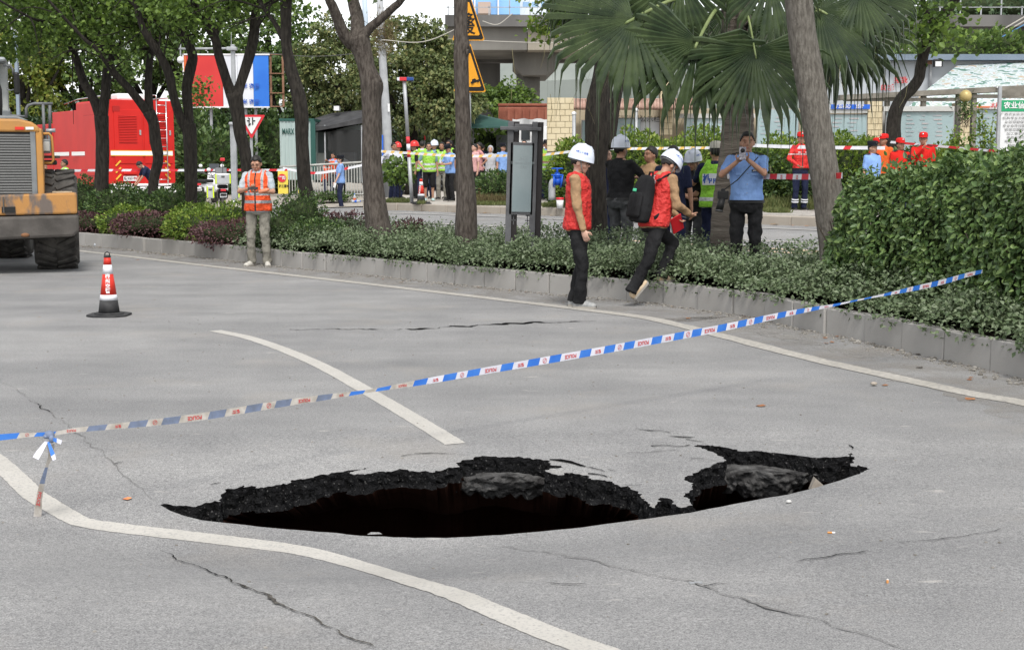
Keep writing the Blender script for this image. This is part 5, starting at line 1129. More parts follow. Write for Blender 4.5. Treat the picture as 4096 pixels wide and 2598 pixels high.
for y in (216, 292, 370, 424): part('frame_rail', b0, BR, M_RUST, 1076, y, 1136, y+4, 58.15, .05)
for x in (848, 938, 987, 1026): part('post', b0, BR, M_STEEL, x-5, 431, x+5, 790, 58.3, .12)
for y, t in ((345, '谷米 农资'), (408, '谷米 农资')): mb = MB(); mb.text(t, .22, face_mat(P(993, y, 57.93)-b0)); mb.build('print', M_TXTBLUE, BR)
# grey camera pole
b0 = Vector((P(935, 780, 40).x, 40, .3)); r = thing('camera_pole', 'pale grey pole with a side arm and dome camera in front of the billboard', 'pole', b0)
part('pole', b0, r, M_STEEL, 925, 178, 941, 496, 40, .12, .02); part('pole_base', b0, r, M_STEEL, 922, 490, 945, 800, 39.97, .17, .02); part('collar', b0, r, M_STEEL, 914, 488, 950, 500, 39.9, .25, .02)
MB().bar(P(712, 196, 40)-b0, P(944, 194, 40)-b0, .032).build('arm', M_STEEL, r, True); MB().bar(P(925, 130, 40)-b0, P(925, 180, 40)-b0, .008).build('rod', M_STEEL, r); MB().bar(P(722, 175, 40)-b0, P(722, 228, 40)-b0, .02).build('drop', M_STEEL, r); MB().ell(P(722, 240, 40)-b0, (.1, .1, .1), 14).build('dome_camera', M_WHITE, r, True); part('clamp', b0, r, M_STEEL, 905, 187, 945, 202, 39.92, .2, .02)
MB().bar(P(948, 196, 40)-b0, P(1100, 218, 42)-b0, .006, 4).build('wire', M_DKSTEEL, r)
b0 = Vector((P(848, 780, 50).x, 50, .3)); r = thing('street_lamp', 'thin grey lamp post at the far left behind the loader cab', 'lamp post', Vector((P(73, 700, 56).x, 56, .35))); b0 = Vector(r.location); part('pole', b0, r, mat('bluegrey', (.2, .25, .3), rough=.5), 66, 130, 78, 780, 56, .14); MB().bar(P(72, 132, 56)-b0, P(40, 115, 56)-b0, .04).build('arm', M_STEEL, r); part('lamp_head', b0, r, M_STEEL, 20, 108, 46, 118, 56, .2, .02)
# yield sign
b0 = Vector((P(1006, 780, 38).x, 38, .1)); r = thing('yield_sign', 'red and white upside-down triangle yield sign half hidden by a dark trunk', 'traffic sign', b0)
tri = lambda c, s, m_, Y, d: MB().prism([((P(c[0]+s*a, c[1]+s*b, Y)-b0).x, (P(c[0]+s*a, c[1]+s*b, Y)-b0).z) for a, b in ((-.51, -.30), (-.48, -.33), (.48, -.33), (.51, -.30), (.03, .56), (-.03, .56))], Y-38, Y-38+d)
tri((1006, 494), 104, 0, 38, .02).build('border', mat('sign_red', (.55, .03, .04), rough=.4), r); tri((1006, 493), 74, 0, 37.985, .012).build('face', M_WHITE, r); mb = MB(); mb.text('让', .25, face_mat(P(1006, 490, 37.97)-b0)); mb.build('lettering', M_BLACK, r)
part('post', b0, r, M_STEEL, 1001, 462, 1011, 800, 38.05, .07)
# warning signs on one post
b0 = Vector((P(1880, 950, 22.4).x, 22.4, .1)); r = thing('warning_sign', 'two yellow triangular warning signs on one post behind the straight trunk', 'traffic sign', b0)
M_SYEL = mat('sign_yellow', (.78, .34, .02), rough=.4)
def wtri(cx, yb, hw, h, Y, k):
    pts = [(cx-hw, yb-6), (cx-hw+6, yb), (cx+hw-6, yb), (cx+hw, yb-6), (cx+4, yb-h), (cx-4, yb-h)]; g = (cx, yb-h*.36)
    return [((P(g[0]+(a-g[0])*k, g[1]+(b-g[1])*k, Y)-b0).x, (P(g[0]+(a-g[0])*k, g[1]+(b-g[1])*k, Y)-b0).z) for a, b in pts]
for cx, yb, h in ((1874, 163, 190), (1879, 369, 192)):
    f = MB().prism(wtri(cx, yb, 64, h, 22.4, 1), 0, .02).build('plate', M_SYEL, r); MB().prism(wtri(cx, yb, 64, h, 22.4, .93), -.006, .0).build('black_border', M_BLACK, f); MB().prism(wtri(cx, yb, 64, h, 22.4, .70), -.012, -.006).build('face', M_SYEL, f)
mb = MB()
for i, ch in enumerate('多发'): mb.text(ch, .20, face_mat(P(1876, 80+i*36, 22.38)-b0), sx=1.0)
mb.build('lettering', M_BLACK, r)
mb = MB(); c = P(1900, 326, 22.383)-b0; mb.xf = Matrix.Translation(c) @ Matrix.Rotation(R(-18), 4, 'Y'); mb.box((0, 0, 0), (.14, .006, .03)); mb.add([(-.05, 0, .015), (.03, 0, .015), (.015, 0, .045), (-.035, 0, .045)], [(0, 1, 2, 3)])
for x in (-.045, .045): mb.lathe([(.018, -.002), (.018, .002)], 12, (x, 0, -.02)); 
mb.build('car_symbol', M_BLACK, r)
part('post', b0, r, M_STEEL, 1872, -20, 1884, 960, 22.44, .06)
# lantern-style totem sign
b0 = Vector((P(2100, 990, 18.4).x, 18.4, .15)); r = thing('totem_sign', 'dark grey lantern-style totem sign with a pale glass panel standing in the ground cover', 'totem sign', b0); r.rotation_euler = (0, R(1.6), 0)
M_TOT = mat('totem_grey', (.075, .075, .078), (.11, .11, .115), .5, 6); M_TOTD = mat('totem_dark', (.022, .018, .018), rough=.5); M_TG = mat('totem_glass', (.17, .215, .225), (.22, .26, .265), .25, 1.5, spec=.5)
for x, nm in ((2016, 'post'), (2112, 'post')):
    part(nm, b0, r, M_TOT, x, 486, x+24, 990, 18.3, .10, .008); part('post_side', b0, r, M_TOTD, x+24, 487, x+46, 990, 18.34, .14, .006)
part('cross_beam', b0, r, M_TOT, 1985, 508, 2150, 522, 18.26, .06, .005); part('cross_beam', b0, r, M_TOT, 2042, 496, 2112, 508, 18.28, .06, .005)
mb = MB(); q = lambda a, b: ((P(a, b, 18.27)-b0).x, (P(a, b, 18.27)-b0).z); mb.prism([q(2042, 527), q(2056, 527), q(2066, 510), q(2092, 510), q(2102, 527), q(2112, 527), q(2112, 506), q(2042, 506)], -.13, -.06); mb.build('arch_plate', M_TOT, r)
part('panel_frame', b0, r, M_TOT, 2028, 570, 2124, 860, 18.30, .14, .006); part('glass', b0, r, M_TG, 2040, 582, 2116, 848, 18.285, .02)
mb = MB()
for i, y in enumerate((635, 652, 668)): mb.text(('公示栏', '工作动态与服务信息', '公示栏')[i], .035, face_mat(P(2078, y, 18.28)-b0))
mb.build('faint_print', mat('faint', (.28, .32, .33), rough=.5), r)
for x in (2048, 2104): part('fret', b0, r, M_TOT, x-8, 860, x+8, 864, 18.33, .04); part('fret', b0, r, M_TOT, x-2, 860, x+2, 900, 18.33, .04); part('fret', b0, r, M_TOT, x-10, 880, x+10, 884, 18.33, .04)
# signal pole with red/blue lamp box
b0 = Vector((P(1648, 815, 37.2).x, 37.2, WZ)); r = thing('signal_pole', 'slim leaning grey pole with a red and blue lamp box, banded red and white', 'pole', b0)
def seg(nm, y0, y1, m, rr): 
    f = lambda y: 1617+(y-322)*(1648-1617)/(815-322)
    MB().bar(P(f(y0), y0, 37.2)-b0, P(f(y1), y1, 37.2)-b0, rr, 14).build(nm, m, r, True)
seg('pole', 322, 547, M_STEEL, .048); seg('red_band', 547, 576, M_TR, .051); seg('white_band', 576, 602, M_WHT, .051); seg('red_band', 602, 629, M_TR, .051); seg('pole', 629, 818, M_STEEL, .05)
part('lamp_red', b0, r, M_TR, 1598, 309, 1626, 323, 37.1, .16, .01); part('lamp_blue', b0, r, mat('lamp_navy', (.02, .06, .22), rough=.3), 1626, 309, 1654, 322, 37.1, .16, .01); part('lamp_end', b0, r, M_WHT, 1588, 310, 1598, 323, 37.1, .16, .01)
# concrete utility pole with a dry vine nest
b0 = Vector((P(1553, 760, 48).x, 48, .35)); r = thing('utility_pole', 'concrete utility pole with a tangle of dry vines behind the crowd', 'utility pole', b0); M_CONC = mat('pole_concrete', (.30, .31, .32), (.40, .41, .42), .85, 3, 6)
MB().tube([P(1556, 790, 48)-b0, P(1548, 520, 48)-b0, P(1533, 280, 48)-b0, P(1516, -60, 48)-b0], [.17, .155, .135, .11], 16).build('pole', M_CONC, r, True)
n = 900; c = np.array(P(1535, 140, 47.9)-b0); pos = c+RNG.normal(size=(n, 3))*np.array([.22, .14, .34]); leaves('dry_vine', pos, rnd_dir(n), rnd_dir(n), .22, .025, L_DRY, r, kind='stuff')
part('notice_plate', b0, r, M_WHITE, 1551, 415, 1559, 447, 47.8, .02); part('blue_stripe', b0, r, M_BLUE, 1528, 540, 1533, 640, 47.85, .05)
r = thing('utility_pole', 'pale blue-grey pole top seen through the fork of the knotted trunk', 'utility pole', Vector((P(1462, 700, 50).x, 50, .35))); b0 = Vector(r.location); MB().tube([P(1470, 790, 50)-b0, P(1462, 90, 50)-b0, P(1456, -80, 50)-b0], [.12, .10, .09], 12).build('pole', mat('poleblue', (.42, .5, .58), rough=.6), r, True)

# ---- cabin, awning and railings
b0 = Vector((P(1150, 700, 53).x, 53, .35)); r = thing('cabin', 'pale green metal cabin with green printing behind the dark curved trunk', 'cabin', b0); M_CAB = mat('cabin_green', (.30, .38, .37), (.37, .44, .42), .6, 1.2, stretch=(12, 12, .4)); M_CABT = mat('cabin_trim', (.02, .075, .062), rough=.6)
part('wall', b0, r, M_CAB, 1120, 482, 1252, 720, 53, 2.4, .02); part('trim', b0, r, M_CABT, 1116, 474, 1256, 484, 52.95, 2.5); part('trim', b0, r, M_CABT, 1243, 484, 1262, 720, 52.95, .1)
for i in range(9): part('rib', b0, r, M_CAB, 1124+i*13.5, 486, 1127+i*13.5, 718, 52.97, .03)
mb = MB(); mb.text('MARX', .3, face_mat(P(1152, 527, 52.95)-b0), sx=.55); mb.build('print', M_CABT, r)
b0 = Vector((P(1350, 700, 54).x, 54, .35)); r = thing('kiosk', 'dark open-fronted kiosk with a sagging black awning and netting', 'kiosk', b0); M_KD = mat('kiosk_dark', (.03, .035, .033), (.05, .055, .05), .9, 2)
part('back_wall', b0, r, mat('kiosk_grey', (.11, .125, .12), (.15, .165, .16), .8, 1), 1255, 500, 1560, 730, 55.6, .1); part('side_wall', b0, r, M_KD, 1252, 505, 1262, 730, 54, 1.7); part('door', b0, r, mat('door_slate', (.1, .12, .12), rough=.7), 1262, 520, 1300, 700, 54.4, .08)
mb = MB(); a = [P(1235, 505, 53.2)-b0, P(1310, 505, 53.2)-b0, P(1450, 470, 53.2)-b0, P(1450, 440, 55.6)-b0, P(1330, 452, 55.6)-b0, P(1235, 480, 55.6)-b0]; mb.add(a+[p-Vector((0, 0, .22)) for p in a], [(0, 1, 2, 3, 4, 5), (6, 7, 1, 0), (7, 8, 2, 1), (8, 9, 3, 2), (11, 10, 9, 8, 7, 6)]); mb.build('awning', mat('awning_black', (.035, .035, .037), (.06, .06, .062), .8, 3), r)
mb = MB(); V = [];
for i in range(9):
    for j in range(5): t = i/8; p = P(1312+t*140, 520+j*(20+t*18), 53.3)-b0; p.y += .08*math.sin(i*1.9); V.append(p)
mb.add(V, [(i*5+j, i*5+j+1, (i+1)*5+j+1, (i+1)*5+j) for i in range(8) for j in range(4)]); mb.build('netting', mat('net', (.03, .03, .03), rough=.9, alpha=.8), r)
for x in (1300, 1447): part('post', b0, r, M_STEEL, x-2, 500, x+3, 730, 53.3, .06)
part('air_unit', b0, r, M_WHITE, 1335, 424, 1356, 442, 55, .4); part('crate', b0, r, mat('crate_grey', (.25, .27, .28), rough=.8), 1355, 610, 1420, 660, 54.2, .6, .03); part('counter', b0, r, mat('counter', (.3, .32, .3), rough=.8), 1270, 612, 1300, 720, 54.1, .5)
b0 = Vector((P(1300, 790, 47).x, 47, .36)); r = thing('railing', 'grey metal pavement railings in front of the cabin and kiosk', 'railing', b0); M_RAIL = mat('railing_grey', (.32, .32, .30), (.42, .42, .39), .6, 5)
for i in range(33):
    x = 1122+i*11.3; top = 668-(i/33)*20; part('railing_bar', b0, r, M_RAIL, x, top+6, x+3.4, 795-i*.3, 47, .03)
MB().bar(P(1118, 668, 47)-b0, P(1492, 646, 47)-b0, .035).build('top_rail', M_RAIL, r, True); MB().bar(P(1118, 785, 47)-b0, P(1492, 775, 47)-b0, .025).build('bottom_rail', M_RAIL, r, True)
for x in (1240, 1365, 1488): part('post', b0, r, M_RAIL, x-4, 655, x+4, 800, 47, .07)
for x0, x1, lab in ((1112, 1152, 'yellow hazard banner with a red circle tied to the railings'), (1192, 1206, 'narrow yellow banner strip on the railings behind the trunk')):
    a = P(x0, 770, 46.8); t = thing('banner', lab, 'banner', a); a0 = Vector(a); part('cloth', a0, t, mat('banner_yellow', (.65, .5, .06), (.7, .56, .1), .7, 3), x0, 682, x1, 775, 46.8, .012)
    if x1-x0 > 20: c = P(1128, 712, 46.78)-a0; MB().lathe([(.14, -.004), (.14, .004)], 20).build('red_disc', M_TR, t, loc=c, rot=(R(90), 0, 0)); mb = MB(); mb.text('严禁', .13, face_mat(P(1128, 712, 46.77)-a0)); mb.build('print', M_WHITE, t); mb = MB(); mb.text('施工重地', .11, face_mat(P(1136, 745, 46.78)-a0), sx=.8); mb.build('print', M_BLACK, t)
# ---- motorcycles by the trunks
def moto(label, px, Y, rz, police):
    r = thing('motorcycle', label, 'motorcycle', (P(px, 780, Y).x, Y, zg(P(px, 780, Y).x, Y)+.02), rz, 'motorcycles'); W_ = M_WHITE
    def wh(y): 
        mb = MB(); mb.xf = Matrix.Translation((0, y, .3)) @ Matrix.Rotation(R(90), 4, 'Y'); mb.lathe([(.17, -.06), (.28, -.06), (.3, -.02), (.3, .02), (.28, .06), (.17, .06)], 24); o = mb.build('wheel', M_TYRE, r, True); mb = MB(); mb.xf = Matrix.Translation((0, y, .3)) @ Matrix.Rotation(R(90), 4, 'Y'); mb.lathe([(.02, -.03), (.18, -.05), (.18, .05), (.02, .03)], 16); mb.build('rim', M_DKSTEEL, o, True)
    wh(0.1); wh(1.35); MB().box((0, .75, .55), (.3, 1.1, .3)).build('body', M_BLACK if police else W_, r, bevel=.06); MB().box((0, .5, .78), (.3, .8, .12)).build('seat', M_BLACK, r, bevel=.04); MB().box((0, 1.25, .85), (.4, .2, .5), Matrix.Rotation(R(-20), 3, 'X')).build('fairing', W_, r, bevel=.06); MB().box((0, 1.3, 1.2), (.36, .03, .35), Matrix.Rotation(R(-25), 3, 'X')).build('windshield', M_GLASS, r, bevel=.02)
    for s in (-1, 1): MB().tube([(.0, 1.15, .95), (s*.3, 1.05, 1.05), (s*.38, .98, 1.05)], [.015]*3, 6).build('handlebar', M_DKSTEEL, r); MB().tube([(s*.25, 1.08, 1.05), (s*.36, 1.1, 1.25)], [.01]*2, 6).build('mirror_stalk', M_DKSTEEL, r); MB().ell((s*.38, 1.08, 1.29), (.07, .03, .06), 10).build('mirror', W_, r, True)
    MB().box((0, -.16, .52), (.2, .015, .13)).build('plate', W_, r, bevel=.004); MB().box((0, -.14, .68), (.16, .05, .07)).build('tail_lamp', M_TR, r, bevel=.01); MB().box((0, -.1, .5), (.18, .3, .05), Matrix.Rotation(R(-25), 3, 'X')).build('rear_fender', M_BLACK if police else W_, r, bevel=.02)
    if police:
        M_BX = mat('box_silver', (.42, .43, .44), (.5, .51, .52), .4, 4, metal=.3); M_HV = mat('hi_vis', (.55, .7, .03), rough=.4)
        for c, s in (((0, .05, 1.02), (.46, .4, .32)), ((-.38, .2, .62), (.22, .45, .38)), ((.38, .2, .62), (.22, .45, .38))):
            b = MB().box(c, s).build('case', M_BX, r, bevel=.03)
            for sd in (-1, 1): MB().box((c[0]+sd*(s[0]/2-.02), c[1]-s[1]/2-.003, c[2]), (.04, .01, s[2]*.9)).build('reflector', M_HV, b)
            MB().box((c[0], c[1]-s[1]/2-.004, c[2]+s[2]*.2), (.1, .012, .05)).build('latch', M_DKSTEEL, b)
        MB().tube([(.3, .1, .28), (.3, -.25, .33)], [.05, .055], 12).build('silencer', M_CHROME, r, True); MB().bar((0, -.05, 1.18), (0, -.05, 1.55), .012).build('lamp_mast', M_DKSTEEL, r); MB().box((0, -.05, 1.6), (.14, .1, .1)).build('beacon', M_TR, r, bevel=.02)
moto('silver-cased police motorcycle parked behind the wide Y-forked trunk', 893, 42, R(14), True); moto('white scooter parked in the thicket left of the police motorcycle', 802, 46, R(-8), False)
# ================================================================== background buildings, viaduct and boards
M_VC = mat('viaduct_concrete', (.11, .105, .095), (.22, .21, .19), .9, .25, 8, .2, 6, stretch=(1, 1, .35)); M_VC2 = mat('viaduct_stained', (.06, .058, .056), (.14, .136, .13), .9, .35, 8, .2, 6, stretch=(1, 1, .25)); M_VSAND = mat('viaduct_sand', (.26, .235, .19), (.32, .29, .24), .9, .3, 6)
VY = 88
b0 = Vector((P(2400, 600, VY).x, VY, .5)); vr = thing('viaduct', 'stained concrete viaduct with a wire fence crossing behind the palm', 'viaduct', b0)
part('parapet', b0, vr, M_VC2, 1780, 60, 4700, 106, VY-1.0, 1.2); 
for x0, x1, m in ((1780, 2108, M_VC), (2111, 2700, M_VSAND), (2703, 3300, M_VC), (3303, 3800, M_VC), (3803, 4700, M_VC2)): part('girder', b0, vr, m, x0, 106, x1, 200 if x0 < 3000 else 210, VY-.4, 9)
for x0 in (2060, 3420): 
    mb = MB(); q = lambda a, b: ((P(a, b, VY+1.5)-b0).x, (P(a, b, VY+1.5)-b0).z); mb.prism([q(x0-10, 258), q(x0+30, 300), q(x0+130, 300), q(x0+180, 250), q(x0+180, 186), q(x0, 186)], 1.5, 8); mb.build('pier_cap', M_VC, vr)
    c = P(x0+52, 700, VY+4)-b0; MB().tube([(c.x, c.y, -.6), (c.x, c.y, (P(0, 298, VY+4)-b0).z)], [.78, .78], 24).build('column', M_VC, vr, True)
part('abutment', b0, vr, M_VC2, 1700, 195, 2000, 700, VY+9, 2); part('inner_girder', b0, vr, M_VC2, 1780, 196, 4700, 250, VY+7.5, 1)
for i in range(34): part('fence_post', b0, vr, M_STEEL, 1790+i*82, -30 if i % 2 else 25, 1795+i*82, 60, VY-.6, .08)
for y in (-28, 28): part('fence_rail', b0, vr, M_STEEL, 1780, y, 4700, y+3, VY-.6, .05)
def wire(x0, y0, x1, y1, Y, m=M_DKSTEEL, r_=.02, sagm=.3):
    a = P(x0, y0, Y); b = P(x1, y1, Y); return [a, a.lerp(b, .5)-Vector((0, 0, sagm)), b], r_, m
M_WP = mat('wire_pale', (.4, .38, .34), rough=.7); M_WB = mat('wire_blue', (.08, .22, .4), rough=.6)
for i, (w_, lab) in enumerate(((wire(1530, 160, 1860, 100, 46, M_WP, .015), 'pale cable slanting up behind the straight trunk'), (wire(1530, 143, 2900, 152, 70, M_WP, .02), 'upper pale cable along the viaduct girder'), (wire(1930, 85, 2050, 55, 60, M_WP), 'short pale cable at the warning sign top'), (wire(3500, 185, 4200, 10, 55, M_WP, .025, .9), 'pale cable rising to the top right corner'), (wire(3500, 192, 4200, 28, 55, M_WP, .025, .9), 'second pale cable rising to the top right corner'), (wire(3500, 190, 4200, 45, 54, M_WB, .02, .9), 'blue cable rising to the right edge'), (wire(3400, 165, 4200, 195, 53, M_WP, .025, .3), 'pale cable crossing above the grey roof'), (wire(3400, 172, 4200, 207, 53, M_WP, .025, .3), 'lower pale cable crossing above the grey roof'), (wire(3450, 180, 4000, 215, 52, mat('wire_teal', (.1, .4, .35), rough=.6), .018, .2), 'teal cable crossing above the grey roof'), (wire(1000, 205, 1480, 210, 46, M_DKSTEEL, .012, .15), 'thin dark cable behind the dark curved trunk'))):
    pts, r_, m = w_; o = Vector(pts[0]); tag(MB().tube([p-o for p in spline(pts, 6)], [r_]*13, 5).build('cable', m, None, loc=o), lab, 'cable', 'overhead cables')
# blue building and site fence above the viaduct
b0 = Vector((P(2050, 600, 130).x, 130, 0)); r = thing('building', 'pale blue building seen above the viaduct beside the warning signs', 'building', b0); part('wall', b0, r, mat('bld_blue', (.2, .4, .72), (.25, .46, .76), .6, .2), 1890, -60, 2080, 58, 130, 10); part('wall', b0, r, mat('bld_white', (.55, .6, .66), (.62, .67, .72), .6, .2), 2080, -80, 2330, 70, 131, 10)
for i in range(6):
    for j in range(3): part('window', b0, r, mat('bld_glass', (.25, .4, .58), rough=.2), 2092+i*36, -60+j*34, 2118+i*36, -40+j*34, 130.95, .1)
part('pillar', b0, r, M_WHITE, 1896, -60, 1902, 62, 129.5, .3); part('pillar', b0, r, M_WHITE, 1990, -60, 1996, 62, 129.5, .3); part('plinth', b0, r, mat('bld_tan', (.42, .33, .28), rough=.8), 1912, 8, 1962, 54, 129, 2)
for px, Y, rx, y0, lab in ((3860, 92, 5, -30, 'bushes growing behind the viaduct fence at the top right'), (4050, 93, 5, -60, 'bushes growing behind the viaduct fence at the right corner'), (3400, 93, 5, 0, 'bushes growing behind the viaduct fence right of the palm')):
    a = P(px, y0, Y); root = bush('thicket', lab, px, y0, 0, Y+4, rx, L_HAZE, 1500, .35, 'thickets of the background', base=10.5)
for px, Y, rx, y0, lab in ((3830, 50, 1.6, 132, 'leafy shrub above the grey roof under the cables'), (3990, 50, 1.3, 122, 'taller leafy shrub above the grey roof at the right'), (3640, 52, 1.8, 190, 'shrub behind the S-curved trunk above the grey roof')):
    bush('roof_shrub', lab, px, y0, 0, Y, rx, L_BACK, 1300, .22, 'shrubs behind the long shed', base=P(0, 235, Y).z-1)
# ---- long shed with camouflage roof
b0 = Vector((P(3750, 700, 46).x, 46, WZ)); r = thing('shed', 'long pale shed with a blue-grey roof edge and a camouflage sheet roof', 'building', b0)
part('wall', b0, r, mat('shed_wall', (.37, .40, .43), (.43, .455, .475), .7, .6), 3300, 236, 4300, 700, 46, .3); part('roof_edge', b0, r, mat('shed_fascia', (.13, .17, .22), (.18, .22, .27), .5, 1), 3280, 217, 4300, 240, 45.6, 1.5); 
mc = bpy.data.materials.new('camouflage'); mc.use_nodes = True; nn_ = mc.node_tree.nodes; ll_ = mc.node_tree.links; tc = nn_.new('ShaderNodeTexCoord'); mp = nn_.new('ShaderNodeMapping'); mp.inputs['Scale'].default_value = (2.2, 2.2, 5); mp.inputs['Rotation'].default_value = (0, R(30), 0); ll_.new(tc.outputs['Object'], mp.inputs[0]); nz = nn_.new('ShaderNodeTexNoise'); nz.inputs['Scale'].default_value = 1.5; nz.inputs['Detail'].default_value = 2; ll_.new(mp.outputs[0], nz.inputs['Vector']); cr = nn_.new('ShaderNodeValToRGB'); cr.color_ramp.interpolation = 'CONSTANT'
for i, (p_, c_) in enumerate(((0, (.08, .17, .13)), (.40, (.46, .50, .53)), (.50, (.30, .36, .30)), (.56, (.46, .50, .53)), (.64, (.36, .28, .19)))):
    e = cr.color_ramp.elements[i] if i < 2 else cr.color_ramp.elements.new(p_); e.position = p_; e.color = lin(c_)
ll_.new(nz.outputs[0], cr.inputs[0]); ll_.new(cr.outputs[0], nn_['Principled BSDF'].inputs['Base Color'])
mb = MB(); a = [P(3715, 352, 43)-b0, P(3835, 258, 45.9)-b0, P(4400, 232, 45.9)-b0, P(4400, 352, 43)-b0, P(3620, 440, 42.4)-b0, P(4400, 440, 42.4)-b0]; mb.add(a+[p+Vector((0, .03, -.06)) for p in a], [(0, 1, 2, 3), (4, 0, 3, 5), (6, 9, 8, 7), (10, 11, 9, 6), (0, 4, 10, 6), (1, 0, 6, 7)]); mb.build('camouflage_roof', mc, r)
part('flood_lamp', b0, r, M_BLACK, 3735, 237, 3772, 268, 45.4, .12, .02); part('lamp_lens', b0, r, M_WHITE, 3742, 246, 3766, 266, 45.36, .02); part('down_pipe', b0, r, M_STEEL, 3719, 245, 3727, 345, 45.85, .1); part('bracket', b0, r, M_RUST, 3713, 240, 3728, 258, 45.8, .12)
mb = MB()
for t, x, y, s in (('拓我', 3604, 322, .22), ('的城', 3550, 352, .22)): mb.text(t, s, face_mat(P(x, y, 45.9)-b0))
mb.build('slogan', M_TXTRED, r)
# ---- tile-pillared wall with notice boards
WY = 40.5
b0 = Vector((P(3000, 700, WY).x, WY, WZ)); r = thing('notice_wall', 'wall of glazed notice boards between cream tiled pillars with clay coping', 'wall', b0)
M_TILE = mat('cream_tile', (.50, .42, .27), (.57, .49, .33), .5, 2); M_GROUT = mat('grout', (.25, .2, .13), rough=.9); M_COP = mat('clay_tile', (.30, .18, .14), (.38, .25, .2), .7, 4); M_BRDW = mat('board_white', (.55, .57, .60), (.6, .62, .64), .5, 1); M_BRDG = mat('board_glass', (.24, .33, .345), (.29, .37, .38), .15, .8, spec=.5); M_CEMENT = mat('cement_band', (.42, .42, .40), (.48, .48, .46), .8, 2)
part('lower_wall', b0, r, mat('wall_tan', (.36, .30, .21), (.42, .36, .26), .8, 2), 2290, 434, 3500, 700, WY+.4, .3); part('lower_wall', b0, r, M_CEMENT, 3500, 440, 4300, 700, WY+.4, .3)
tile = {}
def pillar(x0, x1, y0, y1, Y, cols, th):
    part('pillar_core', b0, r, M_GROUT, x0+1, y0+1, x1-1, y1, Y+.02, .5)
    rows = int((y1-y0)/th)
    for j in range(rows):
        o_ = (j % 2)*.5
        xs = [0]+[k+o_ for k in range(1 if o_ == 0 else 0, cols+1) if 0 < k+o_ < cols]+[cols]
        for a, b in zip(xs, xs[1:]): part('tile', b0, r, M_TILE, x0+(x1-x0)*a/cols+1, y0+j*th+1, x0+(x1-x0)*b/cols-1, y0+(j+1)*th-1, Y, .03)
pillar(2188, 2296, 390, 620, WY-1.2, 3, 24); pillar(2640, 2690, 300, 560, WY-.1, 2, 24); pillar(3470, 3530, 400, 600, WY-.1, 2, 24); pillar(3825, 3888, 410, 600, WY-.1, 2, 24)
for i in range(40): 
    x = 2298+i*12.4
    a = P(x, 400, WY-.5)-b0; c = P(x, 432, WY-1.1)-b0; MB().tube([a, c], [.055, .055], 8).build('coping_tile', M_COP, r, True)
part('coping_ridge', b0, r, M_COP, 2292, 394, 2800, 402, WY-.6, .4, .03); part('coping_band', b0, r, mat('dark_red', (.2, .05, .04), rough=.7), 2292, 430, 2800, 438, WY-.2, .3)
for x0, x1, y0, y1 in ((2330, 2360, 484, 600), (2460, 2560, 475, 570), (2740, 3000, 475, 640), (3030, 3190, 440, 640), (3260, 3465, 460, 620), (3545, 3812, 448, 620), (3905, 4300, 440, 640)):
    part('board_frame', b0, r, M_STEEL, x0-4, y0-4, x1+4, y1+4, WY-.05, .1); g = part('board_glass', b0, r, M_BRDG, x0, y0, x1, y1, WY-.07, .03)
    mb = MB(); k = 0
    while k < 6 and x1-x0 > 90:
        for xx in range(int(x0+30), int(x1-20), 60): mb.box(P(xx+random.uniform(-6, 6), y0+14+k*16, WY-.085)-b0, (random.uniform(.1, .28), .004, .03))
        k += 1
    if mb.v: mb.build('faint_print', mat('faint_print', (.25, .33, .36), (.45, .4, .4), .5, 4), g)
part('header', b0, r, M_CEMENT, 2700, 455, 3020, 472, WY-.15, .2); part('header', b0, r, M_CEMENT, 3250, 428, 3470, 452, WY-.15, .25); part('header', b0, r, M_CEMENT, 3535, 425, 3818, 445, WY-.15, .25); part('header', b0, r, M_WHITE, 3895, 420, 4300, 436, WY-.15, .25)
h = part('blue_strip', b0, r, M_BLUE, 3325, 418, 3480, 436, WY-.2, .05); mb = MB(); mb.text('不忘初心', .12, face_mat(P(3370, 427, WY-.22)-b0)); mb.text('坚持', .12, face_mat(P(3440, 427, WY-.22)-b0)); mb.build('lettering', M_WHITE, h)
mb = MB(); mb.text('太阳', .16, face_mat(P(3983, 422, WY-.2)-b0)); mb.build('lettering', M_TXTRED, r); part('orange_bar', b0, r, mat('bar_orange', (.55, .15, .06), rough=.6), 3900, 425, 3960, 431, WY-.18, .03)
part('pale_panel', b0, r, M_BRDW, 2560, 470, 2640, 640, WY+.1, .05); mb = MB(); mb.text('工作动态与服务信息', .13, face_mat(P(2520, 470, WY-.12)-b0), sx=.6); mb.build('lettering', M_BLACK, r); mb = MB(); mb.text('公示栏', .2, face_mat(P(2600, 478, WY+.06)-b0)); mb.build('lettering', M_BLACK, r)
# timber pergola in front of the boards
b0 = Vector((P(3800, 700, 38).x, 38, WZ)); r = thing('pergola', 'weathered timber and concrete pergola frame in front of the notice boards', 'pergola', b0); M_PERG = mat('weathered_timber', (.13, .12, .10), (.24, .22, .19), .9, 3, 8, .4, 14)
mb = MB(); q = lambda a, b: ((P(a, b, 38)-b0).x, (P(a, b, 38)-b0).z); mb.prism([q(3360, 380), q(4300, 330), q(4300, 352), q(3360, 400)], 0, .5); mb.build('roof_slab', M_PERG, r); part('beam', b0, r, M_PERG, 3380, 391, 3830, 404, 38.1, .2); part('beam', b0, r, M_PERG, 3890, 378, 4300, 392, 38.1, .2)
for x in (3545, 3690, 3826, 3888): part('post', b0, r, M_PERG, x, 370, x+16, 640 if x > 3800 else 425, 38.15, .2)
part('corbel', b0, r, M_WHITE, 3988, 345, 4000, 352, 37.9, .2)
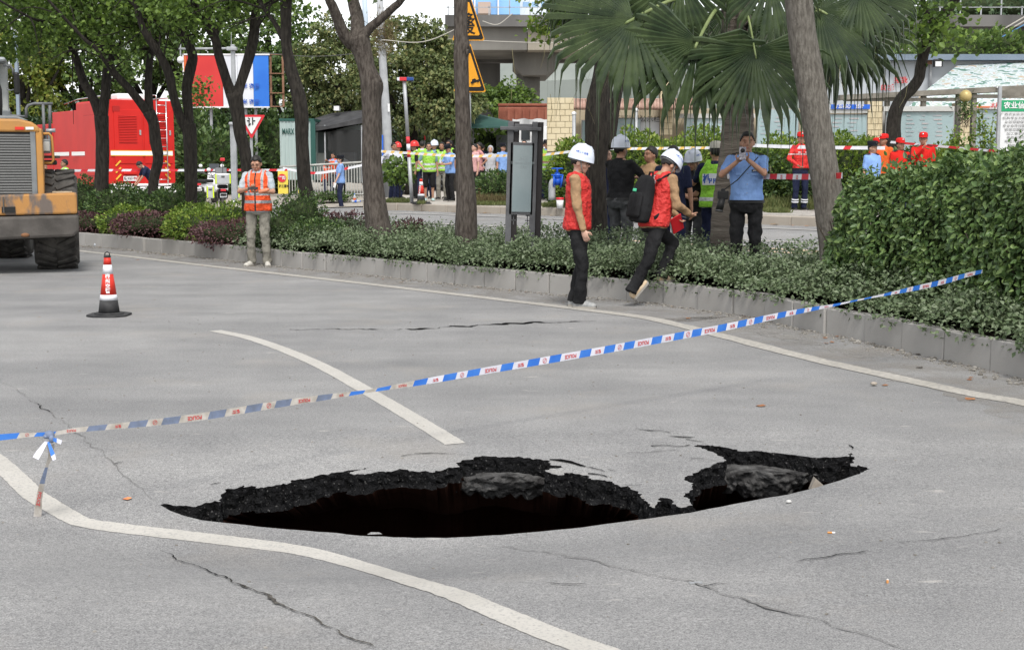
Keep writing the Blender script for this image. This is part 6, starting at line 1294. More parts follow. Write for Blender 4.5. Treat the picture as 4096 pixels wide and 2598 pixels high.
for x, y in ((2296, 462), (2544, 448)): b1 = P(x, 640, 38); t = thing('bollard_lamp', 'slim grey post with a white ball top near the corner pillar' if x < 2400 else 'slim grey post with a white ball top behind the twin trunk', 'post', (b1.x, 38, WZ)); a = P(x, y, 38)-Vector((b1.x, 38, WZ)); MB().bar((0, 0, 0), a, .05, 10).build('post', M_STEEL, t, True); MB().ell(a+Vector((0, 0, .05)), (.07, .07, .06), 12).build('ball', M_WHITE, t, True)
b1 = P(3862, 385, 37.6); t = thing('hanging_planter', 'round gold hanging planter with trailing plants under the pergola', 'planter', b1); MB().ell((0, 0, 0), (.165, .165, .17), 18, k=11).build('bowl', mat('gold', (.38, .29, .11), (.45, .35, .15), .4, 3, metal=.2), t, True); n = 260; pos = RNG.normal(size=(n, 3))*np.array([.12, .12, .16])+np.array([0, 0, -.26]); leaves('plant', pos, rnd_dir(n, -.6), rnd_dir(n), .14, .03, L_GREEN, t, kind='stuff'); pos = RNG.normal(size=(n, 3))*np.array([.07, .07, .16])+np.array([.02, 0, -.52]); leaves('dry_roots', pos, rnd_dir(n, -1), rnd_dir(n), .16, .014, leafmat('root_dark', [(.03, .022, .015), (.06, .045, .03)]), t, kind='stuff')
# green and white information sign
SY = 28.5
b0 = Vector((P(3995, 720, SY).x, SY, WZ)); r = thing('information_sign', 'white notice sign with a green heading on steel posts at the right edge', 'sign', b0)
part('post', b0, r, M_STEEL, 3988, 345, 4000, 790, SY, .08); part('post', b0, r, M_STEEL, 4420, 345, 4432, 790, SY, .08); part('board', b0, r, M_WHITE, 4000, 398, 4420, 628, SY+.02, .05); part('green_heading', b0, r, M_GREENP, 4002, 401, 4418, 446, SY+.01, .01); part('green_foot', b0, r, M_GREENP, 4002, 618, 4418, 628, SY+.01, .01); part('top_beam', b0, r, M_PERG, 4000, 362, 4420, 384, SY+.02, .08); part('frame', b0, r, mat('frame_tan', (.3, .26, .2), rough=.7), 4000, 628, 4420, 638, SY, .08)
mb = MB(); mb.text('农业信贷融资担保', .145, face_mat(P(4128, 423, SY-.0)-b0)); mb.build('heading', M_WHITE, r)
mb = MB(); rows = ('广西农业信贷融资担保有限公司', '机构专业为种养大户家庭农场', '业信贷担保等服务解决农业', '专业合作社融资难融资贵问题', '担保范围粮食生产畜牧水产', '加工等农林优势特色产业', '承担政策性农业担保业务', '带动力强的农户和经营主体', '原则上10万元至300万元', '政策性农业信贷担保')
for i, t in enumerate(rows): mb.text(t, .062, face_mat(P(4112, 458+i*15.5, SY+.0)-b0), sx=1.3)
mb.build('body_text', mat('ink', (.06, .06, .06), rough=.8), r)
# ---- blue hydrant valve on a grey elbow
VYY = 33.2
b0 = Vector((P(2230, 790, VYY).x, VYY, WZ)); r = thing('valve', 'blue flanged water valve with a handwheel on a grey elbow pipe', 'valve', b0); M_VB = mat('valve_blue', (.01, .07, .42), (.015, .10, .5), .35, 6)
V_ = lambda a, b: P(a, b, VYY)-b0
MB().tube(spline([V_(2208, 800), V_(2208, 745), V_(2212, 728), V_(2222, 722)], 4), [.085]*13, 12).build('pipe', M_STEEL, r, True); MB().tube([V_(2212, 724), V_(2218, 724)], [.16, .16], 18).build('flange', M_VB, r, True); MB().tube([V_(2216, 724), V_(2244, 724)], [.1, .1], 16).build('valve_body', M_VB, r, True); MB().tube([V_(2243, 724), V_(2249, 725)], [.16, .16], 18).build('flange', M_VB, r, True); MB().tube([V_(2249, 728), V_(2262, 732)], [.11, .1], 16).build('outlet', M_BLK, r, True); MB().tube([V_(2229, 720), V_(2229, 690)], [.09, .06], 14).build('bonnet', M_VB, r, True); MB().tube([V_(2229, 692), V_(2229, 674)], [.03, .03], 8).build('stem', M_VB, r, True)
MB().tube([V_(2229, 700)+Vector((.13*math.cos(a*.524), .13*math.sin(a*.524), 0)) for a in range(13)], [.02]*13, 6).build('flange_ring', M_VB, r, True); MB().tube([V_(2229, 674)+Vector((.13*math.cos(a*.524), .13*math.sin(a*.524), 0)) for a in range(13)], [.018]*13, 6).build('handwheel', M_VB, r, True)
for a in range(3): MB().bar(V_(2229, 674)+Vector((.13*math.cos(a*1.05), .13*math.sin(a*1.05), 0)), V_(2229, 674)-Vector((.13*math.cos(a*1.05), .13*math.sin(a*1.05), 0)), .012, 6).build('spoke', M_VB, r)
t = thing('bucket', 'small red and white pot beside the blue valve', 'pot', (P(2240, 760, 33).x+.0, 33, WZ)); MB().lathe([(.07, 0), (.09, .2)], 14).build('body', M_WHITE, t, True); MB().lathe([(.091, .2), (.096, .26)], 14).build('rim', M_TR, t, True)
# ---- car, gate, dump truck and canopy behind the crowd
b0 = Vector((P(1620, 700, 58).x, 58, .5)); r = thing('car', 'white car parked behind the crowd beside the concrete pole', 'car', b0, R(14)); 
mb = MB(); mb.prism([(-2.2, .3), (2.2, .3), (2.25, .7), (2.1, .9), (1.2, 1.0), (.6, 1.42), (-.9, 1.45), (-1.6, 1.05), (-2.2, .95)], -.85, .85); mb.build('body', mat('car_white', (.68, .69, .7), rough=.25, coat=.5), r, bevel=.06)
mb = MB(); mb.prism([(1.12, 1.0), (.58, 1.38), (-.85, 1.4), (-1.45, 1.06)], -.86, .86); mb.build('windows', M_GLASS, r)
for x in (-1.4, 1.4):
    for y in (-.8, .8): mb = MB(); mb.xf = Matrix.Translation((x, y, .32)) @ Matrix.Rotation(R(90), 4, 'X'); mb.lathe([(.18, -.1), (.31, -.1), (.32, 0), (.31, .1), (.18, .1)], 20); o = mb.build('wheel', M_TYRE, r, True); mb = MB(); mb.xf = Matrix.Translation((x, y, .32)) @ Matrix.Rotation(R(90), 4, 'X'); mb.lathe([(.01, -.09), (.19, -.11), (.19, .11), (.01, .09)], 14); mb.build('rim', M_STEEL, o, True)
for y in (-.6, .6): MB().box((2.2, y, .68), (.06, .36, .14)).build('headlight', M_WHT, r, bevel=.02)
r = thing('car', 'dark car behind the officers at the straight trunk', 'car', (P(1840, 700, 60).x, 60, .5), R(8)); mb = MB(); mb.prism([(-2.2, .3), (2.2, .3), (2.2, .8), (1.2, 1.0), (.6, 1.42), (-1.1, 1.45), (-1.9, 1.0), (-2.2, .95)], -.85, .85); mb.build('body', M_DKSTEEL, r, bevel=.06); mb = MB(); mb.prism([(1.12, 1.0), (.58, 1.38), (-.95, 1.4), (-1.6, 1.02)], -.86, .86); mb.build('windows', M_GLASS, r)
for x in (-1.4, 1.4): mb = MB(); mb.xf = Matrix.Translation((x, -.8, .32)) @ Matrix.Rotation(R(90), 4, 'X'); mb.lathe([(.1, -.1), (.31, -.1), (.32, 0), (.31, .1), (.1, .1)], 20); mb.build('wheel', M_TYRE, r, True)
b0 = Vector((P(1770, 700, 66).x, 66, .5)); r = thing('gate', 'grey metal sliding gate behind the crowd', 'gate', b0); part('panel', b0, r, mat('gate_grey', (.20, .21, .22), (.26, .27, .28), .6, 1), 1600, 530, 1880, 720, 66, .1)
for i in range(12): part('gate_bar', b0, r, M_STEEL, 1605+i*24, 522, 1609+i*24, 720, 65.9, .06)
for y in (522, 545, 600): part('gate_rail', b0, r, M_STEEL, 1600, y, 1880, y+4, 65.85, .06)
r = thing('marker_post', 'red-topped thin post behind the crowd', 'post', (P(1700, 700, 60).x, 60, .5)); b0 = Vector(r.location); part('pole', b0, r, M_STEEL, 1697, 522, 1701, 640, 60, .05); part('red_band', b0, r, M_TR, 1696, 538, 1702, 560, 59.97, .08)
b0 = Vector((P(2090, 700, 62).x, 62, .5)); r = thing('dump_truck', 'rusty brown dump truck bed with a pale tarpaulin behind the lantern totem', 'dump truck', b0); M_DB = mat('dump_brown', (.20, .06, .035), (.27, .095, .06), .7, 2)
part('bed_side', b0, r, M_DB, 1994, 428, 2190, 486, 62, 2.2, .03); part('bed_rim', b0, r, M_DB, 1992, 414, 2190, 424, 62.4, 2, .02)
for i in range(6): part('bed_rib', b0, r, M_DB, 2030+i*30, 436, 2040+i*30, 480, 61.9, .12)
for i in range(8): part('end_slat', b0, r, M_DB, 1994+i*4.5, 440, 1996+i*4.5, 484, 61.92, .06)
mb = MB(); V = []
for i in range(10):
    for j in range(4): V.append(P(2050+i*16, 476+j*9+3*math.sin(i*1.7), 61.6+.3*math.sin(i*.9))-b0)
mb.add(V, [(i*4+j, i*4+j+1, (i+1)*4+j+1, (i+1)*4+j) for i in range(9) for j in range(3)]); mb.build('tarpaulin', mat('tarp', (.45, .46, .46), (.55, .55, .55), .8, 2), r, True)
part('cab', b0, r, M_WHITE, 2060, 505, 2190, 640, 61.8, 1.8, .05); part('cab_window', b0, r, M_GLASS, 2085, 520, 2120, 560, 61.75, .04); part('chassis', b0, r, M_DKSTEEL, 1990, 600, 2190, 650, 62.2, 1.8)
for x in (2010, 2100, 2160): c = P(x, 650, 61.9)-b0; mb = MB(); mb.xf = Matrix.Translation((c.x, c.y, .5)) @ Matrix.Rotation(R(90), 4, 'X'); mb.lathe([(.2, -.15), (.5, -.15), (.52, 0), (.5, .15), (.2, .15)], 20); mb.build('wheel', M_TYRE, r, True)
b0 = Vector((P(1960, 700, 56).x, 56, .5)); r = thing('canopy', 'dark green fabric canopy on poles right of the straight trunk', 'canopy', b0); mb = MB(); a = [P(1890, 452, 56)-b0, P(2035, 490, 55)-b0, P(2035, 506, 54.6)-b0, P(1880, 508, 54.6)-b0, P(1880, 450, 58)-b0, P(2040, 484, 58)-b0]; mb.add(a+[p-Vector((0, 0, .05)) for p in a], [(0, 1, 2, 3), (4, 5, 1, 0), (9, 8, 7, 6), (6, 7, 11, 10), (3, 2, 8, 9)]); mb.build('cloth', mat('canopy_green', (.02, .06, .05), (.03, .08, .065), .8, 2), r)
for x in (1893, 2032): part('pole', b0, r, M_DKSTEEL, x-2, 495, x+2, 720, 55.2, .05)
part('stack', b0, r, M_KD, 1985, 540, 2030, 640, 57, .8)
# bay wall behind the crowd on the left of the pole
b0 = Vector((P(1600, 700, 68).x, 68, .5)); r = thing('shack', 'dark brown shack wall under the olive tree beside the pole', 'building', b0); part('wall', b0, r, mat('shack_brown', (.07, .04, .035), (.11, .07, .06), .9, 1), 1560, 520, 1680, 720, 68, .4); part('roof', b0, r, M_DKSTEEL, 1550, 512, 1690, 522, 67.6, 1.5); part('door', b0, r, M_DKSTEEL, 1600, 550, 1630, 720, 67.95, .08)
# ================================================================== people
def cloth(name, c, c2=None, scale=9): 
    c2 = c2 or tuple(x*.88 for x in c); return mat('cloth_'+name, c, c2, .85, 4, 3, .8, 10, spec=.15, bdist=.045, stretch=(1, 1, .6))
SKIN = mat('skin', (.42, .235, .155), (.36, .19, .125), .55, 14, spec=.35); SKIN2 = mat('skin_tan', (.33, .175, .11), (.27, .135, .085), .55, 14, spec=.35); SKIN3 = mat('skin_fair', (.52, .32, .24), (.46, .27, .2), .55, 14, spec=.35)
M_HAIR = mat('black_hair', (.010, .009, .008), (.022, .02, .018), .55, 40, spec=.3); M_EYE = mat('eye_dark', (.012, .009, .008), rough=.3); M_LIP = mat('lips', (.30, .10, .085), rough=.5); M_SOLE = mat('sole', (.30, .28, .25), rough=.8)
def vestmat(name, base, stripe, hz, vx=None, zip_=True):
    """hi-vis vest: horizontal bands at hz, vertical bands |x| in vx, dark zip at the front"""
    m = bpy.data.materials.new(name); m.use_nodes = True; n = m.node_tree.nodes; l = m.node_tree.links; b = n['Principled BSDF']; b.inputs['Roughness'].default_value = .7
    tc = n.new('ShaderNodeTexCoord'); sp = n.new('ShaderNodeSeparateXYZ'); l.new(tc.outputs['Object'], sp.inputs[0])
    def M(op, a, b_=None):
        q = n.new('ShaderNodeMath'); q.operation = op
        for i, v in enumerate((a, b_)):
            if v is None: continue
            if isinstance(v, (int, float)): q.inputs[i].default_value = v
            else: l.new(v, q.inputs[i])
        return q.outputs[0]
    z = sp.outputs[2]; ax = M('ABSOLUTE', sp.outputs[0]); f = None
    def band(v, lo, hi): return M('MULTIPLY', M('GREATER_THAN', v, lo), M('LESS_THAN', v, hi))
    for lo, hi in hz: q = band(z, lo, hi); f = q if f is None else M('MAXIMUM', f, q)
    if vx: q = M('MULTIPLY', band(ax, *vx), M('GREATER_THAN', z, hz[-1][1])); f = q if f is None else M('MAXIMUM', f, q)
    mx = n.new('ShaderNodeMix'); mx.data_type = 'RGBA'; mx.inputs[6].default_value = lin(base); mx.inputs[7].default_value = lin(stripe)
    if f is not None: l.new(f, mx.inputs[0])
    else: mx.inputs[0].default_value = 0
    out = mx.outputs[2]
    if zip_:
        zz = M('MULTIPLY', M('LESS_THAN', ax, .012), M('LESS_THAN', sp.outputs[1], 0)); m2 = n.new('ShaderNodeMix'); m2.data_type = 'RGBA'; l.new(zz, m2.inputs[0]); l.new(out, m2.inputs[6]); m2.inputs[7].default_value = (.02, .02, .02, 1); out = m2.outputs[2]
    l.new(out, b.inputs['Base Color'])
    nz = n.new('ShaderNodeTexNoise'); nz.inputs['Scale'].default_value = 15; l.new(tc.outputs['Object'], nz.inputs['Vector']); bp = n.new('ShaderNodeBump'); bp.inputs['Strength'].default_value = .8; bp.inputs['Distance'].default_value = .06; l.new(nz.outputs[0], bp.inputs['Height']); l.new(bp.outputs[0], b.inputs['Normal'])
    return m
V_ORANGE = vestmat('vest_orange', (.80, .085, .012), (.36, .37, .38), [(.98, 1.025), (1.10, 1.145)], (.085, .125)); V_RED = vestmat('vest_red', (.46, .018, .014), (.5, .02, .02), [], None, True); V_LIME = vestmat('vest_lime', (.27, .52, .05), (.5, .53, .52), [(.93, .985), (1.06, 1.12)], None, False); V_LIME2 = vestmat('vest_lime_white', (.27, .60, .04), (.62, .64, .64), [(.80, .865), (.95, 1.0)], None, False); V_RESC = vestmat('rescue_red', (.58, .018, .014), (.5, .5, .5), [(1.245, 1.27)], None, True)
def polo(): return mat('polo_stripe', (.42, .46, .48), (.30, .36, .40), .8, 3, 2, .4, 15, stretch=(.5, .5, 14))
TORSO = [(.80, .125, .10, .005), (.86, .165, .118, .01), (.93, .172, .122, .01), (1.03, .152, .112, 0), (1.12, .150, .112, -.004), (1.25, .168, .122, -.002), (1.35, .178, .112, .005), (1.42, .150, .086, .012), (1.465, .088, .066, .014), (1.50, .062, .06, .015)]
def prof(z):
    for a, b in zip(TORSO, TORSO[1:]):
        if a[0] <= z <= b[0]: t = (z-a[0])/(b[0]-a[0]); return [a[i]+(b[i]-a[i])*t for i in range(4)]
    return list(TORSO[0] if z < TORSO[0][0] else TORSO[-1])
def remesh(o, vox, it=4, fac=.5):
    r = o.modifiers.new('remesh', 'REMESH'); r.mode = 'VOXEL'; r.voxel_size = vox; r.use_smooth_shade = True
    s = o.modifiers.new('smooth', 'SMOOTH'); s.factor = fac; s.iterations = it
    if o.name.split('.')[0] in FOLDS:
        d = o.modifiers.new('folds', 'DISPLACE'); d.texture = FOLD_TEX; d.strength = FOLDS[o.name.split('.')[0]]*(1 if vox < .015 else .45); d.mid_level = .5; d.texture_coords = 'LOCAL'
    return o
FOLD_TEX = bpy.data.textures.new('folds', 'CLOUDS'); FOLD_TEX.noise_scale = .11; FOLD_TEX.noise_depth = 2
FOLDS = {'shirt': .040, 'trousers': .045, 'vest': .035, 'shorts': .03}
def ik(a, t, l1, l2, pole):
    a = Vector(a); t = Vector(t); d = t-a; L = min(d.length, (l1+l2)*.995); u = d.normalized(); t = a+u*L
    x = (l1*l1-l2*l2+L*L)/(2*L); hgt = math.sqrt(max(0, l1*l1-x*x)); p = Vector(pole); p = p-u*p.dot(u); p.normalize(); return a+u*x+p*hgt, t
PJ = {}
def person(label, px, Y, z, hd, h=1.72, near=False, lean=0, twist=0, hl=None, hr=None, el=None, er=None, fl=None, fr=None, tl=0, tr=0, yaw=0, pitch=0, top=None, sleeve='short', tuck=False, vest=None, pants=None, shorts=False, shoes=None, hat=None, hair=True, skin=SKIN, glasses=False, pel=(0, 0, 0), group=None, build=1.0, curl=40, py=None, longhair=False, mask=None, legs=True, beltc=None, band=None, cuffstripe=False):
    X_ = P(px, 800 if py is None else py, Y).x
    root = thing('person', label, 'person', (X_, Y, z), R(hd), group); s = h/1.72; root.scale = (s, s, s)
    W = Matrix.Translation((X_, Y, z)) @ Matrix.Rotation(R(hd), 4, 'Z') @ Matrix.Scale(s, 4)
    pel = Vector(pel); piv = Vector((0, 0, .92)); RT = Matrix.Rotation(R(twist), 3, 'Z') @ Matrix.Rotation(R(lean), 3, 'X'); RH = Matrix.Rotation(R(yaw), 3, 'Z') @ Matrix.Rotation(R(pitch), 3, 'X'); npv = Vector((0, .015, 1.50))
    def tp(v):
        v = Vector(v)
        k = smooth(.84, 1.0, v.z); q = RT @ (v-piv)+piv; return v.lerp(q, k)+pel
    def hp(v): return tp(RH @ (Vector(v)-npv)+npv)
    HM = RT @ RH
    vx = .0085 if near else .017; vc = .013 if near else .02
    # joints
    sl, sr = tp((.182, .012, 1.405)), tp((-.182, .012, 1.405))
    hl = Vector(hl) if hl else sl+Vector((.075, -.04, -.54)); hr = Vector(hr) if hr else sr+Vector((-.075, -.04, -.54))
    eL, hl = ik(sl, hl, .29, .255, el or (.5, .75, -.5)); eR, hr = ik(sr, hr, .29, .255, er or (-.5, .75, -.5))
    pl_, pr_ = Vector((.092, .01, .885))+pel, Vector((-.092, .01, .885))+pel
    fl = Vector(fl) if fl else Vector((.11, .02, .085)); fr = Vector(fr) if fr else Vector((-.11, .02, .085))
    kl, fl = ik(pl_, fl, .408, .400, (.1, -1, .05)); kr, fr = ik(pr_, fr, .408, .400, (-.1, -1, .05))
    PJ[label] = dict(W=W, hl=W @ hl, hr=W @ hr, tp=tp, hp=hp, root=root, s=s)
    def loft(mb, z0, z1, inf, flare=0, n=22, steps=11):
        V = []; zs = [z0+(z1-z0)*i/steps for i in range(steps+1)]
        for zz in zs:
            _, rx, ry, yo = prof(zz); e = inf+flare*max(0, 1-(zz-z0)/.35)
            for j in range(n):
                a = 2*math.pi*j/n; V.append(tp(((rx*build+e)*math.cos(a), (ry*build+e)*math.sin(a)+yo, zz)))
        k = len(zs); mb.add(V, [(i*n+j, i*n+(j+1) % n, (i+1)*n+(j+1) % n, (i+1)*n+j) for i in range(k-1) for j in range(n)]+[tuple(range(n))[::-1], tuple((k-1)*n+j for j in range(n))])
    # ---- body: one surface
    mb = MB(); loft(mb, .88, 1.50, -.016); mb.capsule(tp((0, .02, 1.43)), .058, hp((0, .012, 1.535)), .052)
    he = lambda c, r: mb.ell(hp(c), r, 14, HM, 0, 9)
    he((0, .015, 1.628), (.076, .094, .098)); he((0, -.012, 1.582), (.066, .078, .085)); he((0, -.03, 1.532), (.048, .056, .042)); he((0, -.062, 1.515), (.026, .024, .02))
    he((0, -.094, 1.588), (.0145, .022, .017)); he((0, -.088, 1.608), (.010, .014, .026)); he((-.032, -.066, 1.64), (.034, .022, .016)); he((.032, -.066, 1.64), (.034, .022, .016)); he((.04, -.06, 1.575), (.026, .022, .026)); he((-.04, -.06, 1.575), (.026, .022, .026)); he((0, -.081, 1.547), (.026, .014, .014))
    for sd in (-1, 1): he((sd*.077, .012, 1.592), (.011, .022, .032))
    for S, E, H_, sd in ((sl, eL, hl, 1), (sr, eR, hr, -1)):
        mb.capsule(S, .050, E, .039); mb.capsule(E, .039, H_, .027)
        d = (H_-E).normalized(); inn = Vector((-sd, -.25, .1)) if abs(d.z) > .75 else Vector((-sd*.35, 0, 1)); lat = d.cross(inn).normalized(); nn = lat.cross(d).normalized()
        FM = Matrix((lat, d, nn)).transposed(); c = H_+d*.052; mb.ell(c, (.040, .055, .017), 12, FM, 0, 7)
        th = -1 if lat.dot(Vector((0, -1, .4))) < 0 else 1
        for fi, (o_, ln_) in enumerate(((-.030, .062), (-.010, .074), (.010, .070), (.029, .055))):
            b0_ = H_+d*.088+lat*o_; cu = R(curl+fi*4); d1 = d*math.cos(cu*.5)+nn*math.sin(cu*.5); m1 = b0_+d1*ln_*.5; d2 = d*math.cos(cu*1.4)+nn*math.sin(cu*1.4); rr = .0092 if near else .0125
            mb.capsule(b0_-d*.012, rr*1.05, m1, rr, 8); mb.capsule(m1, rr, m1+d2*ln_*.5, rr*.85, 8)
        t0 = H_+d*.035+lat*th*.034; t1 = t0+(d*.55+lat*th*.7+nn*.35).normalized()*.038; mb.capsule(t0-lat*th*.012, .0125, t1, .0105, 8); mb.capsule(t1, .0105, t1+(d*.85+lat*th*.15+nn*.45).normalized()*.032, .009, 8)
    if legs:
        for a, b, c in ((pl_, kl, fl), (pr_, kr, fr)): mb.capsule(a, .078, b, .053); mb.capsule(b, .053, c, .037); mb.capsule(b.lerp(c, .12)+Vector((0, .012, 0)), .055, b.lerp(c, .45)+Vector((0, .012, 0)), .047)
    body = remesh(mb.build('body', skin, root, True), vx, 2, .4)
    # ---- face
    for sd in (-1, 1):
        mb = MB(); mb.ell(hp((sd*.032, -.0795, 1.610)), (.0105, .005, .0038), 10, HM); mb.build('eye', M_EYE, body, True)
        mb = MB(); mb.ell(hp((sd*.033, -.085, 1.634)), (.017, .005, .0028), 10, HM @ Matrix.Rotation(R(sd*-6), 3, 'Y')); mb.build('eyebrow', M_HAIR, body, True)
    mb = MB(); mb.ell(hp((0, -.094, 1.547)), (.022, .005, .0055), 10, HM); mb.build('mouth', M_LIP, body, True)
    # ---- hair
    if hair:
        mb = MB(); V = []; n, k = 24, 14; inf = 1.0; ok = []
        for i in range(k):
            a = -math.pi/2*.75+math.pi*.875*i/(k-1)
            for j in range(n):
                t = 2*math.pi*j/n; c = Vector((.083*math.cos(a)*math.cos(t), .103*math.cos(a)*math.sin(t), .108*math.sin(a)))
                c *= 1+.03*noise.noise(c*60); v = Vector((0, .018, 1.628))+c; V.append(hp(v)); fr_ = v.y
                lim = 1.668 if fr_ < -.055 else (1.668-(fr_+.055)*1.1 if fr_ < .02 else 1.586-(fr_-.02)*.5)
                if longhair: lim = 1.668 if fr_ < -.04 else 1.50
                ok.append(v.z > lim)
        F_ = [(i*n+j, i*n+(j+1) % n, (i+1)*n+(j+1) % n, (i+1)*n+j) for i in range(k-1) for j in range(n)]; F_ = [f for f in F_ if sum(ok[q] for q in f) >= 3]+[tuple((k-1)*n+j for j in range(n))]
        mb.add(V, F_); o = mb.build('hair', M_HAIR, root, True); sm = o.modifiers.new('solid', 'SOLIDIFY'); sm.thickness = .008; sm.offset = -1
    # ---- head wear
    if hat:
        kind, hm = hat[0], hat[1]
        if kind == 'helmet':
            mb = MB(); V = []; n = 36; rows = [(0, .172), (.35, .168), (.65, .152), (.85, .118), (.97, .068), (1.02, .035), (1.055, .0), (1.10, -.004)]
            for q, zz in rows:
                for j in range(n):
                    t = 2*math.pi*j/n; fwd = max(0, -math.sin(t)); e = (max(0, q-1.0))*(.16+.34*fwd**2)
                    V.append(hp((.120*min(q, 1.0)*math.cos(t)*(1+e), .143*min(q, 1.02)*math.sin(t)*(1+e*1.25)+.008, 1.622+zz*.93+.012-(e*.12))))
            k = len(rows); mb.add(V, [(i*n+j, i*n+(j+1) % n, (i+1)*n+(j+1) % n, (i+1)*n+j) for i in range(k-1) for j in range(n)]); o = mb.build('helmet', hm, root, True); q = o.modifiers.new('solid', 'SOLIDIFY'); q.thickness = .004
            mb = MB(); mb.tube([hp((0, y_, zz)) for y_, zz in ((-.11, 1.748), (-.07, 1.785), (0, 1.803), (.07, 1.79), (.12, 1.748))], [.010, .014, .015, .014, .008], 8); mb.build('helmet_ridge', hm, o, True)
            for sd in (-1, 1): MB().tube([hp((sd*.085, -.01, 1.63)), hp((sd*.078, -.03, 1.56)), hp((sd*.03, -.058, 1.49))], [.006, .005, .005], 6).build('chin_strap', M_LGREY, o, True)
            MB().tube([hp((.09*math.cos(a*.5236), .118*math.sin(a*.5236)+.01, 1.622)) for a in range(0, 7)], [.011]*7, 6).build('headband', M_LGREY, o, True)
            if len(hat) > 2:
                for ang in ((-90, 90) if near else ()):
                    mb = MB(); Mh = (W.inverted() @ W) @ Matrix.Identity(4); M0 = Matrix.Rotation(R(ang), 4, 'Z') @ Matrix.Translation((0, 0, 1.688)) @ Matrix.Rotation(R(76), 4, 'X') @ Matrix.Translation((0, 0, .121)); v, f = TX[hat[2]]
                    VV = []
                    for a, b, _ in v:
                        a *= .026; b *= .026; q = Vector((math.sin(a/.13)*.13, b, (math.cos(a/.13)-1)*.13)); VV.append(hp(M0 @ q))
                    mb.add(VV, f); mb.build('lettering', M_TXTBLUE, o)
        elif kind in ('cap', 'police'):
            mb = MB(); V = []; n = 24; rows = [(0, .122), (.5, .118), (.9, .098), (1.0, .06), (1.0, .022)] if kind == 'cap' else [(0, .112), (.8, .118), (1.17, .098), (1.02, .055), (1.0, .02)]
            for q, zz in rows:
                for j in range(n): t = 2*math.pi*j/n; V.append(hp((.090*q*math.cos(t), .109*q*math.sin(t)+.014, 1.64+zz)))
            k = len(rows); mb.add(V, [(i*n+j, i*n+(j+1) % n, (i+1)*n+(j+1) % n, (i+1)*n+j) for i in range(k-1) for j in range(n)]); o = mb.build('cap', hm, root, True)
            mb = MB(); V = []
            for j in range(11):
                t = R(200+j*14); V += [hp((.088*math.cos(t), .107*math.sin(t)+.014, 1.665)), hp((.092*math.cos(t), (.107+.075)*math.sin(t)+.03, 1.645)), hp((.088*math.cos(t), .107*math.sin(t)+.014, 1.658))]
            mb.add(V, [(j*3+i, j*3+i+1, j*3+i+4, j*3+i+3) for j in range(10) for i in (0, 1)]); mb.build('peak', M_BLACK if kind == 'police' else hm, o, True)
            MB().ell(hp((0, -.098, 1.715)), (.018, .006, .018), 10, HM).build('badge', M_CHROME, o, True)
        elif kind == 'hood':
            mb = MB(); V = []; n, k = 24, 14; ok = []
            for i in range(k):
                a = -math.pi/2*.95+math.pi*.97*i/(k-1)
                for j in range(n): t = 2*math.pi*j/n; c = Vector((.10*math.cos(a)*math.cos(t), .12*math.cos(a)*math.sin(t), .135*math.sin(a))); v = Vector((0, .02, 1.615))+c; V.append(hp(v)); ok.append(not (v.y < -.035 and abs(v.x) < .062 and 1.515 < v.z < 1.69))
            F_ = [(i*n+j, i*n+(j+1) % n, (i+1)*n+(j+1) % n, (i+1)*n+j) for i in range(k-1) for j in range(n)]; mb.add(V, [f for f in F_ if sum(ok[q] for q in f) >= 3]+[tuple((k-1)*n+j for j in range(n))]); mb.build('hood', hm, root, True)
    # ---- clothes
    if top:
        mb = MB(); loft(mb, .93 if tuck else .845, 1.468, .016, 0 if tuck else .012); 
        for S, E, H_ in ((sl, eL, hl), (sr, eR, hr)):
            if sleeve == 'short': mb.capsule(S, .066, S.lerp(E, .72), .058)
            else: mb.capsule(S, .066, E, .055); mb.capsule(E, .055, H_.lerp(E, .04), .042)
        if sleeve != 'short' or near: mb.tube([tp((0, .018, 1.445)), tp((0, .014, 1.49))], [.075, .064], 16)
        remesh(mb.build('shirt', top, root, True), vc, 4)
        mb = MB(); V = []; n = 20                                          # collar
        for i in range(n+1):
            t = R(-80+i*340/n-10+0); t = R(-70+320*i/n); c = Vector((.066*math.sin(t+math.pi), .062*math.cos(t)+.014, 0)); V += [tp((c.x, c.y, 1.492)), tp((c.x*1.22, c.y*1.25-.004, 1.465))]
        mb.add(V, [(i*2, i*2+2, i*2+3, i*2+1) for i in range(n)]); o = mb.build('collar', top, root, True); q = o.modifiers.new('solid', 'SOLIDIFY'); q.thickness = .006
    if vest:
        mb = MB(); loft(mb, .86, 1.445, .034, .012); 
        for sd in (-1, 1): mb.tube([tp((sd*.10, -.085, 1.38)), tp((sd*.098, -.04, 1.455)), tp((sd*.095, .02, 1.478)), tp((sd*.098, .085, 1.455)), tp((sd*.10, .11, 1.38))], [.035]*5, 10, squash=1.0)
        remesh(mb.build('vest', vest, root, True), vc, 4)
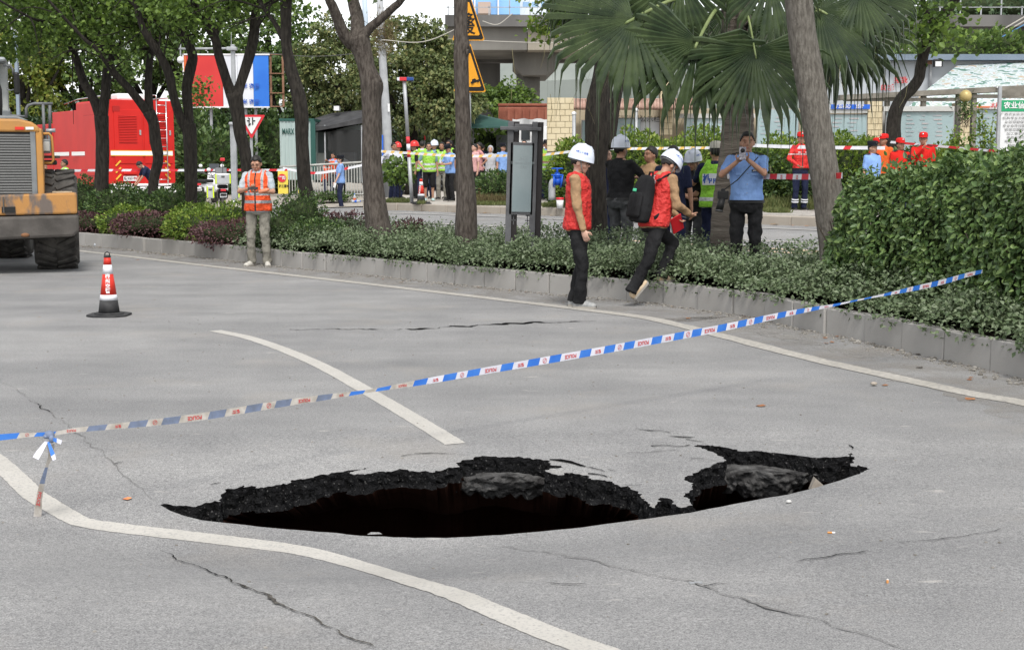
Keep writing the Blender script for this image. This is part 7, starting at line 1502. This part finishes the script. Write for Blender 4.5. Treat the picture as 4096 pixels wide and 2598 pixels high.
    if pants and legs:
        mb = MB(); loft(mb, .80, .985, .014)
        for a, b, c in ((pl_, kl, fl), (pr_, kr, fr)):
            mb.capsule(a+Vector((0, 0, .02)), .100, b, .080 if not shorts else .092)
            dn = (c-b).normalized()
            if not shorts: mb.capsule(b, .080, b.lerp(c, .86)+Vector((0, .01, 0)), .062); mb.tube([b.lerp(c, .35), c-dn*.05+Vector((0, .01, 0)), c+dn*.035+Vector((0, .012, 0))], [.070, .068, .074], 14)
        remesh(mb.build('trousers' if not shorts else 'shorts', pants, root, True), vc, 4)
        if tuck: 
         mb = MB(); V = []; n = 24
         for zz in (.915, .95):
             _, rx, ry, yo = prof(zz)
             for j in range(n): a = 2*math.pi*j/n; V.append(tp(((rx*build+.022)*math.cos(a), (ry*build+.022)*math.sin(a)+yo, zz)))
         mb.add(V, [(j, (j+1) % n, n+(j+1) % n, n+j) for j in range(n)]); mb.build('belt', beltc or M_BLACK, root, True)
        if cuffstripe:
            for b, c in ((kl, fl), (kr, fr)):
                for u in (.55, .68): p = b.lerp(c, u); MB().tube([p, p+(c-b).normalized()*.03], [.080, .079], 16).build('cuff_stripe', M_WHT, root, True)
    if legs:
        for c, yw, pt in ((fl, tl, 0), (fr, tr, 0)):
            yw_, pt_ = (yw if isinstance(yw, (tuple, list)) else (yw, 0)); RF = Matrix.Rotation(R(yw_+(7 if c is fl else -7)), 3, 'Z') @ Matrix.Rotation(R(pt_), 3, 'X'); mb = MB(); V = []; n = 14; rows = ((.075, .030, .03, .05), (.06, .040, .035, .07), (.0, .040, .038, .085), (-.06, .043, .032, .06), (-.12, .047, .026, .045), (-.165, .042, .02, .035), (-.185, .024, .012, .022))
            for y_, rx, rz_, hz_ in rows:
                for j in range(n):
                    a = 2*math.pi*j/n; zz = math.sin(a); zz = zz*hz_ if zz > 0 else zz*.012; V.append(c+RF @ Vector((rx*math.cos(a), y_, zz-.062)))
            k = len(rows); mb.add(V, [(i*n+j, i*n+(j+1) % n, (i+1)*n+(j+1) % n, (i+1)*n+j) for i in range(k-1) for j in range(n)]+[tuple(range(n)), tuple((k-1)*n+j for j in range(n))][:]); o = mb.build('shoe', shoes or M_BLACK, root, True)
            mb = MB(); pts_ = [(rx*1.06*sd, y_) for sd, rr in ((1, rows), (-1, rows[::-1])) for y_, rx, _, _ in rr]; mb.prism(pts_, -.024, 0, axis='z'); VV = [c+RF @ Vector((v[0], v[1], v[2]-.062)) for v in mb.v]; m2 = MB(); m2.add(VV, mb.f); m2.build('sole', M_SOLE, o)
    if glasses:
        mb = MB()
        for sd in (-1, 1):
            ring = [hp((sd*.034+.021*math.cos(a*.524), -.098, 1.606+.015*math.sin(a*.524))) for a in range(13)]; mb.tube(ring, [.0022]*13, 5); mb.tube([hp((sd*.055, -.097, 1.61)), hp((sd*.079, -.03, 1.61)), hp((sd*.08, .02, 1.605))], [.002]*3, 5)
        mb.tube([hp((-.013, -.1, 1.608)), hp((.013, -.1, 1.608))], [.002]*2, 5); mb.build('glasses', M_BLACK, root)
    return root
C_ = cloth
TAN = C_('tan', (.34, .215, .12)); BLKC = C_('black', (.010, .010, .011), (.018, .018, .019)); NAVY = C_('navy', (.012, .016, .04), (.02, .025, .055)); KHAKI = C_('khaki', (.215, .203, .172)); WHITEC = C_('white', (.60, .60, .66), (.5, .5, .57)); SKY = C_('sky', (.22, .36, .66), (.18, .30, .58)); TEAL = C_('teal', (.17, .27, .29)); PINK = C_('pink', (.55, .27, .27)); PINK2 = C_('pink_light', (.6, .34, .33)); GREYC = C_('grey', (.42, .42, .44)); DGREY = C_('dark_grey', (.07, .072, .075)); REDC = C_('red', (.58, .02, .015), (.48, .016, .012)); ORANGEC = C_('orange', (.75, .13, .03)); PALEG = C_('pale_grey', (.5, .49, .46))
HW = mat('helmet_white', (.62, .66, .74), (.57, .61, .70), .25, 3, spec=.5); HR = mat('helmet_red', (.55, .02, .015), rough=.3, spec=.5); CAPB = C_('cap_black', (.012, .013, .018)); CAPR = C_('cap_red', (.58, .02, .018)); CAPG = C_('cap_beige', (.5, .48, .42)); SHW = mat('shoe_white', (.52, .50, .45), (.42, .40, .36), .7, 20); SHG = mat('shoe_grey', (.20, .205, .21), (.32, .32, .31), .7, 30); SHT = mat('shoe_tan', (.46, .34, .21), (.55, .45, .33), .7, 20); SHT2 = mat('shoe_mint', (.6, .68, .66), (.3, .5, .48), .6, 15)

# ---- the people in front of and on the median
q = G(1035, 1064); person('man in orange reflective vest and grey trousers looking at his phone by the kerb', 1035, q.y, 0, -4, 1.70, True, hl=(.10, -.30, 1.16), hr=(-.06, -.30, 1.21), el=(.8, .35, -.6), er=(-.8, .35, -.6), pitch=24, top=polo(), vest=V_ORANGE, pants=KHAKI, shoes=SHW, py=1000, tl=12, tr=-12, fl=(.13, .0, .085), fr=(-.12, .02, .085), build=1.06)
q = G(2310, 1228); person('slim worker in red mesh vest and white helmet standing on the road, facing right', 2312, q.y, 0, 78, 1.70, True, pitch=14, top=TAN, sleeve='long', vest=V_RED, pants=BLKC, shoes=SHG, hat=('helmet', HW, '中铁二十五局'), glasses=True, py=1100, build=.93, fl=(.10, .05, .085), fr=(-.09, -.04, .085), hl=(.20, -.02, .84), hr=(-.215, -.10, .83), skin=SKIN3)
person('worker in red mesh vest and white helmet stepping onto the kerb with a black backpack', 2600, 15.3, 0, 118, 1.66, True, lean=14, twist=4, pitch=26, pel=(0, -.06, .04), fl=(.08, -.24, .335), fr=(-.08, .30, .15), tr=(0, -48), top=TAN, sleeve='long', vest=V_RED, pants=BLKC, shoes=SHT, hat=('helmet', HW, '中铁二十五局'), py=1000, hl=(.22, -.50, 1.02), el=(.8, .3, -.5), hr=(-.16, -.42, 1.05), build=1.02)
person('policeman in light blue shirt filming with a phone held up before his face', 2985, 16.6, .14, -7, 1.80, True, hl=(.0, -.34, 1.40), hr=(-.13, -.34, 1.38), el=(.75, .1, -.8), er=(-.75, .1, -.8), pitch=3, top=SKY, pants=BLKC, shoes=M_BLACK, tuck=True, py=800, build=1.1, curl=75)
person('man in black polo and white helmet seen from behind, hands together', 2482, 19.2, .14, 138, 1.74, True, hl=(.06, -.36, 1.22), hr=(-.10, -.34, 1.22), el=(.9, .1, -.5), er=(-.9, .1, -.5), top=BLKC, pants=DGREY, hat=('helmet', HW, '众能供水'), glasses=True, py=800, build=1.12, shoes=M_BLACK, tuck=True, curl=8)
person('man in navy jacket over white shirt half hidden behind the twin trunk', 2420, 20.9, .05, 62, 1.76, False, top=NAVY, sleeve='long', pants=NAVY, py=800, skin=SKIN3)
person('man in khaki shirt facing left behind the backpack man', 2600, 20.8, .02, -62, 1.80, False, top=TAN, sleeve='long', pants=DGREY, py=800, skin=SKIN2)
person('man in navy T-shirt seen from behind, right of the backpack man', 2690, 18.4, .1, 172, 1.70, False, yaw=20, top=NAVY, pants=NAVY, py=800, shoes=M_BLACK)
person('man in black shirt, glasses and white helmet with folded arms, facing left', 2772, 19.4, 0, -34, 1.70, True, hl=(-.12, -.24, 1.12), hr=(.10, -.26, 1.10), el=(.8, .2, -.7), er=(-.8, .2, -.7), top=BLKC, pants=DGREY, hat=('helmet', HW, '中铁二十五局'), glasses=True, py=800, shoes=M_BLACK, tuck=True, build=1.05, pitch=8)
person('man in beige cap and lime reflective vest seen from behind beside the palm trunk', 2862, 19.0, .1, 166, 1.74, True, yaw=18, top=NAVY, vest=V_LIME2, pants=NAVY, hat=('cap', CAPG), py=800, shoes=M_BLACK, hr=(-.22, -.30, 1.18), hl=(.2, -.3, 1.3), build=1.08)
# ---- across the road on the right
person('rescuer in red uniform and red cap standing on the pavement right of the officer', 3200, 31.4, WZ, 8, 1.74, False, top=V_RESC, sleeve='long', pants=NAVY, hat=('cap', CAPR), glasses=True, py=750, hr=(-.16, -.24, 1.02), er=(-.9, .3, -.3), cuffstripe=True, tuck=True, shoes=M_BLACK)
person('policeman in light blue shirt and black peaked cap behind the hedge', 3490, 28.5, .31, 35, 1.70, False, top=SKY, pants=BLKC, hat=('police', CAPB), py=650, build=1.15)
person('man in orange T-shirt and red cap seen in profile behind the black-capped policeman', 3532, 31.5, .44, -55, 1.78, False, top=ORANGEC, pants=NAVY, hat=('cap', CAPR), skin=SKIN2, py=650)
person('man in red uniform half hidden, leftmost red cap behind the policeman', 3506, 33, .44, 20, 1.72, False, top=REDC, pants=NAVY, hat=('cap', CAPR), py=650)
person('man in red uniform and red cap with a two-way radio on his chest', 3600, 29.0, .38, 18, 1.70, False, top=REDC, sleeve='long', pants=NAVY, hat=('cap', CAPR), skin=SKIN2, py=650)
person('man in red uniform and cap touching his chin, rightmost of the red caps', 3690, 29.6, .42, -22, 1.79, False, top=REDC, sleeve='long', pants=NAVY, hat=('cap', CAPR), glasses=True, hr=(-.0, -.20, 1.42), er=(-.6, -.3, -.8), py=650)
# ---- the crowd on the far pavement
CY = 41
person('man in white shirt and dark trousers holding his phone at his waist', 1577, 39.6, WZ, 28, 1.66, False, top=WHITEC, sleeve='long', pants=NAVY, tuck=True, hl=(.02, -.26, 1.08), hr=(-.42, -.02, 1.1), el=(.8, .4, -.4), yaw=12, py=700, skin=SKIN2)
person('worker in red helmet and lime vest behind the white-shirted man', 1592, 42.5, WZ, 40, 1.66, False, top=BLKC, vest=V_LIME, pants=NAVY, hat=('helmet', HR), py=700)
person('worker in red helmet, black shirt and lime vest turned left', 1658, 41.8, WZ, -72, 1.68, False, top=BLKC, vest=V_LIME, pants=BLKC, hat=('helmet', HR), py=700, skin=SKIN2)
person('dark-haired man in lime vest with his back turned behind the crowd', 1690, 45, WZ, 176, 1.80, False, top=WHITEC, vest=V_LIME, pants=NAVY, py=700)
person('man in teal shirt, lime vest and black shorts standing at the front of the crowd', 1716, 39.8, WZ, 4, 1.66, False, top=TEAL, vest=V_LIME, pants=BLKC, shorts=True, shoes=SHT2, glasses=True, hr=(-.17, -.18, .98), er=(-.9, .3, -.2), py=700, skin=SKIN)
person('man in white helmet and lime vest between the teal-shirted man and the lanyard man', 1738, 42.5, WZ, -20, 1.72, False, top=SKY, vest=V_LIME, pants=NAVY, hat=('helmet', HW), py=700)
person('man in lime vest with a white lanyard and khaki trousers', 1768, 41.4, WZ, -12, 1.70, False, top=BLKC, vest=V_LIME, pants=KHAKI, hr=(-.05, -.25, 1.08), hl=(.24, -.05, .82), py=700, skin=SKIN2)
person('short-haired man in lime vest and black trousers behind the police officer', 1797, 42.6, WZ, -40, 1.78, False, top=BLKC, vest=V_LIME, pants=BLKC, py=700, skin=SKIN2)
person('police officer in black cap looking down at a phone beside the straight trunk', 1800, 39.4, WZ, -52, 1.60, False, lean=2, pitch=24, top=SKY, pants=BLKC, hat=('police', CAPB), hl=(.08, -.34, 1.12), hr=(-.06, -.34, 1.12), el=(.7, .3, -.7), er=(-.7, .3, -.7), py=700, longhair=False)
person('man in pink shirt and black shorts just right of the straight trunk', 1915, 43, WZ, -70, 1.72, False, top=PINK, pants=BLKC, shorts=True, shoes=M_BLACK, hl=(.16, .02, 1.0), el=(.6, .9, 0), py=700)
person('man in paler pink shirt hidden mostly by the straight trunk', 1898, 42, WZ, -60, 1.66, False, top=PINK2, pants=BLKC, py=700, skin=SKIN3)
person('woman in grey hooded jacket with hands on hips right of the straight trunk', 1962, 45, WZ, -6, 1.64, False, top=GREYC, sleeve='long', pants=PALEG, hat=('hood', GREYC), hair=False, hl=(.24, .02, 1.02), hr=(-.24, .02, 1.02), el=(1, .4, 0), er=(-1, .4, 0), shoes=SHW, py=700, skin=SKIN3)
person('man in navy shirt with his back turned under the green canopy', 1930, 56, WZ, 178, 1.86, False, top=NAVY, pants=BLKC, hl=(.26, .05, 1.02), hr=(-.26, .05, 1.02), el=(1, .4, 0), er=(-1, .4, 0), py=700)
person('policeman in light blue shirt just left of the lantern totem', 2013, 42, WZ, 40, 1.66, False, top=SKY, pants=NAVY, hat=('police', CAPB), py=700)
person('man in glasses and white shirt looking up through the lantern totem arch', 2096, 43.5, WZ, -12, 1.80, False, pitch=-10, top=WHITEC, pants=NAVY, glasses=True, py=700, skin=SKIN3)
person('man with bowed head behind the lantern totem', 2076, 44.5, WZ, 150, 1.70, False, top=GREYC, pants=NAVY, py=700)
person('man in light blue shirt in profile right of the lantern totem', 2166, 43, WZ, -50, 1.76, False, top=SKY, pants=NAVY, py=700)
person('traffic policeman in black cap and lime vest right of the lantern totem', 2187, 41, WZ, -20, 1.74, False, top=SKY, vest=V_LIME, pants=NAVY, hat=('police', CAPB), hr=(-.05, -.28, 1.1), hl=(.1, -.28, 1.1), py=700)
person('man in white shirt bent over behind the traffic policeman', 2212, 42.6, WZ, 30, 1.64, False, top=WHITEC, pants=NAVY, pitch=25, py=700)
person('man in pale lilac shirt at the corner tile pillar', 2230, 41.6, WZ, -30, 1.62, False, top=C_('lilac', (.5, .44, .56)), pants=NAVY, py=700)
# ---- left side
person('policewoman in black cap and light blue shirt standing alone by the railings, facing left', 1362, 42.5, .18, -78, 1.64, False, top=SKY, pants=NAVY, hat=('police', CAPB), longhair=True, hl=(.22, -.20, .84), py=740, shoes=M_BLACK, skin=SKIN3)
person('seated worker in orange vest at the kiosk, the taller of two', 1326, 52.6, .75, -30, 1.66, False, top=SKY, vest=V_ORANGE, pants=DGREY, pel=(0, .1, -.42), fl=(.12, -.35, .085), fr=(-.12, -.35, .085), hr=(-.05, -.3, .95), hl=(.1, -.3, .95), py=620, skin=SKIN2)
person('seated worker in orange vest at the kiosk, bent lower beside the other', 1306, 52.4, .5, 20, 1.64, False, lean=12, pitch=20, top=DGREY, vest=V_ORANGE, pants=NAVY, pel=(0, .1, -.42), fl=(.12, -.35, .085), fr=(-.12, -.35, .085), hr=(-.05, -.4, .85), hl=(.1, -.4, .85), py=640, skin=SKIN2)
person('man in white shirt and lime vest behind the loader tyre, facing left', 258, 38.5, .06, -62, 1.64, False, top=WHITEC, vest=V_LIME, pants=NAVY, py=700, hr=(-.1, -.34, 1.05), skin=SKIN2)
person('man in lime vest half hidden by the loader, hand outstretched', 178, 38.8, .02, 80, 1.58, False, top=SKY, vest=V_LIME, pants=NAVY, hl=(.05, -.42, 1.16), py=700, skin=SKIN2)
person('man in dark shirt and orange shorts bending behind the truck rear', 615, 42.5, .2, -58, 1.62, False, lean=38, pitch=20, top=NAVY, pants=ORANGEC, shorts=True, hl=(.1, -.62, .75), hr=(-.1, -.62, .75), py=740)
# ---- what they carry or wear loose
def held(name, label, cat, p, rz=0): return thing(name, label, cat, p, rz)
j = PJ['man in orange reflective vest and grey trousers looking at his phone by the kerb']; c = j['W'] @ Vector((.03, -.385, 1.215)); r = held('phone', 'black phone in the hands of the man in the orange vest', 'phone', c); MB().box((0, 0, 0), (.15, .075, .01), Matrix.Rotation(R(28), 3, 'X')).build('body', M_BLACK, r, bevel=.004); MB().box((0, -.002, .006), (.135, .066, .003), Matrix.Rotation(R(28), 3, 'X')).build('screen', M_GLASS, r)
c = j['W'] @ Vector((.19, -.33, 1.18)); r = held('bottle', 'white-capped drink bottle tucked under the orange vest man arm', 'bottle', c); mb = MB(); mb.xf = Matrix.Rotation(R(75), 4, 'Y'); mb.lathe([(.02, -.09), (.03, -.08), (.03, .05), (.014, .08)], 14); mb.build('body', mat('peach_drink', (.6, .22, .12), rough=.25), r, True); mb = MB(); mb.xf = Matrix.Rotation(R(75), 4, 'Y') @ Matrix.Rotation(R(180), 4, 'X'); mb.lathe([(.016, .09), (.016, .11)], 12); mb.build('cap', M_WHITE, r, True)
j = PJ['policeman in light blue shirt filming with a phone held up before his face']; c = j['W'] @ Vector((-.07, -.44, 1.475)); r = held('phone', 'patterned phone with a large lens held up by the filming policeman', 'phone', c, R(-7)); MB().box((0, 0, 0), (.08, .012, .15)).build('body', mat('phone_case', (.12, .12, .15), (.4, .38, .42), .4, 60), r, bevel=.004); MB().lathe([(.026, 0), (.026, .014), (.018, .016)], 20).build('lens', M_BLACK, r, True, loc=(.0, -.004, .035), rot=(R(90), 0, 0))
O = j['root']; tp_ = j['tp']
for sd in (-1, 1): MB().box(tp_((sd*.135, .012, 1.478)), (.11, .06, .014), Matrix.Rotation(R(sd*16), 3, 'Y')).build('epaulette', M_BLACK, O, bevel=.003)
nt = MB().box(tp_((.085, -.152, 1.285)), (.075, .008, .022)).build('name_plate', M_BLACK, O); mb = MB(); mb.text('205331', .02, face_mat(tp_((.085, -.1575, 1.285))), sx=.9); mb.build('number', M_WHITE, nt)
MB().ell(tp_((.085, -.15, 1.312)), (.011, .004, .011), 10).build('badge', M_TR, O, True); MB().ell(tp_((.262, -.01, 1.30)), (.012, .034, .045), 12).build('arm_patch', mat('patch_navy', (.02, .03, .08), (.35, .32, .1), .6, 60), O, True)
for zz in (1.25, 1.13, 1.03): MB().ell(tp_((0, -.145, zz)), (.006, .004, .006), 8).build('button', M_CHROME, O, True)
for sd in (-1, 1): MB().box(tp_((sd*.085, -.142, 1.245)), (.09, .006, .028)).build('pocket_flap', SKY, O, bevel=.002)
c = j['W'] @ Vector((-.27, -.14, .98)); r = held('camera', 'black camera with a long lens hanging from a strap at the filming policeman hip', 'camera', c); MB().box((0, 0, .03), (.13, .07, .10)).build('body', M_BLACK, r, bevel=.012); MB().tube([(-.01, -.02, .0), (-.05, -.05, -.15)], [.04, .045], 16).build('lens', M_BLACK, r, True); MB().tube([(-.05, -.05, -.15), (-.052, -.052, -.165)], [.047, .047], 16).build('lens_ring', M_DKSTEEL, r, True); MB().box((0, 0, .09), (.05, .05, .03)).build('viewfinder', M_BLACK, r, bevel=.008); a_ = j['W'] @ tp_((.12, -.11, 1.44))-c; MB().tube([(0, 0, .08), a_*.4+Vector((0, -.06, .02)), a_], [.006]*3, 6).build('strap', M_BLACK, r)
j = PJ['worker in red mesh vest and white helmet stepping onto the kerb with a black backpack']; tp_ = j['tp']; W_ = j['W']; r = held('backpack', 'black backpack with a green cap peeking out on the stepping worker', 'backpack', W_ @ tp_((0, .235, 1.14))); r.rotation_euler = (W_.to_3x3() @ Matrix.Rotation(R(12), 3, 'X')).to_euler(); r.scale = (1, 1, 1)
mb = MB(); V = []; n = 20; rows = [(-.27, .12, .05), (-.25, .145, .075), (-.1, .15, .09), (.1, .14, .085), (.2, .12, .065), (.25, .08, .04), (.26, .03, .015)]
for zz, rx, ry in rows:
    for q in range(n): a = 2*math.pi*q/n; ca, sa = math.cos(a), math.sin(a); V.append((rx*abs(ca)**.6*(1 if ca > 0 else -1), ry*abs(sa)**.7*(1 if sa > 0 else -1), zz))
k = len(rows); mb.add(V, [(i*n+q, i*n+(q+1) % n, (i+1)*n+(q+1) % n, (i+1)*n+q) for i in range(k-1) for q in range(n)]+[tuple(range(n)), tuple((k-1)*n+q for q in range(n))]); mb.build('bag', BLKC, r, True)
mb = MB(); V = []
for zz, rx, ry in [(-.23, .11, .02), (-.2, .125, .035), (.02, .12, .03), (.05, .10, .01)]:
    for q in range(n): a = 2*math.pi*q/n; ca, sa = math.cos(a), math.sin(a); V.append((rx*abs(ca)**.6*(1 if ca > 0 else -1), .09+ry*sa, zz))
k = 4; mb.add(V, [(i*n+q, i*n+(q+1) % n, (i+1)*n+(q+1) % n, (i+1)*n+q) for i in range(k-1) for q in range(n)]+[tuple(range(n)), tuple((k-1)*n+q for q in range(n))]); mb.build('front_pocket', BLKC, r, True)
MB().box((.03, .105, .07), (.04, .03, .035)).build('green_cap', mat('mint_cap', (.08, .5, .28), rough=.4), r, bevel=.006); MB().tube([(-.04, -.05, .25), (-.03, -.05, .30), (.03, -.05, .30), (.04, -.05, .25)], [.011]*4, 8).build('grab_handle', BLKC, r, True)
for sd in (-1, 1): MB().tube(spline([Vector((sd*.09, -.08, .21)), Vector((sd*.12, -.20, .30)), Vector((sd*.13, -.33, .24)), Vector((sd*.15, -.34, .02)), Vector((sd*.15, -.1, -.2))], 4), [.022]*17, 8, squash=.35).build('shoulder_strap', BLKC, r, True)
c = j['hl']+Vector((.02, .0, -.07)); r = held('notebook', 'red notebook and pen in the hand of the stepping worker', 'notebook', c, R(20)); MB().box((.0, 0, -.03), (.15, .012, .21), Matrix.Rotation(R(-28), 3, 'Y') @ Matrix.Rotation(R(25), 3, 'X')).build('cover', mat('book_red', (.6, .02, .03), rough=.4), r, bevel=.003); MB().box((-.012, .012, -.04), (.14, .008, .20), Matrix.Rotation(R(-28), 3, 'Y') @ Matrix.Rotation(R(25), 3, 'X')).build('pages', M_WHITE, r); MB().bar((.02, -.03, .06), (.09, -.05, .04), .005, 6).build('pen', M_DKSTEEL, r)
mb = MB(); tp_ = j['tp']
for t, zz, sx_ in (('社区', 1.40, .9), ('防疫站', 1.345, .9)): mb.text(t, .052, Matrix.Translation(tp_((0, .162, zz))) @ Matrix.Rotation(R(180), 4, 'Z') @ Matrix.Rotation(R(90-14), 4, 'X'), sx=1.1)
mb.build('lettering', M_WHITE, j['root'])
j = PJ['man in beige cap and lime reflective vest seen from behind beside the palm trunk']; tp_ = j['tp']; o = MB().box(tp_((.03, .168, 1.24)), (.27, .008, .15)).build('back_panel', M_WHITE, j['root'], bevel=.003); mb = MB(); mb.text('柳南', .13, Matrix.Translation(tp_((.03, .175, 1.24))) @ Matrix.Rotation(R(180), 4, 'Z') @ Matrix.Rotation(R(90), 4, 'X')); mb.build('lettering', M_TXTBLUE, o)
j = PJ['man in navy T-shirt seen from behind, right of the backpack man']; MB().lathe([(.045, 0), (.045, .004)], 20, caps=True).build('back_logo', M_WHITE, j['root'], loc=j['tp']((-.08, .135, .95)), rot=(R(90), 0, 0))
j = PJ['policewoman in black cap and light blue shirt standing alone by the railings, facing left']; r = held('phone', 'white phone in the lowered hand of the policewoman by the railings', 'phone', j['hl']+Vector((-.02, -.03, -.10)), R(10)); MB().box((0, 0, 0), (.075, .012, .15), Matrix.Rotation(R(15), 3, 'Y')).build('body', M_WHITE, r, bevel=.004)
j = PJ['man in red uniform and red cap with a two-way radio on his chest']; r = held('radio', 'black two-way radio clipped to the chest of the red-uniformed man', 'radio', j['W'] @ j['tp']((.13, -.14, 1.32)), 0); MB().box((0, 0, 0), (.06, .04, .16)).build('body', M_BLACK, r, bevel=.006); MB().bar((.015, 0, .08), (.02, 0, .26), .008, 6).build('aerial', M_BLACK, r)
for lb_ in ('man in red uniform and red cap with a two-way radio on his chest', 'man in red uniform and cap touching his chin, rightmost of the red caps', 'policeman in light blue shirt and black peaked cap behind the hedge'):
    j = PJ[lb_]
    for sd in (-1, 1): MB().box(j['tp']((sd*.135, .012, 1.482)), (.11, .06, .014), Matrix.Rotation(R(sd*16), 3, 'Y')).build('epaulette', M_BLACK, j['root'], bevel=.003)
j = PJ['rescuer in red uniform and red cap standing on the pavement right of the officer']
for sd in (-1, 1): MB().box(j['tp']((sd*.085, -.155, 1.30)), (.07, .006, .02)).build('chest_patch', M_WHT, j['root'])
j = PJ['man in lime vest with a white lanyard and khaki trousers']; MB().tube([j['tp']((-.06, -.12, 1.46)), j['tp']((0, -.175, 1.2))], [.006]*2, 5).build('lanyard', M_WHT, j['root']); MB().tube([j['tp']((.06, -.12, 1.46)), j['tp']((0, -.175, 1.2))], [.006]*2, 5).build('lanyard', M_WHT, j['root']); MB().box(j['tp']((0, -.178, 1.15)), (.07, .006, .10)).build('pass_card', M_BWHT, j['root'])
